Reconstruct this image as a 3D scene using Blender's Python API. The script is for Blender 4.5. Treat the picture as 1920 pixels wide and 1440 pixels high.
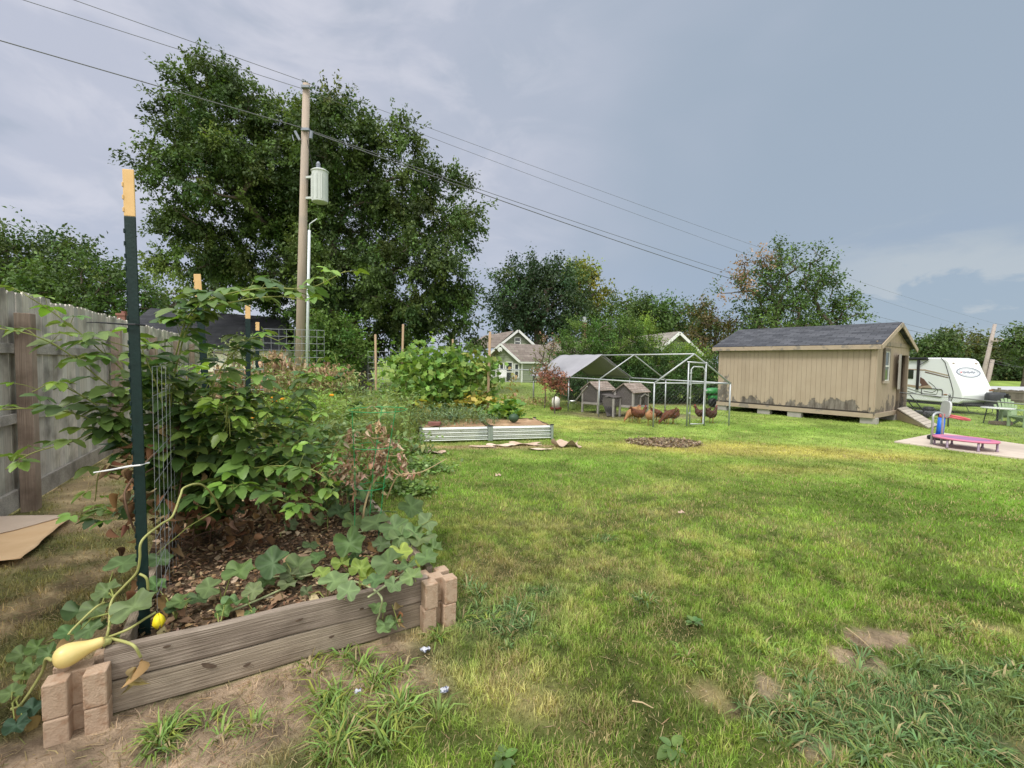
import bpy, math, random
import numpy as np
from mathutils import Vector, Matrix

for _o in list(bpy.data.objects):
    bpy.data.objects.remove(_o, do_unlink=True)
random.seed(11)
rng = np.random.default_rng(11)
SC = bpy.context.scene
COL = SC.collection
R = math.radians
Z = Vector((0, 0, 1))

# ------------------------------------------------------------------ camera
EYE, F = 1.6, 850.0                      # eye height (m), focal length in pixels of the 1920 px frame
PITCH, ROLL = R(2.7), R(0.9)
MC = Matrix.Rotation(math.pi / 2 - PITCH, 3, 'X') @ Matrix.Rotation(ROLL, 3, 'Z')
cd = bpy.data.cameras.new("camera"); cam = bpy.data.objects.new("camera", cd); COL.objects.link(cam)
cam.matrix_world = Matrix.Translation((0, 0, EYE)) @ MC.to_4x4()
cd.sensor_fit = 'HORIZONTAL'; cd.sensor_width = 36.0; cd.lens = F / 1920 * 36
cd.clip_start = 0.05; cd.clip_end = 3000
SC.camera = cam

# ------------------------------------------------------------------ world, sun, exposure
SUN_EL, SUN_AZ = R(54), R(218)           # azimuth clockwise from +Y
SC.view_settings.view_transform = 'Standard'
SC.view_settings.look = 'None'
SC.view_settings.gamma = 1.0
SC.view_settings.exposure = 0.62
SKY_TOP, SKY_BACK = 2.3, 1.9             # brightening added to the unseen cloud overhead / behind the camera
W = bpy.data.worlds.new("World"); SC.world = W; W.use_nodes = True
def build_world():
    nt = W.node_tree; N = nt.nodes; L = nt.links; N.clear()
    def n(t, **k):
        x = N.new(t)
        for a, b in k.items(): setattr(x, a, b)
        return x
    def math_(op, a, b=None, c=None, clamp=False):
        m = n('ShaderNodeMath', operation=op, use_clamp=clamp)
        for i, v in enumerate((a, b, c)):
            if v is None: continue
            if hasattr(v, 'is_output'): L.new(v, m.inputs[i])
            else: m.inputs[i].default_value = v
        return m.outputs[0]
    def smooth(x, a, b):
        m = n('ShaderNodeMapRange', interpolation_type='SMOOTHSTEP'); L.new(x, m.inputs[0])
        m.inputs[1].default_value = a; m.inputs[2].default_value = b
        return m.outputs[0]
    def mixc(f, a, b, mode='MIX'):
        m = n('ShaderNodeMix', data_type='RGBA', blend_type=mode)
        for s, v in ((0, f), (6, a), (7, b)):
            if hasattr(v, 'is_output'): L.new(v, m.inputs[s])
            else: m.inputs[s].default_value = v if s == 0 else (*v, 1)
        return m.outputs[2]
    tc = n('ShaderNodeTexCoord'); sep = n('ShaderNodeSeparateXYZ'); L.new(tc.outputs['Generated'], sep.inputs[0])
    x, y, z = sep.outputs
    def noise(scale, sx, sy, sz, detail=5, rough=.55, off=(0, 0, 0), dist=0.0):
        mp = n('ShaderNodeMapping'); L.new(tc.outputs['Generated'], mp.inputs[0])
        mp.inputs['Scale'].default_value = (sx, sy, sz); mp.inputs['Location'].default_value = off
        t = n('ShaderNodeTexNoise'); L.new(mp.outputs[0], t.inputs['Vector'])
        t.inputs['Scale'].default_value = scale; t.inputs['Detail'].default_value = detail
        t.inputs['Roughness'].default_value = rough; t.inputs['Distortion'].default_value = dist
        return t.outputs['Fac']
    big = noise(2.1, 1, 1, 1.7, 3, .5, (3.1, 0.4, 1.3), .4)
    fine = noise(4.6, 1, 1, 2.4, 6, .55, (0.2, 5.0, 2.2), .5)
    # pale lavender cloud to the left, steel blue to the right
    side = math_('ADD', x, math_('MULTIPLY', math_('SUBTRACT', big, .5), .9))
    base = mixc(smooth(side, -.42, .52), (.430, .455, .540), (.290, .352, .430))
    low = smooth(math_('ADD', z, math_('MULTIPLY', math_('SUBTRACT', fine, .5), .25)), .30, .03)
    base = mixc(math_('MULTIPLY', low, .40), base, (.262, .335, .470))
    streak = smooth(fine, .44, .66)
    lft = smooth(x, .28, -.25)
    base = mixc(math_('MULTIPLY', math_('MULTIPLY', streak, lft), .55), base, (.585, .588, .650))
    dark = smooth(noise(3.0, 1, 1, 2.2, 5, .55, (7.7, 1.0, 0.2), .6), .52, .72)
    base = mixc(math_('MULTIPLY', math_('MULTIPLY', dark, lft), .6), base, (.300, .350, .430))
    # cream bank of cumulus low on the right
    cum = noise(5.2, 1, 1, 3.0, 7, .55, (1.2, 3.3, 8.1), .4)
    band = math_('MULTIPLY', smooth(x, .42, .66), smooth(math_('ADD', z, math_('MULTIPLY', math_('SUBTRACT', cum, .5), .22)), .24, .15))
    base = mixc(math_('MULTIPLY', band, .55), base, (.465, .495, .500))
    under = math_('MULTIPLY', band, smooth(math_('ADD', z, math_('MULTIPLY', math_('SUBTRACT', cum, .5), .34)), .13, .105))
    base = mixc(math_('MULTIPLY', under, .7), base, (.245, .325, .420))
    hz = math_('MULTIPLY', smooth(z, .075, .02), smooth(x, .3, .6))
    base = mixc(math_('MULTIPLY', hz, .7), base, (.440, .495, .515))
    # unseen cloud overhead and behind the camera, brightened to light the yard
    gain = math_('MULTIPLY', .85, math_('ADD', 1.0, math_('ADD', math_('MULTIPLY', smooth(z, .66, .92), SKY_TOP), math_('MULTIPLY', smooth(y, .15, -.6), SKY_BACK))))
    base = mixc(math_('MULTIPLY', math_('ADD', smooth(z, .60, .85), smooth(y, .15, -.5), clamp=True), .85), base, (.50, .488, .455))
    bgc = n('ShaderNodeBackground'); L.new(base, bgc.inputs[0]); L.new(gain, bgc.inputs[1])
    sky = n('ShaderNodeTexSky', sky_type='NISHITA', sun_disc=False, sun_elevation=SUN_EL, sun_rotation=SUN_AZ)
    bgs = n('ShaderNodeBackground'); L.new(sky.outputs[0], bgs.inputs[0]); bgs.inputs[1].default_value = 0.06
    mx = n('ShaderNodeMixShader'); mx.inputs[0].default_value = .9
    L.new(bgs.outputs[0], mx.inputs[1]); L.new(bgc.outputs[0], mx.inputs[2])
    o = n('ShaderNodeOutputWorld'); L.new(mx.outputs[0], o.inputs[0])
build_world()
sl = bpy.data.lights.new("sun", 'SUN'); sl.energy = 1.5; sl.angle = R(13); sl.color = (1, .955, .89)
sun = bpy.data.objects.new("sun", sl); COL.objects.link(sun)
_sd = Vector((math.sin(SUN_AZ) * math.cos(SUN_EL), math.cos(SUN_AZ) * math.cos(SUN_EL), math.sin(SUN_EL)))
sun.rotation_euler = _sd.to_track_quat('Z', 'Y').to_euler()
sun.location = (0, -10, 30)

# ------------------------------------------------------------------ from photograph pixels to places
E0 = Vector((0, 0, EYE))
def ray(px, py): return MC @ Vector(((px - 960) / F, (720 - py) / F, -1))
def P(px, py, z=0.0):
    d = ray(px, py); return E0 + d * ((z - EYE) / d.z)
def D(px, py, Y):
    d = ray(px, py); return E0 + d * (Y / d.y)
def V3(*a): return Vector(a)

# ------------------------------------------------------------------ numpy noise
def _h(ix, iy, s):
    n = (ix.astype(np.int64) * 374761393 + iy.astype(np.int64) * 668265263 + s * 974711) & 0x7fffffff
    n = ((n ^ (n >> 13)) * 1274126177) & 0x7fffffff
    return ((n ^ (n >> 16)) & 0xffff) / 65535.0
def vnoise(x, y, s=0, oct=4, freq=1.0):
    t = np.zeros_like(x, dtype=float); a = .5; tot = 0
    for o in range(oct):
        fx = x * freq + 17.3 * o; fy = y * freq - 9.1 * o
        ix = np.floor(fx); iy = np.floor(fy); u = fx - ix; v = fy - iy
        u = u * u * (3 - 2 * u); v = v * v * (3 - 2 * v)
        k = s + o * 31
        t += a * ((_h(ix, iy, k) * (1 - u) + _h(ix + 1, iy, k) * u) * (1 - v) + (_h(ix, iy + 1, k) * (1 - u) + _h(ix + 1, iy + 1, k) * u) * v)
        tot += a; a *= .5; freq *= 2.03
    return t / tot
def sstep(a, b, x):
    t = np.clip((x - a) / (b - a), 0, 1); return t * t * (3 - 2 * t)
def norm(a): return a / np.maximum(np.linalg.norm(a, axis=-1, keepdims=True), 1e-9)

# ------------------------------------------------------------------ materials
MATS = {}
def _nodes(name):
    m = bpy.data.materials.new(name); m.use_nodes = True
    nt = m.node_tree; b = nt.nodes['Principled BSDF']
    return m, nt, nt.nodes, nt.links, b
def mat(name, c1, c2=None, scale=6.0, rough=.7, metal=0.0, bump=0.0, stretch=(1, 1, 1), lo=.3, hi=.7, spec=.3, c3=None, s3=1.5, t3=(.52, .68), bscale=None, tint=True, coat=0.0):
    if name in MATS: return MATS[name]
    m, nt, N, L, b = _nodes(name)
    c2 = c2 or tuple(x * .8 for x in c1)
    tc = N.new('ShaderNodeTexCoord'); mp = N.new('ShaderNodeMapping'); mp.inputs['Scale'].default_value = stretch
    L.new(tc.outputs['Object'], mp.inputs[0])
    t = N.new('ShaderNodeTexNoise'); t.inputs['Scale'].default_value = scale; t.inputs['Detail'].default_value = 7; t.inputs['Roughness'].default_value = .62
    L.new(mp.outputs[0], t.inputs['Vector'])
    r = N.new('ShaderNodeValToRGB'); r.color_ramp.elements[0].position = lo; r.color_ramp.elements[1].position = hi
    r.color_ramp.elements[0].color = (*c1, 1); r.color_ramp.elements[1].color = (*c2, 1); L.new(t.outputs['Fac'], r.inputs[0])
    out = r.outputs[0]
    if c3:
        t2 = N.new('ShaderNodeTexNoise'); t2.inputs['Scale'].default_value = s3; t2.inputs['Detail'].default_value = 6
        L.new(tc.outputs['Object'], t2.inputs['Vector'])
        mr = N.new('ShaderNodeMapRange'); mr.inputs[1].default_value, mr.inputs[2].default_value = t3; L.new(t2.outputs['Fac'], mr.inputs[0])
        mx = N.new('ShaderNodeMix'); mx.data_type = 'RGBA'; L.new(mr.outputs[0], mx.inputs[0]); L.new(out, mx.inputs[6]); mx.inputs[7].default_value = (*c3, 1)
        out = mx.outputs[2]
    if tint:
        at = N.new('ShaderNodeAttribute'); at.attribute_name = 'tint'
        mx = N.new('ShaderNodeMix'); mx.data_type = 'RGBA'; mx.blend_type = 'MULTIPLY'; mx.inputs[0].default_value = 1
        L.new(out, mx.inputs[6]); L.new(at.outputs['Color'], mx.inputs[7]); out = mx.outputs[2]
    L.new(out, b.inputs['Base Color'])
    b.inputs['Roughness'].default_value = rough; b.inputs['Metallic'].default_value = metal
    b.inputs['Specular IOR Level'].default_value = spec; b.inputs['Coat Weight'].default_value = coat
    if bump:
        bp = N.new('ShaderNodeBump'); bp.inputs['Strength'].default_value = bump; bp.inputs['Distance'].default_value = .02
        t3_ = N.new('ShaderNodeTexNoise'); t3_.inputs['Scale'].default_value = bscale or scale * 2.5; t3_.inputs['Detail'].default_value = 6
        L.new(mp.outputs[0], t3_.inputs['Vector']); L.new(t3_.outputs['Fac'], bp.inputs['Height']); L.new(bp.outputs[0], b.inputs['Normal'])
    MATS[name] = m; return m
def leafmat(name, trans=.28, rough=.5, spec=.35, vein=0.0):
    """colour comes from the per-leaf attribute 'tint'"""
    if name in MATS: return MATS[name]
    m, nt, N, L, b = _nodes(name)
    at = N.new('ShaderNodeAttribute'); at.attribute_name = 'tint'
    tc = N.new('ShaderNodeTexCoord'); t = N.new('ShaderNodeTexNoise'); t.inputs['Scale'].default_value = 22; t.inputs['Detail'].default_value = 4
    L.new(tc.outputs['Object'], t.inputs['Vector'])
    mr = N.new('ShaderNodeMapRange'); mr.inputs[3].default_value = .72; mr.inputs[4].default_value = 1.28; L.new(t.outputs['Fac'], mr.inputs[0])
    vm = N.new('ShaderNodeVectorMath'); vm.operation = 'SCALE'; L.new(at.outputs['Color'], vm.inputs[0]); L.new(mr.outputs[0], vm.inputs['Scale'])
    L.new(vm.outputs[0], b.inputs['Base Color']); b.inputs['Roughness'].default_value = rough; b.inputs['Specular IOR Level'].default_value = spec
    tr = N.new('ShaderNodeBsdfTranslucent')
    v2 = N.new('ShaderNodeVectorMath'); v2.operation = 'MULTIPLY'; L.new(vm.outputs[0], v2.inputs[0]); v2.inputs[1].default_value = (1.5, 1.45, .7)
    L.new(v2.outputs[0], tr.inputs[0])
    mx = N.new('ShaderNodeMixShader'); mx.inputs[0].default_value = trans; L.new(b.outputs[0], mx.inputs[1]); L.new(tr.outputs[0], mx.inputs[2])
    L.new(mx.outputs[0], N['Material Output'].inputs[0])
    MATS[name] = m; return m
def shingles(name, c1, c2, bw=.3, bh=.14):
    if name in MATS: return MATS[name]
    m, nt, N, L, b = _nodes(name)
    uv = N.new('ShaderNodeUVMap'); br = N.new('ShaderNodeTexBrick')
    L.new(uv.outputs[0], br.inputs[0]); br.inputs['Scale'].default_value = 1; br.inputs['Brick Width'].default_value = bw; br.inputs['Row Height'].default_value = bh
    br.inputs['Mortar Size'].default_value = .006; br.inputs['Color1'].default_value = (*c1, 1); br.inputs['Color2'].default_value = (*c2, 1)
    br.inputs['Mortar'].default_value = (*[x * .35 for x in c1], 1); br.inputs['Bias'].default_value = .1
    t = N.new('ShaderNodeTexNoise'); t.inputs['Scale'].default_value = 2.2; t.inputs['Detail'].default_value = 8; L.new(uv.outputs[0], t.inputs['Vector'])
    mr = N.new('ShaderNodeMapRange'); mr.inputs[3].default_value = .6; mr.inputs[4].default_value = 1.4; L.new(t.outputs['Fac'], mr.inputs[0])
    vm = N.new('ShaderNodeVectorMath'); vm.operation = 'SCALE'; L.new(br.outputs['Color'], vm.inputs[0]); L.new(mr.outputs[0], vm.inputs['Scale'])
    L.new(vm.outputs[0], b.inputs['Base Color']); b.inputs['Roughness'].default_value = .85; b.inputs['Specular IOR Level'].default_value = .25
    bp = N.new('ShaderNodeBump'); bp.inputs['Strength'].default_value = .5; bp.inputs['Distance'].default_value = .02
    L.new(br.outputs['Fac'], bp.inputs['Height']); bp.invert = True; L.new(bp.outputs[0], b.inputs['Normal'])
    MATS[name] = m; return m
def peeling(name, paint, paint2, bare, bare2, height=.55, spots=()):
    """old paint coming off towards the foot of a wall; local z of the thing is the height"""
    if name in MATS: return MATS[name]
    m, nt, N, L, b = _nodes(name)
    tc = N.new('ShaderNodeTexCoord'); sp = N.new('ShaderNodeSeparateXYZ'); L.new(tc.outputs['Object'], sp.inputs[0])
    def noise(scale, st):
        mp = N.new('ShaderNodeMapping'); mp.inputs['Scale'].default_value = st; L.new(tc.outputs['Object'], mp.inputs[0])
        t = N.new('ShaderNodeTexNoise'); t.inputs['Scale'].default_value = scale; t.inputs['Detail'].default_value = 7; t.inputs['Roughness'].default_value = .65
        L.new(mp.outputs[0], t.inputs[0]); return t.outputs['Fac']
    def ramp(f, a, c, lo, hi):
        r = N.new('ShaderNodeValToRGB'); r.color_ramp.elements[0].position = lo; r.color_ramp.elements[1].position = hi
        r.color_ramp.elements[0].color = (*a, 1); r.color_ramp.elements[1].color = (*c, 1); L.new(f, r.inputs[0]); return r.outputs[0]
    pc = ramp(noise(2.4, (1, 1, .6)), paint, paint2, .3, .7)
    bc = ramp(noise(7, (1, 1, .3)), bare, bare2, .35, .65)
    lowm = N.new('ShaderNodeMapRange'); lowm.inputs[1].default_value = height + .15; lowm.inputs[2].default_value = .12
    lowm.inputs[3].default_value = -.13; lowm.inputs[4].default_value = .24; L.new(sp.outputs[2], lowm.inputs[0])
    ad = N.new('ShaderNodeMath'); ad.operation = 'ADD'; L.new(noise(2.6, (1.3, 1.3, .7)), ad.inputs[0]); L.new(lowm.outputs[0], ad.inputs[1])
    for c_, r_ in spots:             # worn places of the wall itself, as (point, reach)
        vd_ = N.new('ShaderNodeVectorMath'); vd_.operation = 'DISTANCE'; L.new(tc.outputs['Object'], vd_.inputs[0]); vd_.inputs[1].default_value = c_
        sm = N.new('ShaderNodeMapRange'); sm.inputs[1].default_value = 0; sm.inputs[2].default_value = r_; sm.inputs[3].default_value = .20; sm.inputs[4].default_value = 0; L.new(vd_.outputs['Value'], sm.inputs[0])
        a2 = N.new('ShaderNodeMath'); a2.operation = 'ADD'; L.new(ad.outputs[0], a2.inputs[0]); L.new(sm.outputs[0], a2.inputs[1]); ad = a2
    mk = N.new('ShaderNodeMapRange'); mk.inputs[1].default_value = .565; mk.inputs[2].default_value = .60; L.new(ad.outputs[0], mk.inputs[0])
    mx = N.new('ShaderNodeMix'); mx.data_type = 'RGBA'; L.new(mk.outputs[0], mx.inputs[0]); L.new(pc, mx.inputs[6]); L.new(bc, mx.inputs[7])
    at = N.new('ShaderNodeAttribute'); at.attribute_name = 'tint'
    m2 = N.new('ShaderNodeMix'); m2.data_type = 'RGBA'; m2.blend_type = 'MULTIPLY'; m2.inputs[0].default_value = 1
    L.new(mx.outputs[2], m2.inputs[6]); L.new(at.outputs['Color'], m2.inputs[7]); L.new(m2.outputs[2], b.inputs['Base Color'])
    b.inputs['Roughness'].default_value = .8; b.inputs['Specular IOR Level'].default_value = .25
    bp = N.new('ShaderNodeBump'); bp.inputs['Strength'].default_value = .35; bp.inputs['Distance'].default_value = .02
    L.new(mk.outputs[0], bp.inputs['Height']); bp.invert = True; L.new(bp.outputs[0], b.inputs['Normal'])
    MATS[name] = m; return m
def glass(name, c=(.02, .03, .035)):
    if name in MATS: return MATS[name]
    m, nt, N, L, b = _nodes(name)
    b.inputs['Base Color'].default_value = (*c, 1); b.inputs['Roughness'].default_value = .08; b.inputs['Specular IOR Level'].default_value = .6
    MATS[name] = m; return m

# ------------------------------------------------------------------ mesh collecting
class MB:
    def __init__(s): s.v = []; s.f = []; s.t = []; s.uv = {}
    def add(s, vs, fs, tint=1.0):
        k = len(s.v); s.v += [tuple(x) for x in vs]; s.f += [tuple(i + k for i in f) for f in fs]
        tt = (tint,) * 3 if isinstance(tint, (int, float)) else tuple(tint)
        s.t += [tt] * len(vs); return s
    def box(s, c, size, Rm=None, tint=1.0, taper=1.0):
        c = Vector(c); hx, hy, hz = (a / 2 for a in size); vs = []
        for z_ in (-1, 1):
            k = taper if z_ > 0 else 1.0
            for x_, y_ in ((-1, -1), (1, -1), (1, 1), (-1, 1)):
                p = Vector((x_ * hx * k, y_ * hy * k, z_ * hz)); vs.append(c + (Rm @ p if Rm else p))
        return s.add(vs, [(3, 2, 1, 0), (4, 5, 6, 7), (0, 1, 5, 4), (1, 2, 6, 5), (2, 3, 7, 6), (3, 0, 4, 7)], tint)
    def beam(s, p0, p1, w, h, up=Z, tint=1.0):
        p0 = Vector(p0); p1 = Vector(p1); d = p1 - p0; L_ = d.length; y = d / L_
        x = y.cross(Vector(up)); x = x.normalized() if x.length > 1e-6 else Vector((1, 0, 0)); z = x.cross(y)
        return s.box((p0 + p1) / 2, (w, L_, h), Matrix((x, y, z)).transposed(), tint)
    def tube(s, pts, r, n=6, tint=1.0, caps=True):
        pts = [Vector(p) for p in pts]; m = len(pts); rs = [r] * m if isinstance(r, (int, float)) else list(r)
        vs = []; fs = []; prev = None
        for i, p in enumerate(pts):
            d = (pts[min(i + 1, m - 1)] - pts[max(i - 1, 0)])
            d = d.normalized() if d.length > 1e-9 else Vector((0, 0, 1))
            if prev is None:
                a = d.cross(Z if abs(d.z) < .9 else Vector((1, 0, 0))).normalized()
            else:
                a = (prev - d * prev.dot(d)); a = a.normalized() if a.length > 1e-6 else d.cross(Z).normalized()
            prev = a; b = d.cross(a)
            for k in range(n):
                an = 2 * math.pi * k / n; vs.append(p + (a * math.cos(an) + b * math.sin(an)) * rs[i])
        for i in range(m - 1):
            for k in range(n):
                fs.append((i * n + k, i * n + (k + 1) % n, (i + 1) * n + (k + 1) % n, (i + 1) * n + k))
        if caps: fs.append(tuple(range(n - 1, -1, -1))); fs.append(tuple((m - 1) * n + k for k in range(n)))
        return s.add(vs, fs, tint)
    def lathe(s, prof, c=(0, 0, 0), n=20, Rm=None, sx=1.0, sy=1.0, tint=1.0):
        c = Vector(c); vs = []; fs = []
        for r, z_ in prof:
            for k in range(n):
                an = 2 * math.pi * k / n; p = Vector((r * math.cos(an) * sx, r * math.sin(an) * sy, z_)); vs.append(c + (Rm @ p if Rm else p))
        m = len(prof)
        for i in range(m - 1):
            for k in range(n):
                fs.append((i * n + k, i * n + (k + 1) % n, (i + 1) * n + (k + 1) % n, (i + 1) * n + k))
        fs.append(tuple(range(n - 1, -1, -1))); fs.append(tuple((m - 1) * n + k for k in range(n)))
        return s.add(vs, fs, tint)
    def prism(s, poly, o, u, v, w, tint=1.0):
        """polygon in the frame o,u,v pushed along the vector w"""
        o = Vector(o); u = Vector(u); v = Vector(v); w = Vector(w); n = len(poly)
        a = [o + u * x + v * y for x, y in poly]; vs = a + [p + w for p in a]
        fs = [tuple(range(n - 1, -1, -1)), tuple(range(n, 2 * n))] + [(i, (i + 1) % n, n + (i + 1) % n, n + i) for i in range(n)]
        return s.add(vs, fs, tint)
    def slab(s, a, b, c, d, th, tint=1.0, uv=True):
        """roof slope a-b along the eave, c-d along the ridge; th = thickness below"""
        a, b, c, d = map(Vector, (a, b, c, d)); nrm = (b - a).cross(d - a).normalized()
        if nrm.z < 0: nrm = -nrm
        k = len(s.f); lo = [p - nrm * th for p in (a, b, c, d)]
        s.add([a, b, c, d] + lo, [(0, 1, 2, 3), (7, 6, 5, 4), (0, 4, 5, 1), (1, 5, 6, 2), (2, 6, 7, 3), (3, 7, 4, 0)], tint)
        e = (b - a).normalized(); g = (d - a) - e * (d - a).dot(e); g.normalize()
        s.uv[k] = [((p - a).dot(e), (p - a).dot(g)) for p in (a, b, c, d)]
        return s
    def build(s, name, m, smooth=False, bev=0.0, inv=None, seg=2):
        me = bpy.data.meshes.new(name)
        vs = [inv @ Vector(p) for p in s.v] if inv else s.v
        me.from_pydata(vs, [], s.f)
        at = me.attributes.new('tint', 'FLOAT_COLOR', 'POINT')
        at.data.foreach_set('color', np.array([(*t, 1) for t in s.t], dtype=np.float32).ravel())
        if s.uv:
            ul = me.uv_layers.new(name='UVMap')
            for fi, uvs in s.uv.items():
                pl = me.polygons[fi]
                for j, li in enumerate(pl.loop_indices): ul.data[li].uv = uvs[j]
        if m: me.materials.append(m)
        if smooth: me.shade_smooth()
        o = bpy.data.objects.new(name, me); COL.objects.link(o)
        if bev:
            b = o.modifiers.new('bevel', 'BEVEL'); b.width = bev; b.segments = seg; b.limit_method = 'ANGLE'; b.angle_limit = R(40)
        return o

INV = {}
def tag(o, label=None, cat=None, group=None, kind=None):
    for k, v in (('label', label), ('category', cat), ('group', group), ('kind', kind)):
        if v: o[k] = v
    return o
def thing(name, label, cat, loc=(0, 0, 0), rz=0.0, group=None):
    o = bpy.data.objects.new(name, None); COL.objects.link(o); o.empty_display_size = .1
    o.location = loc; o.rotation_euler = (0, 0, rz)
    INV[o.name] = (Matrix.Translation(Vector(loc)) @ Matrix.Rotation(rz, 4, 'Z')).inverted()
    return tag(o, label, cat, group)
def part(name, mb, m, root, smooth=False, bev=0.0, local=False, label=None, seg=2):
    key = root.name if root.name in INV else None
    inv = None if local else (INV[key] if key else (INV[root.parent.name] if root.parent and root.parent.name in INV else None))
    o = mb.build(name, m, smooth, bev, inv, seg); o.parent = root
    if label: o['label'] = label
    return o
def solo(name, mb, m, label, cat, group=None, smooth=False, bev=0.0, kind=None):
    vs = np.array(mb.v); c = Vector((float(vs[:, 0].mean()), float(vs[:, 1].mean()), float(vs[:, 2].min())))
    o = mb.build(name, m, smooth, bev, Matrix.Translation(c).inverted()); o.location = c
    return tag(o, label, cat, group, kind)
def dup(root, loc, rz=0.0, label=None, group=None, scale=1.0):
    r = root.copy(); COL.objects.link(r); r.location = loc; r.rotation_euler = (0, 0, rz); r.scale = (scale,) * 3
    if label: r['label'] = label
    if group: r['group'] = group
    for ch in list(root.children):
        c = ch.copy(); COL.objects.link(c); c.parent = r
        for g in list(ch.children):
            d = g.copy(); COL.objects.link(d); d.parent = c
    return r

# ------------------------------------------------------------------ many small faces at once
def npmesh(name, V, Fc, tint, m, root=None, smooth=False):
    """V (n,3), Fc (f,k) indices, tint (n,3)"""
    V = np.asarray(V, dtype=np.float64)
    if root is not None and root.name in INV:
        M_ = np.array(INV[root.name]); V = V @ M_[:3, :3].T + M_[:3, 3]
    me = bpy.data.meshes.new(name); f, k = Fc.shape
    me.vertices.add(len(V)); me.vertices.foreach_set('co', V.astype(np.float32).ravel())
    me.loops.add(f * k); me.loops.foreach_set('vertex_index', Fc.astype(np.int32).ravel())
    me.polygons.add(f); me.polygons.foreach_set('loop_start', np.arange(0, f * k, k, dtype=np.int32))
    me.update(calc_edges=True)
    at = me.attributes.new('tint', 'FLOAT_COLOR', 'POINT')
    c4 = np.ones((len(V), 4), dtype=np.float32); c4[:, :3] = tint; at.data.foreach_set('color', c4.ravel())
    me.materials.append(m)
    if smooth: me.shade_smooth()
    o = bpy.data.objects.new(name, me); COL.objects.link(o)
    if root is not None: o.parent = root
    return o
def frames(axis, nrm):
    a = norm(axis); x = np.cross(a, nrm); bad = np.linalg.norm(x, axis=1) < 1e-4; x[bad] = (1, 0, 0); x = norm(x)
    return np.stack([x, a, np.cross(x, a)], axis=2)
def spread(T, TF, pos, fr, sc, tint, tvar=None):
    """one copy of template T/TF per position"""
    n = len(pos); k = len(T); sc = np.asarray(sc, dtype=float); sc = sc[:, None] if sc.ndim == 1 else sc
    tv = T[None, :, :] * sc[:, None, :] if sc.shape[1] == 3 else T[None] * sc[:, :, None]
    V = np.einsum('nkj,nij->nki', tv, fr) + pos[:, None, :]
    Fc = (TF[None] + (np.arange(n) * k)[:, None, None]).reshape(-1, TF.shape[1])
    C = np.repeat(tint[:, None, :], k, axis=1)
    if tvar is not None: C = C * tvar[None, :, None]
    return V.reshape(-1, 3), Fc, C.reshape(-1, 3)
def join(parts_):
    Vs, Fs, Cs = [], [], []; k = 0
    for V_, F_, C_ in parts_:
        Vs.append(V_); Fs.append(F_ + k); Cs.append(C_); k += len(V_)
    return np.concatenate(Vs), np.concatenate(Fs), np.concatenate(Cs)
# leaf templates: y along the leaf, z the normal, unit length
LEAF = (np.array([(0, 0, 0), (.27, .42, .07), (0, 1, -.12), (-.27, .42, .07), (0, .5, -.0)], float), np.array([(0, 1, 2, 4), (0, 4, 2, 3)]))
def long_leaf(rows=7, w=.3, fold=.10, bend=.22, teeth=.0):
    vs = []; fs = []
    for i in range(rows + 1):
        t = i / rows; ww = w * (math.sin(math.pi * min(t * .9 + .04, 1) ** .8) ** .9) * (1 + (teeth if i % 2 else -teeth))
        if i == rows: ww = .004
        zc = -bend * t * t
        vs += [(-ww, t, zc + fold * ww / w), (0, t + (.02 if i < rows else 0), zc), (ww, t, zc + fold * ww / w)]
    for i in range(rows):
        a = i * 3; fs += [(a, a + 1, a + 4, a + 3), (a + 1, a + 2, a + 5, a + 4)]
    return np.array(vs, float), np.array(fs)
def palm_leaf(lobes=5, depth=.30, n=35, cup=.14, wave=.05, notch=.75):
    """squash or maple like leaf: stalk joins at the origin, blade reaches +y"""
    c = (0, .42, 0); vs = [c]; fs = []
    ths = [R(-90) + 2 * math.pi * (k + .5) / n for k in range(n)]
    for ring in (.5, 1.0):
        for th in ths:
            e = (1 - depth) + depth * abs(math.cos((th - R(90)) * lobes / 2)) ** .7
            d = abs(((th - R(-90) + math.pi) % (2 * math.pi)) - math.pi)
            e *= 1 - notch * math.exp(-(d / .28) ** 2)
            r_ = .56 * e * ring
            vs.append((r_ * math.cos(th) * 1.05, .42 + r_ * math.sin(th), cup * ring ** 2 * .5 * (1 if ring < 1 else .8) + wave * ring * math.cos(th * lobes)))
    for k in range(n):
        k2 = (k + 1) % n
        fs.append((0, 0, 1 + k, 1 + k2)); fs.append((1 + k, 1 + n + k, 1 + n + k2, 1 + k2))
    return np.array(vs, float), fs
def split_palm(t):
    """triangles for everything: the fan in the middle has no fourth corner"""
    V_, fs = t; out = []
    for f in fs:
        if f[0] == f[1]: out.append((f[0], f[2], f[3]))
        else: out.append((f[0], f[1], f[2])); out.append((f[0], f[2], f[3]))
    return V_, np.array(out)
LONG = long_leaf(); BRAMBLE = long_leaf(8, .29, .09, .20, .07); SLIM = long_leaf(4, .13, .04, .3); GOURD = split_palm(palm_leaf(wave=.07)); GOURD_T = np.array([1.3] + [1.34 if abs(math.cos((2 * math.pi * (k + .5) / 35 - math.pi) * 5 / 2)) > .955 else .93 for k in range(35)] * 2); MAPLE = split_palm(palm_leaf(5, .5, 25, .1, .02, .3))
CURL = long_leaf(6, .3, .45, .8)
def rand_unit(n): return norm(rng.normal(size=(n, 3)))
def tints(cols, n, var=.22):
    cols = np.array(cols, float); c = cols[rng.integers(0, len(cols), n)]
    return c * (1 + var * rng.normal(size=(n, 1)).clip(-1.6, 1.6)) * (1 + .06 * rng.normal(size=(n, 3)))
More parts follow.
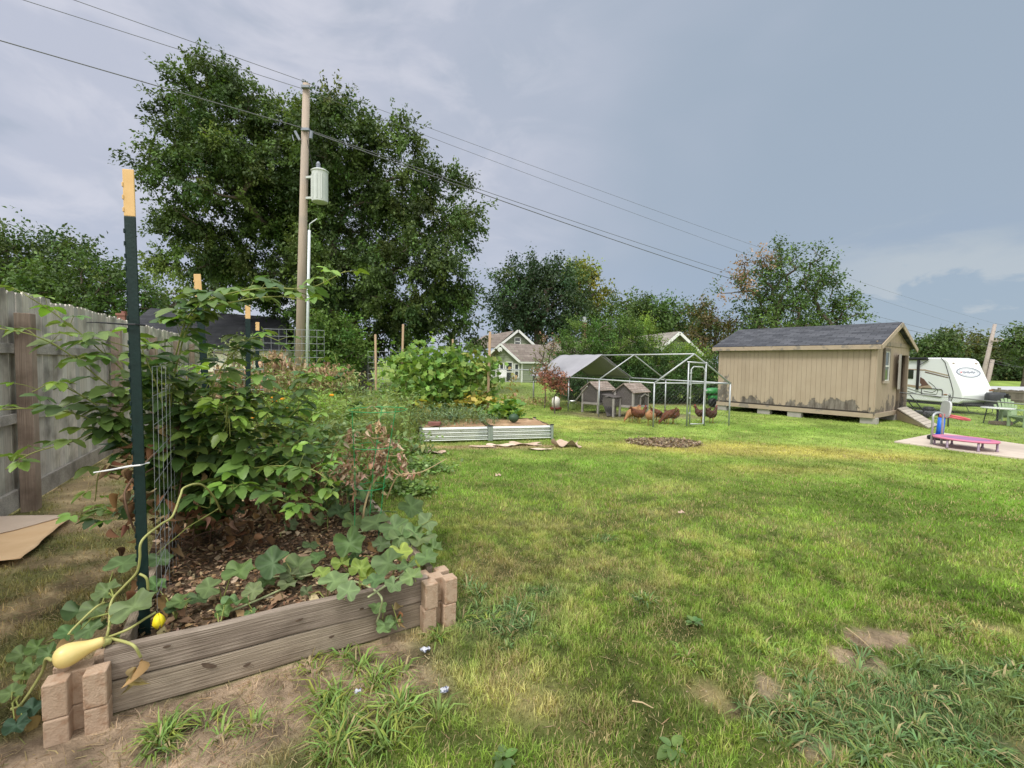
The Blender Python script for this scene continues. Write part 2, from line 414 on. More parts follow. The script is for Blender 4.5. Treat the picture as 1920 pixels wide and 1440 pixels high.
# ------------------------------------------------------------------ garden axes: the timber bed sets them
_fl, _fr = P(245, 1326), P(793, 1168)
BB = (_fr - _fl).normalized(); AA = Vector((-BB.y, BB.x, 0))
CL = _fl - BB * .16; CR = _fr + BB * .075
def bed(b, a, z=0.0): return CL + BB * b + AA * a + Z * z
BW = (CR - CL).length; BLEN = 5.2; SOIL = .205
def bed_ba(X, Y):
    dx, dy = X - CL.x, Y - CL.y; return dx * BB.x + dy * BB.y, dx * AA.x + dy * AA.y
def shadeless(): pass

def poly_px(pts, z=0.0): return [P(x, y, z) for x, y in pts]
PAD = poly_px([(1676, 829), (1762, 812), (1925, 836)]) + [V3(19, 11.2, 0), V3(16, 7.0, 0)] + poly_px([(1925, 862), (1800, 846)])
def inside(poly, X, Y):
    r = np.zeros(X.shape, bool); n = len(poly); j = n - 1
    for i in range(n):
        a, b = poly[i], poly[j]
        r ^= ((a.y > Y) != (b.y > Y)) & (X < (b.x - a.x) * (Y - a.y) / ((b.y - a.y) or 1e-9) + a.x); j = i
    return r
LUSH, OLIVE, RIGHT, BLUE, STRAW, PALE, SOILC, DRY = (.190, .318, .052), (.195, .290, .056), (.152, .268, .036), (.105, .175, .066), (.430, .350, .175), (.400, .375, .105), (.370, .275, .192), (.390, .300, .175)
PATCH = [  # px, py, reach along x and y (m), colour, weight
    (930, 885, 1.5, .75, LUSH, 1), (820, 905, .7, .6, LUSH, 1), (1080, 870, 1.3, .5, LUSH, .8), (1220, 790, 2.5, .8, LUSH, .6), (1500, 805, 2.4, .6, LUSH, .7),
    (1330, 838, 1.9, .55, PALE, 1), (1480, 845, 2.0, .45, PALE, .9), (1620, 855, 1.6, .4, PALE, .8), (1450, 880, 1.2, .3, PALE, .5), (1120, 790, 1.6, .6, PALE, .5), (1080, 800, 1.2, .5, PALE, .5),
    (1000, 985, .75, .3, STRAW, .32), (930, 1060, .4, .3, STRAW, .35), (1100, 1060, .5, .3, STRAW, .25), (1000, 1320, .25, .2, STRAW, .5), (1250, 960, .5, .15, STRAW, .3),
    (1635, 1195, .15, .10, SOILC, 1.8), (1612, 1238, .11, .10, SOILC, 1.8), (1672, 1190, .10, .05, SOILC, 1.5), (1860, 1180, .18, .06, STRAW, .8), (1330, 1300, .10, .09, STRAW, .9), (1385, 1330, .07, .05, (.16, .11, .07), 1.1), (1440, 1290, .07, .1, SOILC, .9), (1530, 1400, .08, .08, SOILC, .9), (1905, 1400, .1, .06, STRAW, 1), (1700, 1080, .4, .08, STRAW, .4), (1210, 1100, .12, .06, STRAW, .5),
    (850, 838, .55, .16, DRY, 1), (930, 838, .55, .16, DRY, 1), (1010, 836, .5, .15, DRY, 1), (770, 838, .4, .3, DRY, .7),
    (1860, 955, 1.8, 1.0, RIGHT, 1), (1680, 930, 1.0, .5, RIGHT, .8), (1800, 1100, .7, .4, RIGHT, .8), (1560, 1130, .3, .2, RIGHT, .5),
    (930, 1160, .32, .20, BLUE, .9), (1010, 1110, .2, .12, BLUE, .7), (1700, 1310, .45, .22, BLUE, .9), (1560, 1350, .3, .16, BLUE, .8), (1820, 1270, .3, .12, BLUE, .8), (1800, 1390, .3, .15, BLUE, .8), (1150, 1085, .25, .08, BLUE, .4),
    (1000, 1400, .35, .12, RIGHT, .4), (1200, 1200, .5, .2, OLIVE, .6), (1380, 1150, .4, .2, LUSH, .35)]
PATCH = [(P(a, b), c, d, e, f) for a, b, c, d, e, f in PATCH]
MULCH_SPOT = P(1243, 829)
def zone(X, Y):
    """colour of the turf, how thick it grows, how long it is"""
    n1 = vnoise(X, Y, 3, 4, .9); n2 = vnoise(X, Y, 9, 4, 2.6); n3 = vnoise(X, Y, 21, 3, 7.0)
    col = np.array(OLIVE)[None] * np.ones((len(X), 1)); col = col + (np.array(LUSH) - col) * sstep(.40, .62, n1)[:, None] * .75
    n4 = vnoise(X, Y, 88, 3, 13.0); nr_ = 1 - sstep(4, 9, np.hypot(X, Y))
    col = col + (np.array((.165, .235, .030)) - col) * (sstep(.52, .66, n3) * .7 * (.35 + .65 * nr_))[:, None]
    col = col + (np.array((.380, .320, .135)) - col) * (sstep(.58, .74, n4) * .38 * nr_)[:, None]
    col = col + (np.array((.125, .195, .030)) - col) * (sstep(.44, .32, n4) * .6 * nr_)[:, None]
    far = sstep(6, 12, np.hypot(X, Y))
    col = col + (np.array((.250, .340, .080)) - col) * (far * .75)[:, None]
    col = col + (np.array(STRAW) - col) * (sstep(.56, .74, n2) * .27 * (1 - far * .5))[:, None]
    dens = np.ones(len(X)) * (.60 + .6 * sstep(.35, .6, n4)); hgt = (.45 + .45 * n2 + .75 * sstep(.40, .65, n4) * (.4 + .6 * nr_))
    for p, rx, ry, c, w in PATCH:
        wob = 1 + .9 * (vnoise(X + p.x, Y - p.y, 5, 3, 3.0 / max(rx, .15)) - .5) * 1.6
        d2 = ((X - p.x) / rx) ** 2 + ((Y - p.y) / ry) ** 2
        k = np.clip(np.exp(-d2 * wob) * w * 1.25, 0, 1)
        if c is SOILC: k = sstep(.40, .62, k + (n4 - .5) * .55 + (n3 - .5) * .4)
        col = col + (np.array(c) - col) * k[:, None]
        if c is SOILC or c is STRAW or c[0] == .16: dens *= 1 - .95 * np.clip(k * w, 0, 1) ** .7
        if c is BLUE: dens *= 1 - .15 * k
    b, a = bed_ba(X, Y)
    wv = (n2 - .5) * .5
    # trampled, dry ground between the fence and the bed; bare earth before the bed
    lf = sstep(.25, -.25, b + wv * .5) * sstep(9.0, 6.0, a + wv); lf = np.maximum(lf, sstep(.1, -.2, b + wv * .4) * sstep(-1.6, -.8, a) * 0)
    left = sstep(.20, -.05, b + wv * .4) * sstep(8.5, 6.5, a)
    col = col + (np.array(DRY) * (.7 + .6 * n3)[:, None] - col) * (left * (.55 + .45 * sstep(.40, .58, n2)))[:, None]
    dens *= 1 - left * (.58 + .36 * sstep(.42, .6, n2))
    fr = sstep(-.85, -.45, a + wv * .6) * sstep(.03, -.02, a) * sstep(1.75, 1.30, b + wv * .5)
    col = col + (np.array(SOILC) * (.85 + .3 * n3)[:, None] - col) * fr[:, None]; dens *= 1 - .93 * fr
    # worn mulch spot on the lawn and scratched earth in the run
    d2 = ((X - MULCH_SPOT.x) / .74) ** 2 + ((Y - MULCH_SPOT.y) / .52) ** 2
    k = sstep(1.35, .55, d2 + (n3 - .5) * .9); col = col + (np.array((.17, .125, .085)) * (.55 + .9 * n3)[:, None] - col) * k[:, None]; dens *= 1 - k * .93
    rp = P(1180, 778); d2 = ((X - rp.x) / 2.2) ** 2 + ((Y - rp.y) / 1.3) ** 2
    k = sstep(1.3, .4, d2 + (n2 - .5) * 1.2) * .75; col = col + (np.array((.24, .19, .12)) - col) * k[:, None]; dens *= 1 - k
    wz = vnoise(X + 3.3, Y * 1.6, 123, 3, 1.25); st = lambda q, w=.16: sstep(.5 - w, .5 + w, q) - .5
    col = col * (1 + .30 * st(wz) + .30 * st(n2) + .36 * st(n3) * (.5 + .5 * nr_) + .46 * st(n4) * nr_)[:, None]
    hb = sstep(16.8, 18.2, Y + wv * 2 - X * .10) * sstep(1.5, 3.5, X) * sstep(8.4, 7.4, X) * sstep(23, 21, Y)
    col = col + (np.array((.26, .20, .125)) - col) * (hb * .85)[:, None]; dens *= 1 - hb * .9
    # turf under the great tree coloured darker, the crown's shade painted in
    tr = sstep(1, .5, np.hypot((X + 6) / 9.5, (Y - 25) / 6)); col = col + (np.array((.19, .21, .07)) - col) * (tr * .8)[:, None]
    blk = ((b > -.05) & (b < BW + .05) & (a > -.06) & (a < BLEN)) | inside(PAD, X, Y)
    for q in (CL, CR): blk |= np.hypot(X - q.x, Y - q.y) < .155
    dens[blk] = 0
    return col, dens, hgt

def build_ground():
    rad = np.concatenate([[.25], np.geomspace(.45, 42, 215), np.geomspace(46, 1500, 26)]); na = 420
    th = np.linspace(0, 2 * math.pi, na, endpoint=False)
    RR, TT = np.meshgrid(rad, th, indexing='ij'); X = (RR * np.sin(TT)).ravel(); Y = (RR * np.cos(TT)).ravel()
    zz = (vnoise(X, Y, 40, 4, 1.7) - .5) * .035 * sstep(60, 20, np.hypot(X, Y)) - .012
    for q in (CL, CR): zz[np.hypot(X - q.x, Y - q.y) < .3] *= .3
    col, dens, h = zone(X, Y)
    near_ = sstep(9, 3, np.hypot(X, Y)) * np.clip(dens, 0, 1); g = col * (.86 - .42 * near_)[:, None]  # ground under near turf coloured darker, standing in for shade between blades
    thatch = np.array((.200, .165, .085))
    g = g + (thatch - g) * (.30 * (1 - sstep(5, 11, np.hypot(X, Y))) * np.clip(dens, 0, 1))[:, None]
    V_ = np.stack([X, Y, zz], 1); V_ = np.vstack([V_, [[0, 0, -.01]]]); g = np.vstack([g, g[:1]])
    i = np.arange(len(rad) - 1)[:, None]; k = np.arange(na)[None]
    Fq = np.stack([i * na + k, i * na + (k + 1) % na, (i + 1) * na + (k + 1) % na, (i + 1) * na + k], -1).reshape(-1, 4)[:, ::-1]
    m, nt, N, L, b = _nodes('earth')
    at = N.new('ShaderNodeAttribute'); at.attribute_name = 'tint'; tc = N.new('ShaderNodeTexCoord')
    t = N.new('ShaderNodeTexNoise'); t.inputs['Scale'].default_value = 38; t.inputs['Detail'].default_value = 9; t.inputs['Roughness'].default_value = .7; L.new(tc.outputs['Object'], t.inputs['Vector'])
    t2 = N.new('ShaderNodeTexNoise'); t2.inputs['Scale'].default_value = 3.0; t2.inputs['Detail'].default_value = 8; t2.inputs['Roughness'].default_value = .7; L.new(tc.outputs['Object'], t2.inputs['Vector'])
    ad = N.new('ShaderNodeMath'); L.new(t.outputs['Fac'], ad.inputs[0]); L.new(t2.outputs['Fac'], ad.inputs[1])
    mr = N.new('ShaderNodeMapRange'); mr.inputs[1].default_value = .65; mr.inputs[2].default_value = 1.35; mr.inputs[3].default_value = .55; mr.inputs[4].default_value = 1.45; L.new(ad.outputs[0], mr.inputs[0])
    vm = N.new('ShaderNodeVectorMath'); vm.operation = 'SCALE'; L.new(at.outputs['Color'], vm.inputs[0]); L.new(mr.outputs[0], vm.inputs['Scale']); L.new(vm.outputs[0], b.inputs['Base Color'])
    b.inputs['Roughness'].default_value = .95; b.inputs['Specular IOR Level'].default_value = .1
    bp = N.new('ShaderNodeBump'); bp.inputs['Strength'].default_value = .8; bp.inputs['Distance'].default_value = .03; L.new(t.outputs['Fac'], bp.inputs['Height']); L.new(bp.outputs[0], b.inputs['Normal'])
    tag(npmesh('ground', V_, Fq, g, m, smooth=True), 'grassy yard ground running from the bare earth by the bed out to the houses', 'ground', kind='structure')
build_ground()
def gz(X, Y): return (vnoise(X, Y, 40, 4, 1.7) - .5) * .035 * sstep(60, 20, np.hypot(X, Y)) - .012

def blades(X, Y, ln, w, col, lean=.55, near=True, heading=None):
    n = len(X); ph = rng.uniform(0, 2 * math.pi, n) if heading is None else heading
    d = np.stack([np.cos(ph), np.sin(ph)], 1); s = np.stack([-d[:, 1], d[:, 0]], 1)
    a = rng.uniform(0, 2 * math.pi, n); s = np.where(rng.random(n)[:, None] < .5, s, np.stack([np.cos(a), np.sin(a)], 1))
    k = np.abs(rng.normal(lean, .3, n)).clip(.05, 1.5); z0 = gz(X, Y) - .004
    def at(t, ww, sg):
        r_ = ln * (np.sin(k * t) / np.maximum(k, .05)) * 0 + ln * t * np.sin(k * t)
        h = ln * t * np.cos(k * t * .9)
        return np.stack([X + d[:, 0] * r_ + s[:, 0] * ww * sg, Y + d[:, 1] * r_ + s[:, 1] * ww * sg, z0 + h], 1)
    i = np.arange(n)[:, None]
    if near:
        V_ = np.stack([at(0, w * .5, -1), at(0, w * .5, 1), at(.55, w * .45, -1), at(.55, w * .45, 1), at(1, w * .06, -1), at(1, w * .06, 1)], 1).reshape(-1, 3)
        Fq = np.concatenate([i * 6 + np.array([[0, 1, 3, 2]]), i * 6 + np.array([[2, 3, 5, 4]])]); C = np.repeat(col, 6, 0)
    else:
        V_ = np.stack([at(0, w * .5, -1), at(0, w * .5, 1), at(1, w * .12, 1), at(1, w * .12, -1)], 1).reshape(-1, 3)
        Fq = i * 4 + np.array([[0, 1, 2, 3]]); C = np.repeat(col, 4, 0)
    return V_, Fq, C
def turf(n, r0, r1, half, ln, w, near, straw):
    u = rng.random(n); r_ = np.sqrt(r0 ** 2 + u * (r1 ** 2 - r0 ** 2)) if near else r0 * (r1 / r0) ** u
    t = rng.uniform(-R(half), R(half), n); X = r_ * np.sin(t); Y = r_ * np.cos(t)
    col, dens, h = zone(X, Y); keep = rng.random(n) < dens; X, Y, col, h, r_ = X[keep], Y[keep], col[keep], h[keep], r_[keep]; m = len(X)
    dead = rng.random(m) < straw * (.5 + 1.6 * sstep(.45, .7, vnoise(X, Y, 61, 3, 3.1)))
    col = col * (1 + .25 * rng.normal(size=(m, 1))).clip(.4, 1.6)
    col[dead] = np.array((.47, .38, .20)) * rng.uniform(.6, 1.1, (dead.sum(), 1))
    L_ = ln * h * rng.uniform(.55, 1.25, m); ww = w * rng.uniform(.7, 1.3, m) * (1 if near else (r_ / r0) ** .75)
    return blades(X, Y, L_, ww, col, near=near)
GRASS = leafmat('grass_blade', .25, .6, .2)
_b = join([turf(330000, .95, 4.4, 60, .038, .0037, True, .20)] )
tag(npmesh('grass', *_b, GRASS), 'short mown lawn grass with straw coloured dead blades', 'grass', kind='stuff')
_b = join([turf(300000, 4.2, 11, 58, .036, .0066, False, .14), turf(170000, 10.5, 34, 58, .040, .0150, False, .06)])
tag(npmesh('grass', *_b, GRASS), 'mown lawn grass reaching back to the shed and the fences', 'grass', kind='stuff')

# coarse crabgrass: splayed clumps, lying blades
def crab(spots, name, label):
    ps = []
    for px, py, nb, ln, rad_, c in spots:
        q = P(px, py); n = nb
        n = int(nb * (1.6 if py < 1260 or px < 800 else 1.15)); ln *= .82 if px > 800 else 1; nc = max(2, n // 22); cc = rng.normal(0, rad_ / 2, (nc, 2)); kk = rng.integers(0, nc, n); off = rng.normal(0, .018, (n, 2)); X = q.x + off[:, 0] + cc[kk, 0]; Y = q.y + off[:, 1] + cc[kk, 1]; hd = np.arctan2(off[:, 1], off[:, 0]) + rng.normal(0, .35, n)
        col = tints([c, tuple(x * 1.3 for x in c), (c[0] * 1.5, c[1] * 1.2, c[2])], n, .2)
        dead = rng.random(n) < .10; col[dead] = (.40, .33, .18)
        ps.append(blades(X, Y, ln * rng.uniform(.5, 1.2, n), rng.uniform(.006, .0115, n), col, lean=1.38, heading=hd))
    tag(npmesh(name, *join(ps), GRASS), label, 'weeds', kind='stuff')
_g1, _g2 = (.160, .245, .065), (.120, .195, .075)
crab([(700, 1330, 110, .13, .22, _g1), (640, 1310, 90, .13, .18, _g1), (760, 1350, 100, .13, .2, _g1), (690, 1270, 60, .11, .14, _g1), (650, 1390, 60, .12, .16, _g1), (740, 1260, 40, .10, .12, _g1),
      (345, 1345, 55, .10, .12, _g1), (330, 1375, 35, .11, .1, _g1), (415, 1375, 30, .10, .1, _g1), (290, 1410, 30, .07, .12, _g2), (600, 1250, 25, .09, .08, _g1), (650, 1225, 20, .09, .06, _g1)], 'weeds', 'crabgrass clumps sprawling on the bare earth before the timber bed')
crab([(930, 1150, 110, .13, .22, _g2), (890, 1165, 70, .12, .14, _g1), (970, 1170, 120, .06, .2, _g2), (1010, 1110, 90, .06, .14, _g2), (880, 1110, 50, .13, .1, _g2), (840, 1190, 40, .12, .08, _g1), (1210, 1125, 40, .11, .12, _g2), (1140, 1010, 50, .10, .2, _g2),
      (1640, 1330, 160, .12, .3, _g2), (1560, 1350, 150, .12, .3, _g2), (1720, 1290, 150, .12, .3, _g2), (1480, 1340, 90, .11, .22, _g2), (1800, 1260, 120, .11, .3, _g2), (1850, 1340, 150, .12, .3, _g2), (1760, 1380, 160, .12, .3, _g2), (1640, 1410, 140, .12, .25, _g2), (1900, 1260, 80, .1, .25, _g2), (1800, 1190, 60, .1, .2, _g1),
      (1440, 1220, 40, .10, .12, _g1), (1280, 1225, 35, .10, .1, _g1)], 'weeds', 'bluish coarse crabgrass tufts in the lawn')

# plantain rosettes
for i, (px, py, s_, lab) in enumerate([(1262, 1408, .062, 'broad leaved plantain rosette flat in the lawn at the bottom edge'), (945, 1428, .05, 'small dark plantain rosette at the bottom edge nearer the bed'), (1300, 1170, .05, 'small bluish weed rosette in the middle of the lawn')]):
    q = P(px, py); n = 11; an = rng.uniform(0, 6.28, n); ax = np.stack([np.cos(an), np.sin(an), rng.uniform(.05, .35, n)], 1)
    V_, F_, C_ = spread(*LONG, np.array([[q.x, q.y, .01]] * n) + ax * .01, frames(ax, np.array([[0, 0, 1.]] * n)), s_ * rng.uniform(.7, 1.3, n), tints([(.12, .21, .06), (.09, .16, .05)], n))
    V_[:, 2] = np.maximum(V_[:, 2], gz(V_[:, 0], V_[:, 1]) + .006)
    root = thing('plantain', lab, 'weed', (q.x, q.y, 0), group='broad leaved weeds in the lawn')
    npmesh('rosette', V_, F_, C_, leafmat('soft_leaf', .25, .55), root)

# straw and clippings on the bare earth
def straw():
    n = 60000; X = rng.uniform(-4.4, 3.2, n); Y = rng.uniform(.9, 6.5, n); b, a = bed_ba(X, Y)
    bare = zone(X, Y)[1]; k = ((b < -.05) | (a < -.05) | (b > BW + .05)) & (rng.random(n) < np.clip(.85 - bare * 1.0, .0, 1) * np.where(b > 1.5, .55, 1)); k &= ~((np.hypot(X - CL.x, Y - CL.y) < .16) | (np.hypot(X - CR.x, Y - CR.y) < .16)); X, Y = X[k], Y[k]; n = len(X)
    an = rng.uniform(0, 6.28, n); ax = np.stack([np.cos(an), np.sin(an), rng.normal(0, .12, n)], 1)
    T = np.array([(-.5, 0, 0), (.5, 0, 0), (.4, 1, 0), (-.4, 1, 0)], float)
    pos = np.stack([X, Y, gz(X, Y) + rng.uniform(.004, .018, n)], 1)
    sc = np.stack([rng.uniform(.0015, .004, n), rng.uniform(.02, .075, n), np.ones(n)], 1)
    V_, F_, C_ = spread(T, np.array([(0, 1, 2, 3)]), pos, frames(ax, rand_unit(n) * .3 + (0, 0, 1)), sc, tints([(.40, .31, .17), (.30, .22, .13), (.22, .16, .10), (.16, .19, .07)], n))
    nc = 16000; Xc = rng.uniform(-4.2, 3.2, nc); Yc = rng.uniform(.9, 5.0, nc); dc = zone(Xc, Yc)[1]; bc, ac = bed_ba(Xc, Yc); kc = (rng.random(nc) < np.clip(.55 - dc, 0, 1)) & ~((bc > -.06) & (bc < BW + .05) & (ac > -.05)); Xc, Yc = Xc[kc], Yc[kc]; nc = len(Xc)
    T8 = np.array([(1, 0, 0), (0, 1, 0), (-1, 0, 0), (0, -1, 0), (0, 0, .8)], float); F8 = np.array([(0, 1, 4, 4), (1, 2, 4, 4), (2, 3, 4, 4), (3, 0, 4, 4)])[:, :3]
    V2, F2, C2 = spread(T8, F8, np.stack([Xc, Yc, gz(Xc, Yc) - .001], 1), frames(rand_unit(nc) * (1, 1, .1), rand_unit(nc) * .3 + (0, 0, 1)), .0022 + .006 * rng.random(nc) ** 3, tints([(.40, .30, .21), (.30, .22, .15), (.48, .38, .28)], nc, .2))
    tag(npmesh('gravel', V2, F2, C2, GRASS), 'crumbs of dry earth on the bare patches', 'earth crumbs', kind='stuff')
    tag(npmesh('straw', V_, F_, C_, GRASS), 'dry grass clippings strewn on the earth around the timber bed', 'clippings', kind='stuff')
straw()
def bark():
    n = 2300; an = rng.uniform(0, 6.28, n); rr = np.sqrt(rng.random(n)) * 1.05; X = MULCH_SPOT.x + rr * np.cos(an) * .74; Y = MULCH_SPOT.y + rr * np.sin(an) * .5
    V_, F_, C_ = spread(*LEAF, np.stack([X, Y, gz(X, Y) + rng.uniform(.004, .03, n)], 1), frames(rand_unit(n) * (1, 1, .3), rand_unit(n) * .5 + (0, 0, 1)), rng.uniform(.03, .085, n), tints([(.28, .21, .14), (.20, .145, .10), (.40, .32, .22), (.14, .10, .075)], n, .3))
    tag(npmesh('mulch', V_, F_, C_, GRASS), 'round patch of dark bark mulch in the lawn before the run', 'mulch', kind='stuff')
bark()

# concrete pad
mb = MB(); mb.prism([(p.x, p.y) for p in PAD], (0, 0, -.08), (1, 0, 0), (0, 1, 0), (0, 0, .105))
tag(mb.build('patio', mat('concrete', (.47, .40, .34), (.56, .49, .42), 5, .85, bump=.15, c3=(.40, .34, .29), s3=.7), bev=.012), 'pale pinkish concrete pad at the right edge of the lawn', 'patio', kind='structure')
# ------------------------------------------------------------------ timber bed and its blocks
WOOD = mat('weathered_lumber', (.27, .205, .150), (.40, .315, .235), 3.2, .75, bump=.5, stretch=(1, 1, 14), c3=(.175, .125, .09), s3=2.2, t3=(.5, .68), bscale=5)
def grain_mat(name, c1, c2, c3, ax):
    st = [34, 34, 34]; st[ax] = .7
    return mat(name, c1, c2, 2.6, .78, bump=.55, stretch=tuple(st), c3=c3, s3=3.0, t3=(.46, .70), bscale=4.5, lo=.36, hi=.62)
def board_local(name, root, p0, p1, w, h, m, tint=1.0, bev=.006, label=None):
    """a board whose own long axis is local x, so the grain follows it"""
    p0 = Vector(p0); p1 = Vector(p1); d = (p1 - p0); L_ = d.length; x = d / L_; z = Vector((0, 0, 1)); z = (z - x * z.dot(x)).normalized(); y = z.cross(x)
    mb = MB(); ns = 8; vs = []; fs = []
    for i in range(ns + 1):
        t = i / ns - .5; wv = .0025 * math.sin(i * 1.7 + L_ * 9)
        for sy, sz in ((-1, -1), (1, -1), (1, 1), (-1, 1)): vs.append((t * L_, sy * w / 2 + wv, sz * h / 2 + wv))
    for i in range(ns):
        for k in range(4): fs.append((i * 4 + k, i * 4 + (k + 1) % 4, i * 4 + 4 + (k + 1) % 4, i * 4 + 4 + k)[::-1])
    fs += [(0, 1, 2, 3), tuple(ns * 4 + k for k in (3, 2, 1, 0))]
    mb.add(vs, fs, tint); o = mb.build(name, m, bev=bev)
    M_ = Matrix((x, y, z)).transposed().to_4x4(); M_.translation = (p0 + p1) / 2
    o.parent = root; o.matrix_local = INV[root.name] @ M_ if root.name in INV else M_
    if label: o['label'] = label
    return o
GR = grain_mat('bed_board_grain', (.190, .148, .118), (.345, .285, .235), (.105, .078, .060), 0)
GR2 = grain_mat('bed_board_grain_pale', (.235, .190, .145), (.370, .305, .235), (.150, .115, .085), 0)
bedroot = thing('raised_bed', 'long timber raised bed of two stacked planks, full of mulch and vines', 'garden bed', tuple(CL))
hb = .147
board_local('board', bedroot, bed(.075, 0, hb * 1.5 + .008), bed(BW - .05, 0, hb * 1.5 - .004), .042, hb, GR, label='dark grained upper front plank')
board_local('board', bedroot, bed(.085, .003, hb * .5), bed(BW - .05, .003, hb * .5 - .006), .042, hb, GR2, label='paler lower front plank with a knot')
for b0 in (.125, BW):
    for z in (.5, 1.5):
        for k in range(2):
            board_local('board', bedroot, bed(b0 + .001 * z, .10 + k * 2.55, hb * z + (.002 if z < 1 else .004)), bed(b0 + .001 * z, 2.64 + k * 2.55 if k == 0 else BLEN, hb * z + (.002 if z < 1 else .004)), .042, hb, GR2)
board_local('board', bedroot, bed(.03, BLEN + .03, .147), bed(BW - .03, BLEN + .03, .147), .042, hb * 2, GR2)
KNOT = mat('knot_dark', (.075, .05, .038), (.12, .085, .06), 40, .8)
fo = V3(AA.x, AA.y, 0) * -.0235
for b_, z_, w_, h_, ang in ((.46, .11, .034, .011, -.5), (.62, .06, .016, .007, .2), (1.02, .085, .014, .006, .1), (1.18, .20, .012, .006, 0), (.86, .225, .018, .006, .15), (.30, .255, .015, .006, 0)):
    mbk = MB(); q0 = bed(b_, 0, z_) + fo; u_ = (BB * math.cos(ang) + Z * math.sin(ang)); v_ = (Z * math.cos(ang) - BB * math.sin(ang))
    mbk.prism([(w_ * math.cos(t) * (1 + .15 * math.sin(3 * t)), h_ * math.sin(t)) for t in np.linspace(0, 2 * math.pi, 14, endpoint=False)], q0, u_, v_, fo * .12); part('knot', mbk, KNOT, bedroot)
# soil with its chips
n = 34; us = np.linspace(.022, BW - .022, n); vs_ = np.linspace(.022, BLEN, 100); U, A_ = np.meshgrid(us, vs_, indexing='ij')
Xs = CL.x + BB.x * U + AA.x * A_; Ys = CL.y + BB.y * U + AA.y * A_
def soil_z(X, Y): return SOIL + (vnoise(X, Y, 77, 4, 4.5) - .5) * .06
Vg = np.stack([Xs.ravel(), Ys.ravel(), soil_z(Xs.ravel(), Ys.ravel())], 1); i, k = np.meshgrid(np.arange(n - 1), np.arange(99), indexing='ij'); i, k = i.ravel(), k.ravel()
npmesh('soil', Vg, np.stack([i * 100 + k, (i + 1) * 100 + k, (i + 1) * 100 + k + 1, i * 100 + k + 1], 1), np.ones((len(Vg), 3)), mat('mulch_soil', (.085, .055, .036), (.20, .135, .085), 34, .95, bump=.9, c3=(.05, .035, .025), s3=9), bedroot, smooth=True)
def chips(n, b0, b1, a0, a1, cols, size, zoff=.0):
    b = rng.uniform(b0, b1, n); a = rng.uniform(a0, a1, n); X = CL.x + BB.x * b + AA.x * a; Y = CL.y + BB.y * b + AA.y * a
    pos = np.stack([X, Y, soil_z(X, Y) + rng.uniform(.002, .02, n) + zoff], 1); ax = rand_unit(n); ax[:, 2] *= .3
    return spread(*LEAF, pos, frames(ax, rand_unit(n) * .55 + (0, 0, 1)), size * rng.uniform(.5, 1.4, n), tints(cols, n, .28))
MUL = leafmat('dead_leaf', .08, .85, .1)
cm = npmesh('mulch', *join([chips(9000, .04, BW - .05, .04, 3.2, [(.30, .19, .11), (.20, .12, .07), (.42, .31, .20), (.13, .085, .055)], .032), chips(500, .05, BW - .05, .05, 2.6, [(.36, .25, .15), (.44, .33, .22), (.24, .15, .09)], .07, .01)]), MUL, bedroot)
cm['kind'] = 'stuff'

BLOCK = mat('sand_block', (.390, .280, .200), (.475, .352, .260), 9, .92, bump=.35, c3=(.32, .200, .130), s3=26, t3=(.5, .72), bscale=120, spec=.15)
def block_poly(s=.205, n=.046, d=.062):
    h = s / 2; e = n / 2; i = h - d
    return [(-h, -h), (-e, -h), (-e, -i), (e, -i), (e, -h), (h, -h), (h, -e), (i, -e), (i, e), (h, e), (h, h), (e, h), (e, i), (-e, i), (-e, h), (-h, h), (-h, e), (-i, e), (-i, -e), (-h, -e)]
def block(c, rz, z0, h, label):
    t = thing('planter_block', label, 'concrete block', (c.x, c.y, z0), rz, group='slotted corner blocks of the timber bed')
    mb = MB(); mb.prism(block_poly(), (0, 0, 0), (1, 0, 0), (0, 1, 0), (0, 0, h)); part('block_body', mb, BLOCK, t, bev=.006, local=True, seg=2)
br = math.atan2(BB.y, BB.x)
block(CL, br + .02, -.07, .172, 'lower tan slotted block under the yellow squash, sunk in the earth'); block(CL + AA * .003, br - .01, .104, .150, 'upper tan slotted block the yellow squash rests on')
block(CR, br - .03, -.02, .150, 'lower sandy slotted block where plank end meets lawn'); block(CR + BB * .004, br + .02, .132, .152, 'upper sandy slotted block at the lawn corner of the bed')

# ------------------------------------------------------------------ green steel posts
TPG = mat('green_post_paint', (.0035, .016, .015), (.006, .024, .022), 30, .5, spec=.3, bump=.1)
TIP = mat('post_tip_paint', (.62, .40, .17), (.70, .47, .22), 12, .6)
GALV = mat('galvanised_wire', (.26, .28, .30), (.34, .36, .38), 9, .5, metal=.5)
def t_post(base, top, r, label, tip, flip=1):
    base = Vector(base); top = Vector(top); t = thing('fence_post', label, 'post', tuple(base), group='green steel posts along the garden rows')
    d = (top - base).normalized(); x = V3(1, .25, 0); x = (x - d * x.dot(d)).normalized(); y = d.cross(x); L_ = (top - base).length
    def sect(a, b, m, nm, rr):
        mb = MB(); po = [(-1, -.28), (1, -.28), (1, .05), (.2, .12), (.16, 1.0), (-.16, 1.0), (-.2, .12), (-1, .05)]
        mb.prism([(p * rr, q * rr) for p, q in po], base + d * a, x, y, d * (b - a))
        k = 0; z = a + .03
        while z < b - .02:
            mb.box(base + d * z - x * rr * .98 * flip - y * rr * .12, (rr * .32, rr * .6, .022), Matrix((x, y, d)).transposed()); z += .06 if r > .02 else .09
        part(nm, mb, m, t, bev=rr * .12)
    sect(0, L_ - tip, TPG, 'post', r); sect(L_ - tip, L_, TIP, 'tip', r * .99)
    return t
b1 = P(273, 1190, .20); p1 = D(241, 318, b1.y + .02)
t_post(b1, p1, .0245, 'tall green steel post standing nearest, white zip tie around it', .225)
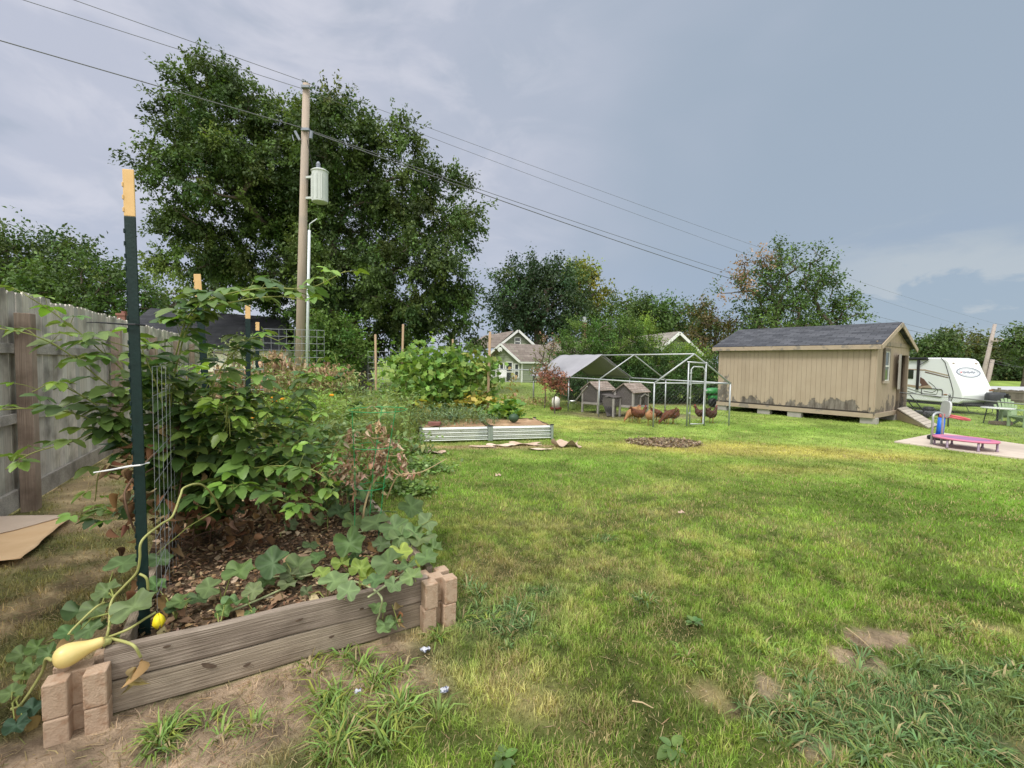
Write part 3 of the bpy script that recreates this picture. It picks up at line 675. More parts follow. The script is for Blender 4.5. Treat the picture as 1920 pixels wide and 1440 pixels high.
q = D(396, 772, 4.45); t_post((q.x + .03, q.y, 0), D(370, 514, 4.45), .031, 'green steel post with pale tip rising behind the arching bramble', .22)
q = D(464, 690, 6.7); t_post((q.x, q.y, 0), D(465, 572, 6.7), .034, 'green steel post before the black shingled roof', .2)
q = D(481, 690, 9.6); t_post((q.x, q.y, 0), D(483, 604, 9.6), .036, 'farthest thin green post, its tip against the black roof', .18)
# zip ties
mb = MB(); pz = b1 + (p1 - b1) * ((1090 - 862) / 880 + .12); pz = b1.lerp(p1, .375); w = .028
mb.tube([pz + V3(-w, -w, -.003), pz + V3(w, -w, .004), pz + V3(w, w * .9, .004), pz + V3(-w, w, 0), pz + V3(-w, -w, -.003)], .0042, 5)
mb.tube([pz + V3(-w, -w, -.003), pz + V3(-.085, -.07, -.012), pz + V3(-.15, -.085, -.022)], [.005, .0036, .003], 5)
solo('zip_tie', mb, mat('white_nylon', (.8, .8, .82), (.72, .72, .75), 9, .4), 'white zip tie with a loose tail around the nearest green post', 'zip tie')
mb = MB(); pz = b1.lerp(p1, .675); mb.tube([pz + V3(-w, -w, 0), pz + V3(w, -w, 0), pz + V3(w, w, 0), pz + V3(-w, w, 0), pz + V3(-w, -w, 0)], .004, 5)
mb.tube([pz + V3(-w, -w, 0), pz + V3(-.15, -.04, .006), pz + V3(-.27, .04, .01)], [.0045, .003, .0025], 5)
solo('zip_tie', mb, mat('black_nylon', (.012, .013, .016), (.02, .02, .025), 9, .4), 'black tie stretched from the nearest green post towards the fence', 'zip tie')

# ------------------------------------------------------------------ welded wire panels
def wire_panel(o, u, v, nu, nv, cell, r, label):
    o = Vector(o); u = Vector(u).normalized(); v = Vector(v).normalized(); mb = MB()
    for i in range(nu + 1): mb.tube([o + u * cell * i, o + u * cell * i + v * cell * nv], r, 4)
    nn = u.cross(v).normalized() * r * 1.6
    for j in range(nv + 1): mb.tube([o + v * cell * j + nn, o + v * cell * j + u * cell * nu + nn], r, 4)
    solo('wire_panel', mb, GALV, label, 'wire panel', 'welded wire panels for the climbing plants')
wire_panel(b1 + AA * .10 + BB * .035, AA, Z, 14, 9, .15, .0015, 'welded wire panel in the bed beside the nearest green post')
a0 = D(402, 700, 7.0); a1 = D(478, 700, 7.0); wire_panel((a0.x, a0.y, .2), a1 - a0, Z, 5, 10, .152, .0035, 'welded wire panel before the cream garage wall')
a0 = D(494, 690, 10.0); a1 = D(600, 690, 10.4); wire_panel((a0.x, a0.y, .55), a1 - a0, Z, 8, 11, .155, .0045, 'welded wire panel standing across the wooden pole')
a0 = D(690, 745, 12.6); a1 = D(800, 745, 12.9); wire_panel((a0.x, a0.y, .3), a1 - a0, Z, 10, 10, .155, .004, 'welded wire panel between two stakes by the cucumber vine')

# ------------------------------------------------------------------ plain stakes
STK = mat('stake_wood', (.42, .285, .185), (.52, .37, .25), 3, .8, bump=.3, stretch=(9, 9, 1))
for pb, pt, Y, r, lab in [((706, 752), (704, 627), 12.2, .026, 'weathered wooden stake standing alone left of the cucumber vine'), ((752, 735), (756, 608), 12.0, .025, 'grey wooden stake at the cucumber vine, tallest of the four'), ((850, 735), (849, 636), 12.6, .024, 'short wooden stake rising from the middle of the vine'), ((914, 752), (919, 622), 11.9, .032, 'thick reddish stake at the green house side of the vine')]:
    g = P(*pb); b_ = D(pb[0], pb[1], Y); t_ = D(pt[0], pt[1], Y); b_.z = -.05
    mb = MB(); mb.beam(b_, t_, r * 2, r * 2, up=V3(0, 1, 0)); solo('wooden_stake', mb, STK, lab, 'stake', 'wooden stakes for the climbing vines', bev=.004)
# ------------------------------------------------------------------ board fence on the left
FENCE = grain_mat('fence_grey_wood', (.46, .43, .39), (.66, .625, .575), (.23, .21, .19), 2)
FENCE_R = grain_mat('fence_rail_wood', (.35, .325, .295), (.52, .485, .44), (.18, .165, .15), 1)
FPOST = grain_mat('fence_post_wood', (.32, .265, .22), (.44, .375, .32), (.18, .14, .115), 2)
f0 = P(70, 934); fd = V3(-.467, .884, 0).normalized(); fn = V3(fd.y, -fd.x, 0)       # fn points to the garden
fr_ = thing('wooden_fence', 'weathered grey board fence closing the yard on the left', 'fence', tuple(f0))
def fp(t, z=0, o=0): return f0 + fd * t + Z * z + fn * o
FH = 2.25
postT = [-5.4, -2.9, -.47, 2.6, 5.2, 7.8, 10.4, 13.0]
for a, b in zip(postT[:-1], postT[1:]):
    mb = MB(); t = a
    while t < b - .02:
        w = min(.142 * random.uniform(.93, 1.05), b - t); g = random.uniform(.78, 1.16); top = FH + random.uniform(-.02, .025); c = .022; tl = random.uniform(-.004, .004)
        po = [(.003, .02), (w - .004, .02), (w - .004 + tl, top - c), (w - .004 - c + tl, top), (c + tl, top), (.003 + tl, top - c)]
        mb.prism(po, fp(t, 0, random.uniform(-.004, .004)), fd, Z, -fn * .018, (g * random.uniform(.97, 1.03), g, g * random.uniform(.95, 1.02))); t += w
    part('board_panel', mb, FENCE, fr_)
    for z, h, off in ((1.66, .10, .024), (.95, .10, .024), (.115, .20, .018)):
        mb = MB(); mb.beam(fp(a + .05, z, off), fp(b - .02, z + random.uniform(-.02, .02), off), .036, h, tint=random.uniform(.85, 1.1)); part('rail', mb, FENCE_R, fr_, bev=.004)
for i, t in enumerate(postT):
    mb = MB(); g = random.uniform(.85, 1.1)
    mb.box(fp(t + .02, 1.0, .105), (.125, .125, 2.05), Matrix((fd, -fn, Z)).transposed(), (g, g * .92, g * .88)); part('post', mb, FPOST, fr_, bev=.006)

# cardboard sheet lying by the fence
CARD = mat('cardboard', (.68, .45, .25), (.76, .54, .33), 3, .85, bump=.1, c3=(.62, .41, .23), s3=2)
CARD2 = mat('cardboard_pale', (.56, .44, .35), (.64, .51, .41), 4, .85, bump=.1)
def sheet(name, pts, m, root, z0, amp, seed, th=.004, n=14):
    """wavy sheet of card over a quad of ground points a b c d"""
    a, b, c, d = pts; mb = MB(); vs = []; fs = []
    for s_ in (0, 1):
        for i in range(n + 1):
            for j in range(n + 1):
                u, v = i / n, j / n; p = (a * (1 - u) + b * u) * (1 - v) + (d * (1 - u) + c * u) * v
                e = vnoise(np.array([p.x * 3.1]), np.array([p.y * 3.1]), seed, 3)[0] - .5; edge = .004 * math.sin(v * 17 + seed) * (u > .95)
                vs.append((p.x + edge, p.y + edge, z0 + .012 + amp * (.5 + e) - th * s_ ))
    m1 = n + 1; k = m1 * m1
    for i in range(n):
        for j in range(n):
            q = (i * m1 + j, (i + 1) * m1 + j, (i + 1) * m1 + j + 1, i * m1 + j + 1); fs += [q, tuple(x + k for x in q[::-1])]
    per = [i * m1 for i in range(n + 1)] + [n * m1 + j for j in range(1, n + 1)] + [i * m1 + n for i in range(n - 1, -1, -1)] + [j for j in range(n - 1, 0, -1)]
    for x, y in zip(per, per[1:] + per[:1]): fs.append((x, y, y + k, x + k)[::-1])
    mb.add(vs, fs); return part(name, mb, m, root, smooth=True)
cr = thing('cardboard', 'large flat tan cardboard sheet lying on the dry ground by the fence', 'cardboard', tuple(P(0, 1020)))
sheet('card_sheet', [P(-190, 1085), P(40, 1060), P(134, 977), P(-160, 988)], CARD, cr, .030, .03, 4)
sheet('card_flap', [P(-180, 1060), P(38, 1004), P(128, 976), P(-160, 986)], CARD2, cr, .040, .03, 4)

# ------------------------------------------------------------------ corrugated metal beds
TIN = mat('corrugated_metal', (.62, .64, .62), (.74, .76, .74), 3, .20, metal=.96, bump=.02, c3=(.46, .50, .50), s3=1.3, lo=.25, hi=.75)
TINC = mat('bed_corner_metal', (.30, .36, .33), (.40, .45, .42), 6, .45, metal=.7)
RUBB = mat('black_trim', (.012, .012, .014), (.02, .02, .022), 8, .5)
DIRT = mat('bed_dirt', (.36, .23, .135), (.27, .175, .105), 9, .95, bump=.8, c3=(.44, .30, .19), s3=3)
ma, mb_ = P(789, 830), P(1042, 827.5); mx_ = (Matrix.Rotation(R(6), 3, 'Z') @ (mb_ - ma)).normalized(); my_ = V3(-mx_.y, mx_.x, 0); MH = .295
def corr(mb, o, u, L_, h, out):
    n = 48; po = []
    for i in range(n + 1):
        z = h * i / n; s_ = math.sin(i / n * 2 * math.pi * 4 - 1.2); po.append((z, .019 * max(min(s_ * 1.25, 1), -1)))
    vs = []; fs = []
    for e in (0, L_):
        for z, d in po: vs.append(o + u * e + Z * z + out * d)
    for i in range(n): fs.append((i, n + 1 + i, n + 2 + i, i + 1))
    mb.add(vs, fs)
def metal_bed(o, L_, Wd, label, soil_n, tilt):
    t = thing('metal_bed', label, 'garden bed', tuple(o), group='corrugated metal beds joined end to end')
    c = [o, o + mx_ * L_, o + mx_ * L_ + my_ * Wd, o + my_ * Wd]
    for i in range(4):
        a, b = c[i], c[(i + 1) % 4]; u = (b - a).normalized(); q = MB(); corr(q, a + u * .03, u, (b - a).length - .06, MH, V3(u.y, -u.x, 0)); part('side_panel', q, TIN, t, smooth=True)
        q = MB(); q.box(a + Z * (MH / 2), (.055, .055, MH + .01), Matrix((mx_, my_, Z)).transposed()); k = part('corner_post', q, TINC, t, bev=.012)
        q = MB(); q.box(a + Z * (MH + .012), (.07, .07, .018), Matrix((mx_, my_, Z)).transposed()); part('corner_cap', q, RUBB, k, bev=.005)
    n = 26; U, A_ = np.meshgrid(np.linspace(.03, L_ - .03, n), np.linspace(.03, Wd - .03, n), indexing='ij'); X = (o.x + mx_.x * U + my_.x * A_).ravel(); Y = (o.y + mx_.y * U + my_.y * A_).ravel()
    zz = MH - .035 + (vnoise(X, Y, 31, 4, 5) - .5) * .04 + A_.ravel() * tilt
    i, k = np.meshgrid(np.arange(n - 1), np.arange(n - 1), indexing='ij'); i, k = i.ravel(), k.ravel()
    npmesh('soil', np.stack([X, Y, zz], 1), np.stack([i * n + k, (i + 1) * n + k, (i + 1) * n + k + 1, i * n + k + 1], 1), np.ones((len(X), 3)), DIRT, t, smooth=True)
    return t
LB = (mb_ - ma).length
metal_bed(ma, LB * .51 - .02, 1.25, 'corrugated metal bed with a red brick on its near corner', 0, .03)
metal_bed(ma + mx_ * (LB * .51 + .03), LB * .49 - .03, 1.25, 'corrugated metal bed of bare soil and a dark melon, on the lawn side', 0, .03)
BRICK = mat('brick_red', (.20, .085, .075), (.27, .13, .11), 8, .9, bump=.2)
bq = P(812, 800, MH); mb = MB(); mb.box((bq.x, bq.y + .12, MH + .045), (.235, .11, .07), Matrix.Rotation(.1, 3, 'Z')); mb.box((bq.x + .02, bq.y + .24, MH + .04), (.2, .1, .06), Matrix.Rotation(.3, 3, 'Z'), .8); solo('brick', mb, BRICK, 'dark red brick on the corner soil of the metal bed', 'brick', bev=.006)
# card and paper under the metal beds
CARD3 = mat('damp_cardboard', (.42, .30, .22), (.55, .43, .35), 4, .9, bump=.15, c3=(.33, .24, .18), s3=3)
def scrap(px, py, w, d, h, label, m=CARD3, rz=0.0, seed=1, group='cardboard pieces lying along the metal beds'):
    q = P(px, py); n = 12; vs = []; fs = []; rr = random.Random(seed)
    ph = [rr.uniform(0, 6) for _ in range(6)]
    for s_ in (0, 1):
        for i in range(n + 1):
            for j in range(n + 1):
                u, v = i / n - .5, j / n - .5
                hh = h * (.5 + .5 * math.sin(u * 9 + ph[0] + 3 * v)) * (.6 + .4 * math.cos(v * 7 + ph[1])) * (.4 + 1.2 * abs(u + .1 * math.sin(ph[2])))
                x = u * w * (1 + .18 * math.sin(v * 8 + ph[3])); y = v * d * (1 + .25 * math.sin(u * 7 + ph[4]))
                vs.append((q.x + x * math.cos(rz) - y * math.sin(rz), q.y + x * math.sin(rz) + y * math.cos(rz), .012 + hh - .004 * s_))
    m1 = n + 1; k = m1 * m1
    for i in range(n):
        for j in range(n):
            f = (i * m1 + j, (i + 1) * m1 + j, (i + 1) * m1 + j + 1, i * m1 + j + 1); fs += [f, tuple(x + k for x in f[::-1])]
    mb = MB(); mb.add(vs, fs); return solo('cardboard', mb, m, label, 'cardboard', group)
scrap(1062, 836, .50, .32, .17, 'crumpled brown paper heaped at the lawn end of the metal beds', rz=-.15, seed=3)
scrap(985, 834, .55, .2, .05, 'torn brown card lying before the second metal bed', rz=.05, seed=5)
scrap(940, 836, .5, .18, .04, 'pale card strip where the two metal beds meet', CARD2, .1, 6)
scrap(905, 838, .45, .16, .035, 'brown card strip before the first metal bed', CARD3, -.05, 8)
scrap(772, 823, .3, .26, .06, 'pinkish card by the corner of the first metal bed', CARD2, .4, 9)
scrap(785, 846, .42, .2, .05, 'flat pinkish card in the weeds before the first metal bed', CARD2, .1, 11)
scrap(815, 849, .34, .16, .04, 'flat tan card beside the pinkish one in the weeds', CARD3, -.1, 12)
scrap(1012, 843, .4, .12, .02, 'thin pale strip lying in the grass before the crumpled paper', CARD2, -.06, 14)
# scraps of paper on the bare earth in front
PAP = mat('litter_white', (.50, .51, .55), (.42, .44, .50), 30, .6, c3=(.10, .11, .17), s3=60, t3=(.55, .58))
for px, py, w, lab, sd in [(797, 1222, .05, 'blue and white paper scrap near the lawn corner of the bed', 1), (832, 1298, .045, 'white paper scrap at the edge of the crabgrass', 4), (671, 1300, .03, 'small white scrap inside the crabgrass clump', 7), (1277, 963, .05, 'pale chewed scrap out on the lawn', 9), (934, 893, .07, 'brown scrap in the bright grass before the metal beds', 10)]:
    o_ = scrap(px, py, w, w * .7, w * .5, lab, PAP if sd < 9 else CARD3, .4, sd, 'scraps lying on the ground'); o_.name = 'paper_scrap'; o_['category'] = 'scrap'
for a, b, lab in [((1586, 1183), (1640, 1228), 'thin dry stick across the bare patch of the lawn'), ((1185, 1322), (1225, 1335), 'thin forked twig lying in the foreground lawn')]:
    mb = MB(); u, v = P(*a), P(*b); mb.tube([u + Z * .02, (u + v) / 2 + Z * .026 + V3(0, .004, 0), v + Z * .018], [.004, .0035, .002], 5); solo('stick', mb, mat('dry_stick', (.48, .37, .22), (.38, .28, .17), 9, .85), lab, 'stick')

# ------------------------------------------------------------------ chain link fences
STEEL = mat('galvanised_tube', (.36, .385, .40), (.45, .47, .49), 5, .45, metal=.5, spec=.5)
MESHW = mat('mesh_wire', (.20, .22, .23), (.26, .28, .29), 5, .5, metal=.5)
def diamonds(mb, a, b, h, cell, r, z0=0.05):
    a = Vector(a); b = Vector(b); u = (b - a); L_ = u.length; u.normalize(); s = -h
    while s < L_:
        for sg in (1, -1):
            t0, t1 = s, s + h; za, zb = (0, h) if sg > 0 else (h, 0)
            c0 = max(t0, 0); c1 = min(t1, L_)
            if c1 - c0 > .01:
                f0_ = (c0 - t0) / h; f1_ = (c1 - t0) / h
                mb.tube([a + u * c0 + Z * (z0 + za + (zb - za) * f0_), a + u * c1 + Z * (z0 + za + (zb - za) * f1_)], r, 3, caps=False)
        s += cell
def chain_fence(label, pts, h, nposts, cell, r, rr, group='chain link fences'):
    t = thing('chain_link_fence', label, 'fence', tuple(pts[0]))
    for a, b in zip(pts[:-1], pts[1:]):
        a, b = Vector(a), Vector(b)
        q = MB(); q.tube([a + Z * h, b + Z * h], rr, 6); part('rail', q, STEEL, t, smooth=True)
        q = MB(); diamonds(q, a, b, h - .06, cell, r, .03); part('mesh', q, MESHW, t)
        for i in range(nposts + 1):
            p = a.lerp(b, i / nposts); q = MB(); q.tube([p - Z * .05, p + Z * (h + .03)], rr * 1.25, 7); q.lathe([(rr * 1.5, 0), (rr * 1.6, .03), (rr * .8, .07), (rr * .1, .085)], p + Z * (h + .02), 8); part('post', q, STEEL, t, smooth=True)
    return t
fa = P(1000, 756); fb = P(608, 733); fa.z = fb.z = 0
chain_fence('long chain link fence along the back of the garden', [fb + (fb - fa) * .35, fb, fa], 1.32, 3, .085, .0022, .024)
ga = P(1700, 800) + V3(.3, 1.9, 0); gb = P(1775, 800); gc = gb + (gb - V3(14.6, 13.9, 0)) * 0 + V3(6.5, -1.2, 0)
gb = V3(*P(1777, 799)); dirc = (P(1925, 826) - gb); gc = gb + dirc * 2.2; ga = gb - dirc * 1.6 + V3(0, .5, 0)
for p in (ga, gb, gc): p.z = 0
chain_fence('low chain link fence before the white camper', [ga, gb, gc], .82, 1, .075, .0009, .017)

# ------------------------------------------------------------------ shed
s0 = P(1636, 795); ud = V3(math.cos(R(128)), math.sin(R(128)), 0); vd = V3(math.cos(R(36.5)), math.sin(R(36.5)), 0)
SL, SW, SHH, SB = 4.62, 3.35, 2.06, .25
TAN = peeling('shed_paint', (.345, .275, .205), (.395, .322, .245), (.085, .07, .058), (.23, .205, .18), .62, [(tuple(ud * .95 + Z * .52), .42), (tuple(ud * 1.35 + Z * .42), .35), (tuple(ud * .62 + Z * .45), .34), (tuple(ud * 4.35 + Z * .75), .5), (tuple(ud * 4.4 + Z * 1.2), .3), (tuple(ud * 3.4 + Z * .42), .35)])
TANG = peeling('shed_paint_worn', (.325, .258, .19), (.375, .302, .228), (.10, .08, .065), (.25, .21, .17), .9)
TRIM = mat('shed_trim', (.34, .272, .20), (.395, .322, .245), 4, .75, bump=.2, c3=(.23, .20, .17), s3=2.6, t3=(.58, .62))
DARKI = mat('dark_inside', (.03, .026, .022), (.045, .038, .03), 5, .9)  # near black colour with the shade of the inside put into it
sh = thing('garden_shed', 'tan wooden shed with dark shingle roof and peeling paint at its foot', 'shed', (s0.x, s0.y, 0))
def sp(u, v, z=0): return V3(s0.x, s0.y, 0) + ud * u + vd * v + Z * z
def clad(mb, fpos, L_, z0, topf, out, w=.135, skip=None):
    t = 0
    while t < L_ - .01:
        ww = min(w, L_ - t); g = random.uniform(.94, 1.04)
        for (za, zb) in ([(z0, None)] if not skip or not (skip[0] < t + ww / 2 < skip[1]) else skip[2]):
            if zb is None: po = [(t + .003, za), (t + ww - .003, za), (t + ww - .003, topf(t + ww)), (t + .003, topf(t))]
            else: po = [(t + .006, za), (t + ww - .006, za), (t + ww - .006, zb), (t + .006, zb)]
            mb.prism([(x, y) for x, y in po], fpos(0), fpos(1) - fpos(0), Z, out * .012, g)
        t += ww
# long wall (towards the camera): a backing sheet with boards on it
wb = MB(); wb.box(sp(SL / 2, .06, SB + SHH / 2), (SL - .02, .06, SHH - .01), Matrix((ud, vd, Z)).transposed(), .82); clad(wb, lambda k: sp(k, .03), SL, SB + .01, lambda t: SB + SHH, -vd); part('wall', wb, TAN, sh)
RISE = .62
gtop = lambda t: SB + SHH + RISE * (1 - abs(t - SW / 2) / (SW / 2))
gw = MB(); D0, D1, DZ = SW * .66, SW * .905, 1.78
gw.prism([(0, SB), (D0, SB), (D0, SB + DZ), (D1, SB + DZ), (D1, SB), (SW, SB), (SW, SB + SHH), (SW / 2, SB + SHH + RISE), (0, SB + SHH)], sp(.07, 0), vd, Z, -ud * .05, .7)
_o = sp(.02, 0); clad(gw, lambda k: sp(.02, k), SW, SB + .01, lambda t: gtop(min(max(t, 0), SW)), -ud, .30, (D0, D1, [(SB + DZ, None)]))
part('wall', gw, TANG, sh, label='gable wall with door and window, paint badly peeled')
for nm, a, b in (('wall', sp(SL - .03, 0), SW), ('wall', None, None)):
    q = MB()
    if a is not None: q.prism([(0, SB), (SW, SB), (SW, SB + SHH), (SW / 2, SB + SHH + RISE), (0, SB + SHH)], a, vd, Z, -ud * .06)
    else: q.box(sp(SL / 2, SW - .03, SB + SHH / 2), (SL - .1, .06, SHH), Matrix((ud, vd, Z)).transposed())
    part(nm, q, TAN, sh)
q = MB(); q.box(sp(SL / 2, SW / 2, SB + .04), (SL - .02, SW - .02, .1), Matrix((ud, vd, Z)).transposed()); part('floor', q, DARKI, sh)
rf = MB(); ov = .16; pk = SB + SHH + RISE + .06; e0 = SB + SHH - .02
rf.slab(sp(SL + .15, -ov, e0), sp(-.15, -ov, e0), sp(-.15, SW / 2, pk + .03), sp(SL + .15, SW / 2, pk + .03), .05)
rf.slab(sp(-.15, SW + ov, e0), sp(SL + .15, SW + ov, e0), sp(SL + .15, SW / 2, pk + .028), sp(-.15, SW / 2, pk + .028), .05)
part('roof', rf, shingles('shed_shingles', (.040, .044, .055), (.085, .09, .105), .33, .14), sh)
q = MB(); q.beam(sp(SL + .15, -ov - .005, e0 - .085), sp(-.15, -ov - .005, e0 - .085), .03, .13); part('fascia', q, TRIM, sh, bev=.004)
for sgn in (-1, 1):
    q = MB(); a = sp(-.165, SW / 2 + sgn * (SW / 2 + ov), e0 - .09); b = sp(-.165, SW / 2 + sgn * .01, pk - .05); q.beam(a, b, .026, .13, up=V3(0, 0, 1)); part('rake_board', q, TRIM, sh, bev=.004)
q = MB(); q.beam(sp(-.005, 0, SB + SHH + .02), sp(-.005, SW, SB + SHH + .02), .03, .12, tint=.75); part('band_board', q, TRIM, sh)
for u_, v_ in ((-.012, .05), (.05, -.012)):
    q = MB(); q.box(sp(u_, v_, SB + SHH / 2), (.03 if u_ < 0 else .1, .1 if u_ < 0 else .03, SHH - .02), Matrix((ud, vd, Z)).transposed()); part('corner_board', q, TAN, sh)
q = MB(); q.beam(sp(0, -.01, SB - .02), sp(SL, -.01, SB - .02), .05, .13); q.beam(sp(-.01, .03, SB - .02), sp(-.01, SW, SB - .02), .05, .13); part('skid_beam', q, TRIM, sh)
wv, wz = SW * .27, SB + 1.42
q = MB(); 
for dz, hh in ((.48, .10), (-.47, .08)): q.beam(sp(-.03, wv - .26, wz + dz), sp(-.03, wv + .26, wz + dz), .04, hh, tint=.45 if dz > 0 else 1)
for dv in (-.235, .235): q.beam(sp(-.03, wv + dv, wz - .43), sp(-.03, wv + dv, wz + .43), .04, .07, up=vd, tint=.42 if dv < 0 else .55)
wn = part('window', q, mat('window_wood', (.42, .36, .30), (.30, .25, .2), 6, .8), sh)
q = MB(); 
for zz in (-.43, 0, .43): q.beam(sp(-.028, wv - .2, wz + zz), sp(-.028, wv + .2, wz + zz), .03, .045)
for dv in (-.19, .19): q.beam(sp(-.028, wv + dv, wz - .43), sp(-.028, wv + dv, wz + .43), .03, .03, up=vd)
part('sash', q, mat('white_frame', (.66, .66, .64), (.58, .58, .56), 6, .6), wn)
q = MB(); q.box(sp(-.018, wv, wz), (.012, .36, .84), Matrix((ud, vd, Z)).transposed()); part('pane', q, glass('shed_glass', (.05, .065, .06)), wn)
q = MB(); q.box(sp(.5, (D0 + D1) / 2 + .15, SB + 1.0), (.02, 1.2, 2.0), Matrix((ud, vd, Z)).transposed()); part('shade_sheet', q, DARKI, sh)  # dark sheet added behind the doorway, standing in for the shade inside
q = MB(); dpos = sp(-.03, D0 + .02, SB + .75 + DZ / 2 - .45)
q.beam(sp(-.02, D0, SB + .78), sp(-.34, D0 - .22, SB + .80), 1.12, .03, up=V3(0, 0, 1).cross(vd)); 
q = MB(); hx = (-vd * .985 - ud * .17).normalized(); c = sp(-.05, D0 - .02, SB + 1.26) + hx * .26; q.box(c, (.52, .035, 1.08), Matrix((hx, hx.cross(Z), Z)).transposed()); q.box(c + hx.cross(Z) * .03 + Z * .3, (.38, .02, .09), Matrix((hx, hx.cross(Z), Z)).transposed(), .8)
part('door', q, mat('bare_door_wood', (.26, .24, .22), (.36, .34, .31), 4, .85, bump=.4, stretch=(6, 6, 1)), sh, label='broken grey upper half of a door hanging open')
q = MB(); 
for dv in (D0 + .02, D1 - .02): q.beam(sp(-.01, dv, SB + .02), sp(-.01, dv, SB + DZ), .07, .07, up=vd, tint=.55)
part('door_frame', q, TANG, sh)
CONC = mat('concrete_block', (.30, .285, .26), (.37, .35, .33), 7, .9, bump=.2)
for u_, v_ in ((.12, .14), (2.05, .1), (3.0, .12), (SL - .15, .1), (.16, SW * .62), (.16, SW - .1)):
    q = MB(); q.box(sp(u_, v_, .075), (.40, .20, .19), Matrix((ud, vd, Z)).transposed()); part('footing_block', q, CONC, sh, bev=.008)
# ramp
ra, rb = sp(-.05, D0 - .12, SB + .08), sp(-.05, D1 + .1, SB + .08); dn = (P(1757, 803) - (ra + rb) / 2); dn.z = 0
rmp = thing('ramp', 'grey plank ramp sloping from the open shed door to the grass', 'ramp', (ra.x, ra.y, 0)); RW = mat('ramp_plank', (.36, .32, .27), (.46, .42, .37), 3, .85, bump=.3, stretch=(3, 3, 1))
e = dn * .92
q = MB(); nb = 8
for i in range(nb): 
    t0, t1 = i / nb + .006, (i + 1) / nb - .006; a, b = ra + e * t0, ra + e * t1; c, d = rb + e * t1, rb + e * t0
    for p, t in ((a, t0), (b, t1), (c, t1), (d, t0)): p.z = (SB + .09) * (1 - t) + .03
    q.slab(a, b, c, d, .03, random.uniform(.85, 1.1))
part('deck', q, RW, rmp)
for s_ in (ra, rb):
    q = MB(); q.add([V3(s_.x, s_.y, .0), s_ + e * 1.0 - Z * (SB + .08) , V3(s_.x, s_.y, SB + .05)] + [V3(s_.x, s_.y, 0) + vd * .04, s_ + e + vd * .04 - Z * (SB + .08), V3(s_.x, s_.y, SB + .05) + vd * .04], [(0, 1, 2), (5, 4, 3), (0, 3, 4, 1), (1, 4, 5, 2), (2, 5, 3, 0)]); part('stringer', q, TRIM, rmp)
# green mower behind the shed
gm = D(1338, 760, 17.6); gmr = thing('lawn_tractor', 'bright green lawn tractor half hidden behind the shed', 'mower', (gm.x, gm.y, 0)); GRN = mat('tractor_green', (.03, .22, .05), (.04, .28, .07), 4, .35, spec=.5)
q = MB(); q.lathe([(.02, .50), (.30, .52), (.36, .58), (.34, .68), (.2, .74), (.02, .75)], (gm.x, gm.y, 0), 16, sx=1.1, sy=.7); part('hood', q, GRN, gmr, smooth=True)
q = MB(); q.box((gm.x + .1, gm.y, .34), (.55, .4, .24)); part('mudguard', q, GRN, gmr, bev=.06)
for dx in (-.12, .35):
    q = MB(); q.lathe([(.02, -.07), (.14, -.07), (.18, -.04), (.18, .04), (.14, .07), (.02, .07)], (gm.x + dx, gm.y - .2, .18), 14, Matrix.Rotation(R(90), 3, 'X')); part('wheel', q, RUBB, gmr, smooth=True)

# ------------------------------------------------------------------ chicken run
r0 = P(1224.5, 800); r1 = P(1366.5, 797.5); wv_ = (r1 - r0); RW_ = wv_.length; wu = wv_.normalized(); lu = V3(math.cos(R(115)), math.sin(R(115)), 0)
EH, PKH = 1.13, 1.90; LS = [0, 2.38, 4.12, 6.7]
run = thing('chicken_run', 'steel tube chicken run with gabled frame and half a white cover', 'chicken run', (r0.x, r0.y, 0))
def rp(l, w, z): return V3(r0.x, r0.y, 0) + lu * l + wu * (w * RW_) + Z * z
tb = .021
for i, l in enumerate(LS):
    for w in (0, 1):
        q = MB(); q.tube([rp(l, w, -.02), rp(l, w, EH)], tb, 7); part('post', q, STEEL, run, smooth=True)
    q = MB(); q.tube([rp(l, 0, EH), rp(l, .5, PKH), rp(l, 1, EH)], tb * (1 if i else 1.15), 7); part('rafter', q, STEEL, run, smooth=True)
for w, z in ((0, EH), (1, EH), (.5, PKH)):
    q = MB(); q.tube([rp(LS[0], w, z), rp(LS[-1], w, z)], tb, 7); part('rail', q, STEEL, run, smooth=True)
for l in (0, LS[-1]):
    q = MB(); q.tube([rp(l, 0, EH), rp(l, 1, EH)], tb * .9, 7); part('rail', q, STEEL, run, smooth=True)
dw = (.425, .655)
q = MB()
for w in dw: q.tube([rp(-.02, w, 0), rp(-.02, w, 1.70)], tb, 7)
q.tube([rp(-.02, dw[0] - .02, 1.69), rp(-.02, dw[1] + .02, 1.66)], tb, 7); part('door_frame', q, STEEL, run, smooth=True)
q = MB(); a, b = dw[0] + .025, dw[1] - .025
q.tube([rp(-.05, a, .06), rp(-.05, a, 1.5), rp(-.05, a + .03, 1.57), rp(-.05, b - .03, 1.56), rp(-.05, b, 1.48), rp(-.05, b, .06), rp(-.05, a, .06)], tb * .9, 7); dr = part('door', q, STEEL, run, smooth=True)
q = MB()
for z in (.35, .75, 1.1, 1.4): q.box(rp(-.06, a - .01, z), (.05, .03, .04))
q.box(rp(-.07, b + .01, .95), (.09, .03, .04)); part('hinge', q, STEEL, dr)
q = MB()
diamonds(q, rp(0, 0, 0), rp(LS[-1], 0, 0), EH, .12, .0008, 0); diamonds(q, rp(0, 1, 0), rp(LS[-1], 1, 0), EH, .12, .0008, 0); diamonds(q, rp(0, 0, 0), rp(0, 1, 0), EH, .12, .0008, 0)
part('mesh', q, MESHW, run)
TARP = mat('tarp_white', (.27, .27, .30), (.33, .33, .365), 1.2, .6, bump=.2, bscale=3)
q = MB(); n = 12; vs = []; fs = []; l0, l1 = LS[2] - .12, LS[3] + .12
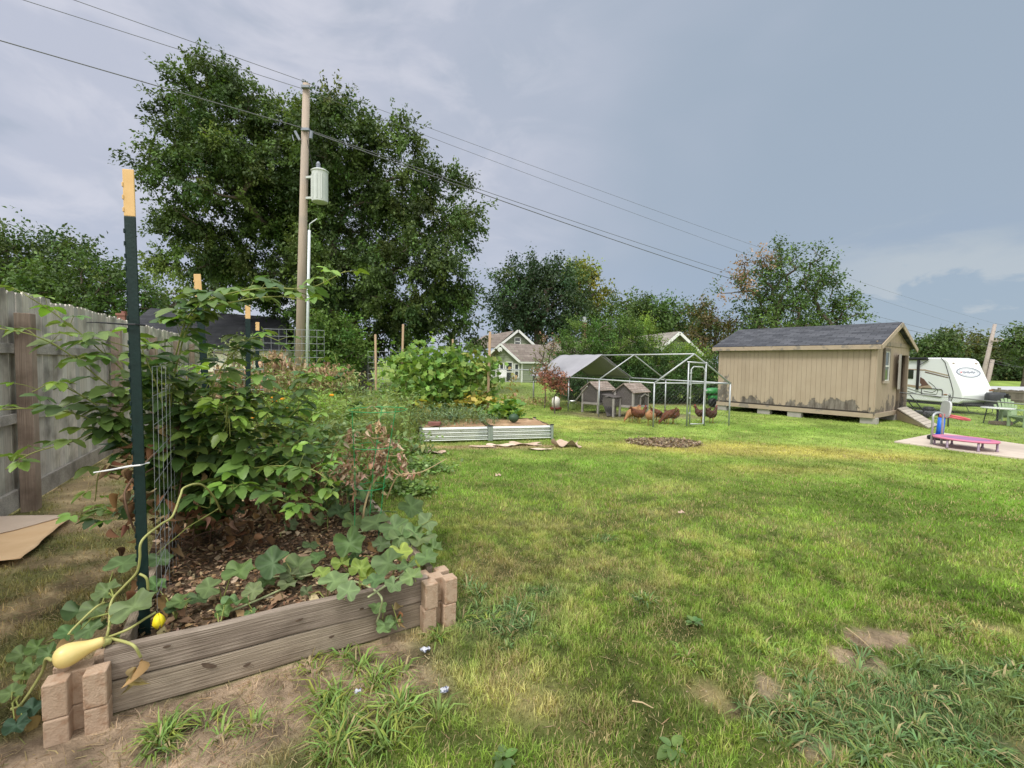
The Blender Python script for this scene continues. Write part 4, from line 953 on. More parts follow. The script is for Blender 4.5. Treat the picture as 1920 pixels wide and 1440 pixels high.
tarp_pts = [(-.06, EH - .05)] + [(.5 * k / 6, EH + (PKH - EH) * k / 6) for k in range(7)] + [(.5 + .5 * k / 6, PKH - (PKH - EH) * k / 6) for k in range(1, 7)] + [(1.06, EH - .05)]
for i in range(n + 1):
    for k, (w, z) in enumerate(tarp_pts):
        f = i / n; sag = -.05 * math.sin(f * math.pi) * math.sin(min(max(w, 0), 1) * 2 * math.pi) ** 2 + .01 * math.sin(i * 1.9 + k)
        vs.append(rp(l0 + (l1 - l0) * f, w, z + .03 + sag))
m1 = len(tarp_pts)
for i in range(n):
    for k in range(m1 - 1): fs.append((i * m1 + k, i * m1 + k + 1, (i + 1) * m1 + k + 1, (i + 1) * m1 + k))
q.add(vs, fs); tp = part('cover', q, TARP, run, smooth=True); md = tp.modifiers.new('thick', 'SOLIDIFY'); md.thickness = .006

# hutches
HUT = mat('hutch_panel', (.080, .070, .068), (.115, .102, .098), 5, .8, bump=.2, stretch=(1, 1, 4)); HUTF = mat('hutch_frame', (.27, .25, .235), (.36, .34, .32), 5, .8, bump=.2); HROOF = shingles('hutch_roof', (.24, .19, .16), (.34, .28, .25), .18, .09)
def hutch(loc, rz, label, front):
    t = thing('hutch', label, 'chicken coop', loc, rz, 'grey wooden hutches in the run'); Wd, Dp, hb_, ht, rk = .86, .62, .30, .80, 1.0
    # x runs along the eave side (with the door), y is depth; the gable end looks to -x
    q = MB(); 
    for x in (0, Wd):
        for y in (0, Dp): q.box((x, y, ht / 2), (.055, .055, ht))
    q.beam((0, 0, hb_ + .02), (Wd, 0, hb_ + .02), .05, .07); q.beam((0, 0, hb_ + .02), (0, Dp, hb_ + .02), .05, .07); q.beam((Wd, 0, hb_ + .02), (Wd, Dp, hb_ + .02), .05, .07); q.beam((0, Dp, hb_ + .02), (Wd, Dp, hb_ + .02), .05, .07); q.beam((0, 0, ht - .02), (Wd, 0, ht - .02), .05, .05); q.beam((Wd * .0, -.004, hb_), (Wd * .0, -.004, ht), .07, .05, up=V3(0, 1, 0))
    part('frame', q, HUTF, t, local=True, bev=.004)
    q = MB(); q.box((Wd / 2, .006, (hb_ + ht) / 2), (Wd - .05, .012, ht - hb_)); q.box((Wd / 2, Dp - .006, (hb_ + ht) / 2), (Wd - .05, .012, ht - hb_)); q.box((Wd / 2, Dp / 2, hb_ + .02), (Wd - .06, Dp - .06, .03))
    for x in (0, Wd - .012): q.prism([(.0, hb_), (Dp, hb_), (Dp, ht), (Dp / 2, rk), (0, ht)], (x, 0, 0), (0, 1, 0), (0, 0, 1), (.012, 0, 0))
    part('wall', q, HUT, t, local=True)
    q = MB(); q.slab((-.07, -.08, ht - .05), (Wd + .07, -.08, ht - .05), (Wd + .07, Dp / 2, rk + .03), (-.07, Dp / 2, rk + .03), .025); q.slab((Wd + .07, Dp + .08, ht - .05), (-.07, Dp + .08, ht - .05), (-.07, Dp / 2, rk + .03), (Wd + .07, Dp / 2, rk + .03), .025); part('roof', q, HROOF, t, local=True)
    if front == 'door':
        q = MB(); q.box((Wd * .60, -.012, hb_ + .17), (.25, .02, .27)); part('door_opening', q, DARKI, t, local=True)  # dark panel on the wall, standing in for the shade in the doorway
        q = MB(); q.box((Wd * .845, -.02, hb_ + .17), (.2, .02, .26)); part('door', q, HUT, t, local=True)
        q = MB(); q.beam((Wd * .42, -.03, hb_ + .31), (Wd * .70, -.03, hb_ + .40), .05, .035); q.beam((Wd * .70, -.03, hb_ + .40), (Wd * 1.0, -.03, hb_ + .31), .05, .035); q.beam((Wd * .45, -.02, hb_), (Wd * .45, -.02, hb_ + .31), .03, .04, up=V3(0, 1, 0)); part('door_canopy', q, HUTF, t, local=True)
        q = MB(); q.box((-.22, Dp * .98, hb_ + .15), (.4, Dp * .6, .26)); q.slab((-.45, Dp * .63, hb_ + .3), (-.0, Dp * .63, hb_ + .3), (-.0, Dp * 1.33, hb_ + .38), (-.45, Dp * 1.33, hb_ + .38), .02); nb_ = part('nest_box', q, HUT, t, local=True)
        q = MB(); 
        for x in (-.4, -.05): q.box((x, Dp * .68, .28), (.05, .05, .56))
        part('leg', q, HUTF, nb_, local=True)
    else:
        q = MB(); q.box((Wd * .66, -.012, hb_ + .10), (.45, .02, .18)); part('door_opening', q, DARKI, t, local=True)  # dark panel standing in for the shade inside this low opening
        q = MB(); q.slab((Wd * .15, -.06, hb_ + .16), (Wd * .62, -.06, hb_ + .16), (Wd * .02, -.66, .02), (Wd * -.45, -.62, .02), .02); part('ramp', q, HUT, t, local=True)
        q = MB(); q.beam((Wd * .35, -.05, hb_ + .24), (Wd * 1.05, -.05, hb_ + .22), .16, .02); part('ledge', q, HUTF, t, local=True)
    return t
h1 = P(1186, 783); h2 = P(1121, 776)
ha = R(44)
hutch((h1.x, h1.y, 0), ha, 'grey hutch with a small gabled doorway, nearest the hens', 'door')
hutch((h2.x, h2.y, 0), ha, 'grey hutch under the white cover with a ramp set against it', 'ramp')
for px, py in ((1100, 779),):
    q = MB(); a, b = P(1082, 757), D(1101, 724, P(1100, 779).y + .3); a = D(1079, 752, 15.2); q.beam(a, b, .035, .035); solo('wooden_pole', q, HUTF, 'pale slanting pole leaning on the covered hutch', 'pole')
# waterer, bucket
wq = P(1042, 769); t = thing('poultry_waterer', 'white jar waterer on a red stand under the young red tree', 'waterer', (wq.x, wq.y, 0))
q = MB(); q.lathe([(.02, .10), (.14, .10), (.145, .3), (.13, .40), (.07, .45), (.03, .47)], (wq.x, wq.y, 0), 16); part('jar', q, mat('milky_plastic', (.72, .70, .66), (.66, .62, .57), 5, .4), t, smooth=True)
q = MB(); q.lathe([(.02, .04), (.2, .04), (.21, .1), (.19, .1), (.17, .07), (.02, .07)], (wq.x, wq.y, 0), 16); part('tray', q, mat('red_plastic', (.20, .045, .03), (.15, .035, .03), 5, .45), t, smooth=True)
q = MB(); 
for dx, dy in ((-.15, -.1), (.15, -.1), (0, .15)): q.tube([(wq.x + dx, wq.y + dy, 0), (wq.x + dx, wq.y + dy, .06)], .02, 6)
part('foot', q, mat('red_plastic', (.30, .05, .035)), t)
bq = P(1073, 767); t = thing('bucket', 'grey galvanised bucket between the waterer and the covered hutch', 'bucket', (bq.x, bq.y, 0)); q = MB(); q.lathe([(.11, 0), (.125, .02), (.125, .08), (.135, .1), (.135, .24), (.15, .26), (.155, .32), (.145, .32), (.12, .05), (.02, .04)], (bq.x, bq.y, 0), 18); part('bucket_body', q, TIN, t, smooth=True)
q = MB(); q.tube([(bq.x - .15, bq.y, .30), (bq.x - .12, bq.y - .08, .22), (bq.x, bq.y - .13, .17), (bq.x + .12, bq.y - .08, .22), (bq.x + .15, bq.y, .30)], .006, 5); part('handle', q, STEEL, t)

# ------------------------------------------------------------------ toys on the pad
BLUEP = mat('toy_blue', (.01, .12, .62), (.015, .15, .70), 4, .4, spec=.5); PINK = mat('toy_pink', (.56, .18, .29), (.50, .15, .25), 3, .5); TBLK = mat('toy_black', (.012, .013, .016), (.02, .021, .024), 6, .5); TGREY = mat('toy_grey', (.50, .51, .52), (.44, .45, .46), 4, .5); TRED = mat('toy_red', (.60, .14, .15), (.52, .1, .12), 4, .45)
hq = P(1761, 824, .03); t = thing('basketball_hoop', 'toy basketball hoop with blue post, black base and red rim', 'toy hoop', (hq.x, hq.y, .028))
q = MB(); q.lathe([(.02, 0), (.19, 0), (.21, .03), (.20, .075), (.12, .11), (.02, .12)], (hq.x - .02, hq.y, .028), 20, sx=1.0, sy=.85); part('base', q, TBLK, t, smooth=True)
q = MB(); q.tube([(hq.x, hq.y, .12), (hq.x + .03, hq.y, .52)], [.068, .064], 14); q.tube([(hq.x, hq.y, .10), (hq.x, hq.y, .15)], [.08, .08], 14); part('pole', q, BLUEP, t, smooth=True)
q = MB(); q.tube([(hq.x + .03, hq.y, .52), (hq.x + .05, hq.y, .60)], [.055, .055], 12); part('collar', q, TRED, t, smooth=True)
q = MB(); c = D(1777, 772, hq.y); o_ = V3(hq.x + .06, hq.y, .53)
po = []
for k in range(24):
    a = 2 * math.pi * k / 24; x = math.copysign(abs(math.cos(a)) ** .6, math.cos(a)) * .24; y = .19 + math.copysign(abs(math.sin(a)) ** .7, math.sin(a)) * .19; po.append((x, y))
bu = V3(.42, .91, 0).normalized(); q.prism(po, o_, bu, V3(.12, 0, .99), V3(.035, -.016, 0)); part('backboard', q, TGREY, t, bev=.01)
q = MB(); rc = V3(hq.x + .29, hq.y - .08, .54); ring = [rc + V3(.20 * math.cos(a), .20 * math.sin(a), -.05 * math.cos(a)) for a in np.linspace(0, 2 * math.pi, 25)]; q.tube(ring, .022, 8, caps=False); q.beam((hq.x + .05, hq.y, .54), (hq.x + .12, hq.y - .02, .55), .1, .05); part('rim', q, TRED, t, smooth=True)
# trampoline
ta, tb_ = P(1764, 836), P(1862, 851); tc_ = (ta + tb_) / 2 + V3(.02, .05, 0); t = thing('mini_trampoline', 'low pink mini trampoline with a grey grab handle on the pad', 'trampoline', (tc_.x, tc_.y, .02))
rx, ry, tz = .50, .42, .215
tu = (tb_ - ta).normalized(); tv = V3(-tu.y, tu.x, 0)
def el(a, k, z): return tc_ * 1 + tu * (rx * k * math.cos(a)) + tv * (ry * k * math.sin(a)) + Z * z
q = MB(); n = 36; vs = []; fs = []
for i in range(n):
    a = 2 * math.pi * i / n
    for k, z in ((.74, tz + .004), (.80, tz + .014), (1.0, tz + .010), (1.02, tz - .004), (1.0, tz - .022), (.80, tz - .012)): vs.append(el(a, k, z))
for i in range(n):
    for k in range(6): fs.append((i * 6 + k, i * 6 + (k + 1) % 6, ((i + 1) % n) * 6 + (k + 1) % 6, ((i + 1) % n) * 6 + k))
q.add(vs, fs); part('rim_pad', q, PINK, t, smooth=True)
q = MB(); q.add([el(2 * math.pi * i / n, .77, tz + .006) for i in range(n)], [tuple(range(n))]); part('jumping_mat', q, mat('mat_violet', (.34, .17, .33), (.25, .13, .26), 7, .7), t)
for a in (20, 80, 140, 200, 262, 320):
    q = MB(); p = el(R(a), .93, 0); q.tube([(p.x, p.y, .026), (p.x, p.y, .05), (p.x, p.y, .06), (p.x, p.y, tz)], [.027, .025, .019, .018], 7); part('leg', q, mat('leg_violet', (.27, .2, .28), (.35, .27, .35), 5, .5), t, smooth=True)
q = MB(); a, b = el(R(205), 1.02, 0), el(R(160), 1.02, 0); mid = (a + b) / 2
hp = [a + Z * .0, a + Z * .55]
for k in range(9):
    s_ = math.pi * k / 8; hp.append(mid + (a - mid) * math.cos(s_) + Z * (.60 + .09 * math.sin(s_)))
hp += [b + Z * .55, b + Z * 0.0]; q.tube(hp, .021, 8); part('handle', q, STEEL, t, smooth=True)

# ------------------------------------------------------------------ camper
CW = mat('camper_white', (.76, .79, .80), (.72, .75, .77), 1.0, .3, spec=.5, coat=.2); CBLK = mat('camper_black', (.012, .012, .014), (.02, .02, .022), 4, .5); CBR = mat('camper_brown', (.16, .09, .07), (.12, .07, .06), 4, .4); CTAN = mat('camper_tan', (.42, .33, .25), (.36, .28, .2), 4, .4); CGREY = mat('camper_grey', (.20, .225, .29), (.27, .29, .35), 4, .4)
cyaw = R(-80); cN = D(1797, 764, 16.4); cN.z = 0
cu = V3(math.cos(cyaw), math.sin(cyaw), 0); cv = V3(-cu.y, cu.x, 0)              # cu towards the nose, cv away from us
camper = thing('camper_trailer', 'white travel trailer with oval emblem on its sloping nose', 'camper', tuple(cN), cyaw)
CLN, CWD, CH, CB = 5.2, 1.40, 2.04, .37
prof = [(-CLN, CB), (-.02, CB), (.10, CB + .10), (.12, CB + .30), (.07, CB + .48), (-.40, CH - .14), (-.52, CH - .04), (-.72, CH), (-CLN, CH)]
q = MB(); q.prism(prof, (0, 0, 0), (1, 0, 0), (0, 0, 1), (0, CWD, 0)); part('body', q, CW, camper, local=True, bev=.045, seg=4)
q = MB(); q.box((-CLN / 2, CWD / 2, CB - .05), (CLN - .1, CWD - .1, .12)); q.box((-.2, CWD / 2, CB - .04), (.5, CWD * .8, .14)); part('chassis', q, CBLK, camper, local=True)
seam = [(-.66, CH - .01), (-.52, CH - .18), (-.30, CB + .80), (-.20, CB + .45), (-.19, CB + .25), (-.26, CB + .02)]
q = MB(); q.tube([(x, -.006, z) for x, z in seam], .012, 5); part('seam_trim', q, CBLK, camper, local=True)
def decal(poly, y, m, nm, th=.006):
    q = MB(); q.prism(poly, (0, y, 0), (1, 0, 0), (0, 0, 1), (0, -th, 0)); return part(nm, q, m, camper, local=True)
decal([(-2.2, CB + .84), (-2.2, CB + 1.20), (-1.62, CB + 1.20), (-1.62, CB + .84)], -.004, glass('camper_glass', (.012, .016, .018)), 'window', .012)
decal([(-2.6, CB + 1.25), (-1.2, CB + 1.22), (-.40, CB + 1.03), (-.38, CB + .99), (-1.2, CB + 1.17), (-2.6, CB + 1.21)], -.003, CTAN, 'stripe'); decal([(-1.2, CB + 1.14), (-.38, CB + .94), (-.37, CB + .91), (-1.2, CB + 1.10)], -.003, CBR, 'stripe')
decal([(-1.36, CB + .92), (-1.22, CB + .84), (-1.05, CB + .64), (-.98, CB + .52), (-1.10, CB + .48), (-1.40, CB + .50), (-1.30, CB + .62), (-1.36, CB + .7)], -.003, CBR, 'swirl'); decal([(-2.6, CB + .68), (-1.9, CB + .62), (-1.3, CB + .56), (-1.0, CB + .62), (-.9, CB + .50), (-1.2, CB + .46), (-1.9, CB + .54), (-2.6, CB + .62)], -.009, CTAN, 'swirl')
q = MB()
for pts in ([(-2.6, .55), (-1.8, .45), (-1.2, .28), (-.75, .28), (-.7, .42), (-.85, .6), (-1.05, .75)], [(-2.6, .45), (-1.9, .35), (-1.3, .22)], [(-1.2, .38), (-.9, .34), (-.78, .42)]): q.tube([(x, -.006, CB + z) for x, z in pts], .009, 4)
part('swirl', q, CBLK, camper, local=True)
q = MB(); q.tube([(-1.42, -.05, CB + .42), (-1.42, -.05, CH - .06)], .045, 6); q.tube([(-4.9, -.06, CH - .05), (-1.1, -.06, CH - .04)], .05, 8); q.tube([(-1.40, -.05, CH - .3), (-1.05, -.04, CH - .07)], .012, 5); part('awning', q, CBLK, camper, local=True)
q = MB(); zz = CB + .28; q.tube([(-1.28, -.02, zz), (-1.28, -.02, zz + .18), (-1.24, -.02, zz + .22), (-.58, -.02, zz + .20), (-.54, -.02, zz + .16), (-.54, -.02, zz - .06), (-.6, -.02, zz - .1), (-1.24, -.02, zz - .04), (-1.28, -.02, zz)], .012, 5); part('hatch_frame', q, CBLK, camper, local=True)
# emblem on the slope of the nose
na, nb_ = V3(.07, 0, CB + .48), V3(-.40, 0, CH - .14); nd = (nb_ - na).normalized(); nn = V3(nd.z, 0, -nd.x)
ec = na + (nb_ - na) * .62 + V3(0, CWD * .47, 0) + nn * .004
def ring_em(rx_, rz_, w, m, nm, off):
    q = MB(); n = 40; vs = []; fs = []
    for i in range(n):
        a = 2 * math.pi * i / n; s_ = 1 + .05 * math.cos(2 * a) ** 3
        for k in (1, 1 - w): vs.append(ec + V3(0, 1, 0) * (rx_ * k * s_ * math.cos(a)) + nd * (rz_ * k * math.sin(a)) + nn * off)
    for i in range(n): fs.append((2 * i, 2 * i + 1, 2 * ((i + 1) % n) + 1, 2 * ((i + 1) % n)))
    if w >= .99: vs = [vs[2 * i] for i in range(n)]; fs = [tuple(range(n))]
    q.add(vs, fs); o = part(nm, q, m, camper, local=True); md = o.modifiers.new('thick', 'SOLIDIFY'); md.thickness = .004; return o
em = ring_em(.50, .185, 1.0, mat('emblem_pale', (.62, .65, .70), (.68, .70, .75), 20, .4), 'emblem', .0)
for a in ((.53, .205, .05), (.50, .185, .05), (.42, .14, .03)): ring_em(*a, CGREY, 'emblem_ring', .006)
q = MB()
for k in range(9):
    x = -.26 + k * .065; hgt = .045 + .02 * math.sin(k * 2.1); q.tube([ec + V3(0, x, 0) + nn * .008 - nd * hgt, ec + V3(0, x + .02, 0) + nn * .008 + nd * hgt * 1.1, ec + V3(0, x + .05, 0) + nn * .008 - nd * hgt * .5], .007, 4)
part('emblem_script', q, CGREY, camper, local=True)
q = MB(); q.box(ec + V3(0, -.33, 0) + nn * .006, (.01, .07, .05)); part('emblem_mark', q, TRED, camper, local=True)
q = MB(); e2 = ec - nd * .30 + V3(0, .30, 0)
for k in range(6): q.tube([e2 + V3(0, k * .05, 0) + nn * .006 - nd * .015, e2 + V3(0, k * .05 + .03, 0) + nn * .006 + nd * .02], .004, 4)
part('script', q, CGREY, camper, local=True)
q = MB(); 
for y, z in ((.16, CH - .2), (CWD - .2, CH - .2)): q.box((-.36, y, z), (.05, .07, .025))
for p in ((-.44, -.01, CB + .30), ): q.box(p, (.12, .02, .03))
q.box((.10, CWD - .12, CB + .50), (.05, .12, .06)); part('marker_lamp', q, mat('amber_lens', (.30, .14, .07), (.25, .1, .05), 8, .3), camper, local=True)
q = MB(); q.lathe([(.02, .32), (.27, .32), (.29, .36), (.29, .72), (.25, .80), (.02, .82)], (.42, CWD * .72, 0), 20, sx=.8, sy=1.25); part('propane_cover', q, mat('dark_plastic', (.035, .038, .042), (.05, .053, .058), 6, .5), camper, smooth=True, local=True)
q = MB(); q.tube([(-.2, .25, CB - .03), (1.05, CWD / 2, CB - .06)], .05, 6); q.tube([(-.2, CWD - .25, CB - .03), (1.05, CWD / 2, CB - .06)], .05, 6); q.tube([(.95, CWD / 2, 0.0), (.95, CWD / 2, .80)], .035, 7); q.box((.95, CWD / 2, .66), (.12, .1, .16)); part('tongue', q, CBLK, camper, local=True)
q = MB(); q.tube([(.7, .5, CB - .05), (.75, .4, .12), (.5, .35, .02), (.2, .2, .1), (.1, .2, .28)], .012, 5); part('cable', q, CBLK, camper, local=True)
for x in (-2.6, -3.4):
    q = MB(); q.lathe([(.02, -.09), (.2, -.09), (.27, -.06), (.27, .06), (.2, .09), (.02, .09)], (x, .12, .27), 18, Matrix.Rotation(R(90), 3, 'X')); part('wheel', q, CBLK, camper, local=True, smooth=True)
for x in (-.5,):
    q = MB(); q.box((x, .2, .2), (.1, .1, .4)); q.box((x, .2, .03), (.26, .26, .06)); part('jack', q, CBLK, camper, local=True)
# black machine parked beneath it
mq = P(1739, 783); t = thing('push_mower', 'black push mower parked under the camper', 'mower', (mq.x, mq.y, 0))
q = MB(); q.box((mq.x, mq.y, .16), (.56, .42, .14)); part('deck', q, mat('mower_grey', (.05, .055, .06), (.09, .095, .1), 6, .5), t, bev=.05, seg=3); q = MB(); q.lathe([(.02, .22), (.15, .22), (.16, .3), (.12, .36), (.02, .37)], (mq.x + .02, mq.y, 0), 14); part('engine', q, CBLK, t, smooth=True)
for dx in (-.25, .25):
    for dy in (-.22, .22):
        q = MB(); q.lathe([(.02, -.03), (.10, -.03), (.11, 0), (.10, .03), (.02, .03)], (mq.x + dx, mq.y + dy, .11), 14, Matrix.Rotation(R(90), 3, 'X')); part('wheel', q, CBLK, t, smooth=True)
q = MB(); q.tube([(mq.x - .25, mq.y - .15, .2), (mq.x - .75, mq.y - .15, .75), (mq.x - .75, mq.y + .15, .75), (mq.x - .25, mq.y + .15, .2)], .015, 6); part('handle', q, CBLK, t)

# garden chairs and table by the camper
def adirondack(loc, rz, label):
    t = thing('garden_chair', label, 'chair', loc, rz, 'garden chairs by the camper'); m = mat('chair_green', (.26, .36, .20), (.21, .30, .16), 4, .6); s = .80
    q = MB()
    for i in range(6): q.beam((-.26 * s, .30 * s - i * .095 * s, (.36 - i * .022) * s), (.26 * s, .30 * s - i * .095 * s, (.36 - i * .022) * s), .085 * s, .02)
    part('seat', q, m, t, local=True)
    q = MB()
    for i in range(7):
        x = (i - 3) * .082; q.beam((x * s * .8, -.18 * s, .26 * s), (x * s * 1.15, -.48 * s, (.95 - .035 * (i - 3) ** 2 * .8) * s), .072 * s, .018, up=V3(0, 1, .4))
    part('backrest', q, m, t, local=True)
    for sx in (-1, 1):
        q = MB(); q.beam((sx * .33 * s, .34 * s, .55 * s), (sx * .33 * s, -.40 * s, .55 * s), .12 * s, .02); part('armrest', q, m, t, local=True)
        for a, b in (((sx * .31 * s, .30 * s, 0), (sx * .31 * s, .30 * s, .54 * s)), ((sx * .27 * s, -.55 * s, 0), (sx * .27 * s, .30 * s, .36 * s))):
            q = MB(); q.beam(a, b, .025, .09 * s, up=V3(0, 1, .2)); part('leg', q, m, t, local=True)
    return t
aq = P(1893, 796); adirondack((aq.x, aq.y, 0), R(150), 'sage green slatted chair standing by the round table'); aq = P(1924, 801); adirondack((aq.x, aq.y, 0), R(80), 'sage green slatted chair cut by the right edge of the photo')
tq = P(1869, 795); t = thing('patio_table', 'round table with thin black legs beside the green chair', 'table', (tq.x, tq.y, 0)); q = MB(); q.lathe([(.02, .46), (.36, .46), (.37, .475), (.36, .49), (.02, .49)], (tq.x, tq.y, 0), 22); part('table_top', q, mat('table_pale', (.58, .60, .58), (.5, .52, .5), 5, .3), t, smooth=True)
for k in range(4):
    a = R(45 + 90 * k); q = MB(); q.tube([(tq.x + .28 * math.cos(a), tq.y + .28 * math.sin(a), 0), (tq.x + .22 * math.cos(a), tq.y + .22 * math.sin(a), .46)], .014, 6); part('leg', q, CBLK, t)
q = MB(); q.box((tq.x, tq.y - .1, .05), (.5, .22, .1)); solo('planter_box', q, mat('brown_wood', (.13, .10, .075), (.18, .14, .10), 6, .8), 'low brown box standing under the round table', 'box', bev=.008)

# ------------------------------------------------------------------ wood fence, roof beyond the camper
wa = D(1846, 740, 24); wb_ = D(1960, 742, 21.5); t = thing('wooden_fence', 'dark board fence behind the green chairs at the right edge', 'fence', (wa.x, wa.y, 0))
q = MB(); L_ = (wb_ - wa); L_.z = 0; n = int(L_.length / .15); u = L_.normalized()
for i in range(n): q.prism([(0.004, 0), (.146, 0), (.146, .62 + random.uniform(-.02, .02)), (.004, .62)], V3(wa.x, wa.y, 0) + u * (i * .15), u, Z, V3(0, .02, 0), random.uniform(.7, 1.15))
for o_ in (0,): part('board_panel', q, mat('dark_fence_wood', (.17, .145, .125), (.23, .20, .175), 4, .85), t)
for k in range(3):
    q = MB(); q.box(V3(wa.x, wa.y, .34) + u * (k * 1.5 + .6) - V3(0, .05, 0), (.09, .09, .72)); part('post', q, mat('dark_fence_wood', (.17, .145, .125)), t)
for z in (.15, .52):
    q = MB(); q.beam(V3(wa.x, wa.y - .03, z), V3(wb_.x, wb_.y - .03, z), .03, .07); part('rail', q, mat('dark_fence_wood', (.17, .145, .125)), t)
ra_ = D(1880, 742, 33); rb_ = D(1965, 742, 33); t = thing('outbuilding', 'pale grey roofed outbuilding beyond the dark board fence', 'shed', (ra_.x, ra_.y, 0)); q = MB()
za, zb = D(1885, 740, 33).z, D(1893, 726, 33).z; q.box(((ra_.x + rb_.x) / 2 + .3, 34.6, za / 2), (rb_.x - ra_.x - .3, 3, za)); part('wall', q, mat('grey_wall', (.36, .36, .36), (.42, .42, .42), 3, .8), t)
q = MB(); q.slab((ra_.x, 32.9, za), (rb_.x, 32.9, za), (rb_.x, 34.6, zb), (ra_.x + .3, 34.6, zb), .08); q.slab((rb_.x, 36.3, za), (ra_.x, 36.3, za), (ra_.x + .3, 34.6, zb), (rb_.x, 34.6, zb), .08); part('roof', q, mat('grey_roof', (.36, .37, .40), (.42, .43, .45), 3, .7), t)

# ------------------------------------------------------------------ black roofed garage, chimney
CREAM = mat('cream_siding', (.60, .57, .47), (.66, .63, .52), 3, .7, bump=.1)
g0 = D(248, 655, 25.6); g1 = D(537, 656, 24.6); gr = thing('garage', 'cream garage with a long black shingle roof behind the garden', 'garage', (g0.x, g0.y, 0)); ze = g0.z * .5 + g1.z * .5
zr0, zr1 = D(280, 577.5, 28.5).z, D(535, 596, 28.5).z; zr = (zr0 + zr1) / 2
q = MB(); q.prism([(g0.x - 4, 25.4), (g1.x - .3, 25.4), (g1.x - .3, 31.5), (g0.x - 4, 31.5)], (0, 0, 0), (1, 0, 0), (0, 1, 0), (0, 0, ze)); part('wall', q, CREAM, gr)
q = MB(); A1, B1 = D(200, 654, 25.0), D(538, 656, 25.0); A2, B2 = D(245, 607, 26.6), D(537, 614, 26.6); A3, B3 = D(282, 577.5, 28.6), D(536, 596, 28.6)
q.slab(A1, B1, B2, A2, .08); q.slab(A2, B2, B3, A3, .08); q.slab(B3 + V3(0, 3.4, -2), A3 + V3(-2, 3.4, -2), A3, B3, .08); part('roof', q, shingles('black_shingles', (.022, .024, .030), (.040, .042, .050), .75, .30), gr)
cq = D(234, 640, 24); t = thing('chimney', 'short red brick chimney above the grey board fence', 'chimney', (cq.x, cq.y, 0)); q = MB(); zt = D(234, 588, 24).z; q.box((cq.x, cq.y, zt / 2 - .05), (.42, .42, zt - .1)); part('stack', q, BRICK, t); q = MB(); q.box((cq.x, cq.y, zt - .06), (.5, .5, .12)); q.tube([(cq.x, cq.y, zt), (cq.x, cq.y, zt + .12)], .12, 10); part('cap', q, BRICK, t)
mb = MB(); 

# ------------------------------------------------------------------ green house
HG = mat('green_siding', (.28, .315, .23), (.32, .355, .26), 2, .75); HW = mat('white_trim', (.72, .73, .72), (.66, .67, .66), 4, .6); HR = shingles('brown_shingles', (.17, .14, .125), (.24, .205, .185), .6, .28); HGL = glass('house_glass', (.05, .06, .065))
YH = 37.0
c0 = D(979, 717, YH); gd = V3(-.86, .51, 0); sd_ = V3(.90, .44, 0)
gh = thing('green_house', 'sage green house with white trim and brown roofs beyond the back fence', 'house', (c0.x, c0.y, 0)); c0.z = 0
def hp_(g, s, z): return c0 + gd * g + sd_ * s + Z * z
def siding(mb, o, u, L_, z0, z1, out, step=.19):
    z = z0
    while z < z1 - .01:
        h = min(step, z1 - z); mb.add([o + u * 0 + Z * z + out * .03, o + u * L_ + Z * z + out * .03, o + u * L_ + Z * (z + h) + out * .004, o + Z * (z + h) + out * .004], [(0, 1, 2, 3)], random.uniform(.93, 1.03)); mb.add([o + Z * z + out * .03, o + u * L_ + Z * z + out * .03, o + u * L_ + Z * z, o + Z * z], [(3, 2, 1, 0)], .9); z += h
GWd, SDp, EV, PK = 3.15, 3.9, 1.82, 3.12
q = MB(); q.prism([(0, 0), (GWd, 0), (GWd, EV), (GWd / 2, PK - .1), (0, EV)], hp_(0, 0.02, 0), gd, Z, sd_ * SDp); 
og = -V3(gd.y, -gd.x, 0); og = og if og.y < 0 else -og; os_ = V3(sd_.y, -sd_.x, 0)
siding(q, hp_(0, 0, 0), gd, GWd, 0, EV, og); siding(q, hp_(.0, 0, 0), sd_, SDp, 0, EV, os_)
k = 0; z = EV
while z < PK - .15:
    f = (z - EV) / (PK - EV); siding(q, hp_(GWd / 2 * f, 0, 0), gd, GWd * (1 - f), z, z + .19, og); z += .19
part('wall', q, HG, gh)
q = MB(); q.slab(hp_(-.28, -.5, EV - .12), hp_(-.28, SDp, EV - .12), hp_(GWd / 2, SDp, PK + .06), hp_(GWd / 2, -.5, PK + .06), .09); q.slab(hp_(GWd + .28, SDp, EV - .12), hp_(GWd + .28, -.5, EV - .12), hp_(GWd / 2, -.5, PK + .05), hp_(GWd / 2, SDp, PK + .05), .09); part('roof', q, HR, gh)
q = MB(); q.beam(hp_(-.3, -.53, EV - .17), hp_(GWd / 2, -.53, PK - .02), .06, .17); q.beam(hp_(GWd + .3, -.53, EV - .17), hp_(GWd / 2, -.53, PK - .02), .06, .17); q.beam(hp_(-.30, -.53, EV - .2), hp_(-.30, SDp, EV - .2), .06, .14); q.beam(hp_(0, -.04, 0), hp_(0, -.04, EV), .12, .12, up=V3(0, 1, 0)); part('trim_board', q, HW, gh)
q = MB(); q.lathe([(.02, 0), (.2, .02), (.2, .06), (.02, .07)], hp_(GWd / 2, -.56, PK - .45), 16, Matrix.Rotation(R(90), 3, 'X') ); part('round_vent', q, HW, gh)
def hwin(g0_, s0_, z0, w, h, along, out, nm='window'):
    o = hp_(g0_, s0_, z0) + out * .05; q = MB()
    for a, b in (((0, 0), (w, 0)), ((0, h), (w, h)), ((0, h * .5), (w, h * .5))): q.beam(o + along * a[0] + Z * a[1], o + along * b[0] + Z * b[1], .06, .09)
    for x in (0, w): q.beam(o + along * x, o + along * x + Z * h, .06, .10, up=along)
    f = part(nm, q, HW, gh); q = MB(); q.prism([(0, 0), (w, 0), (w, h), (0, h)], o - out * .02, along, Z, -out * .02); part('pane', q, HGL, f)
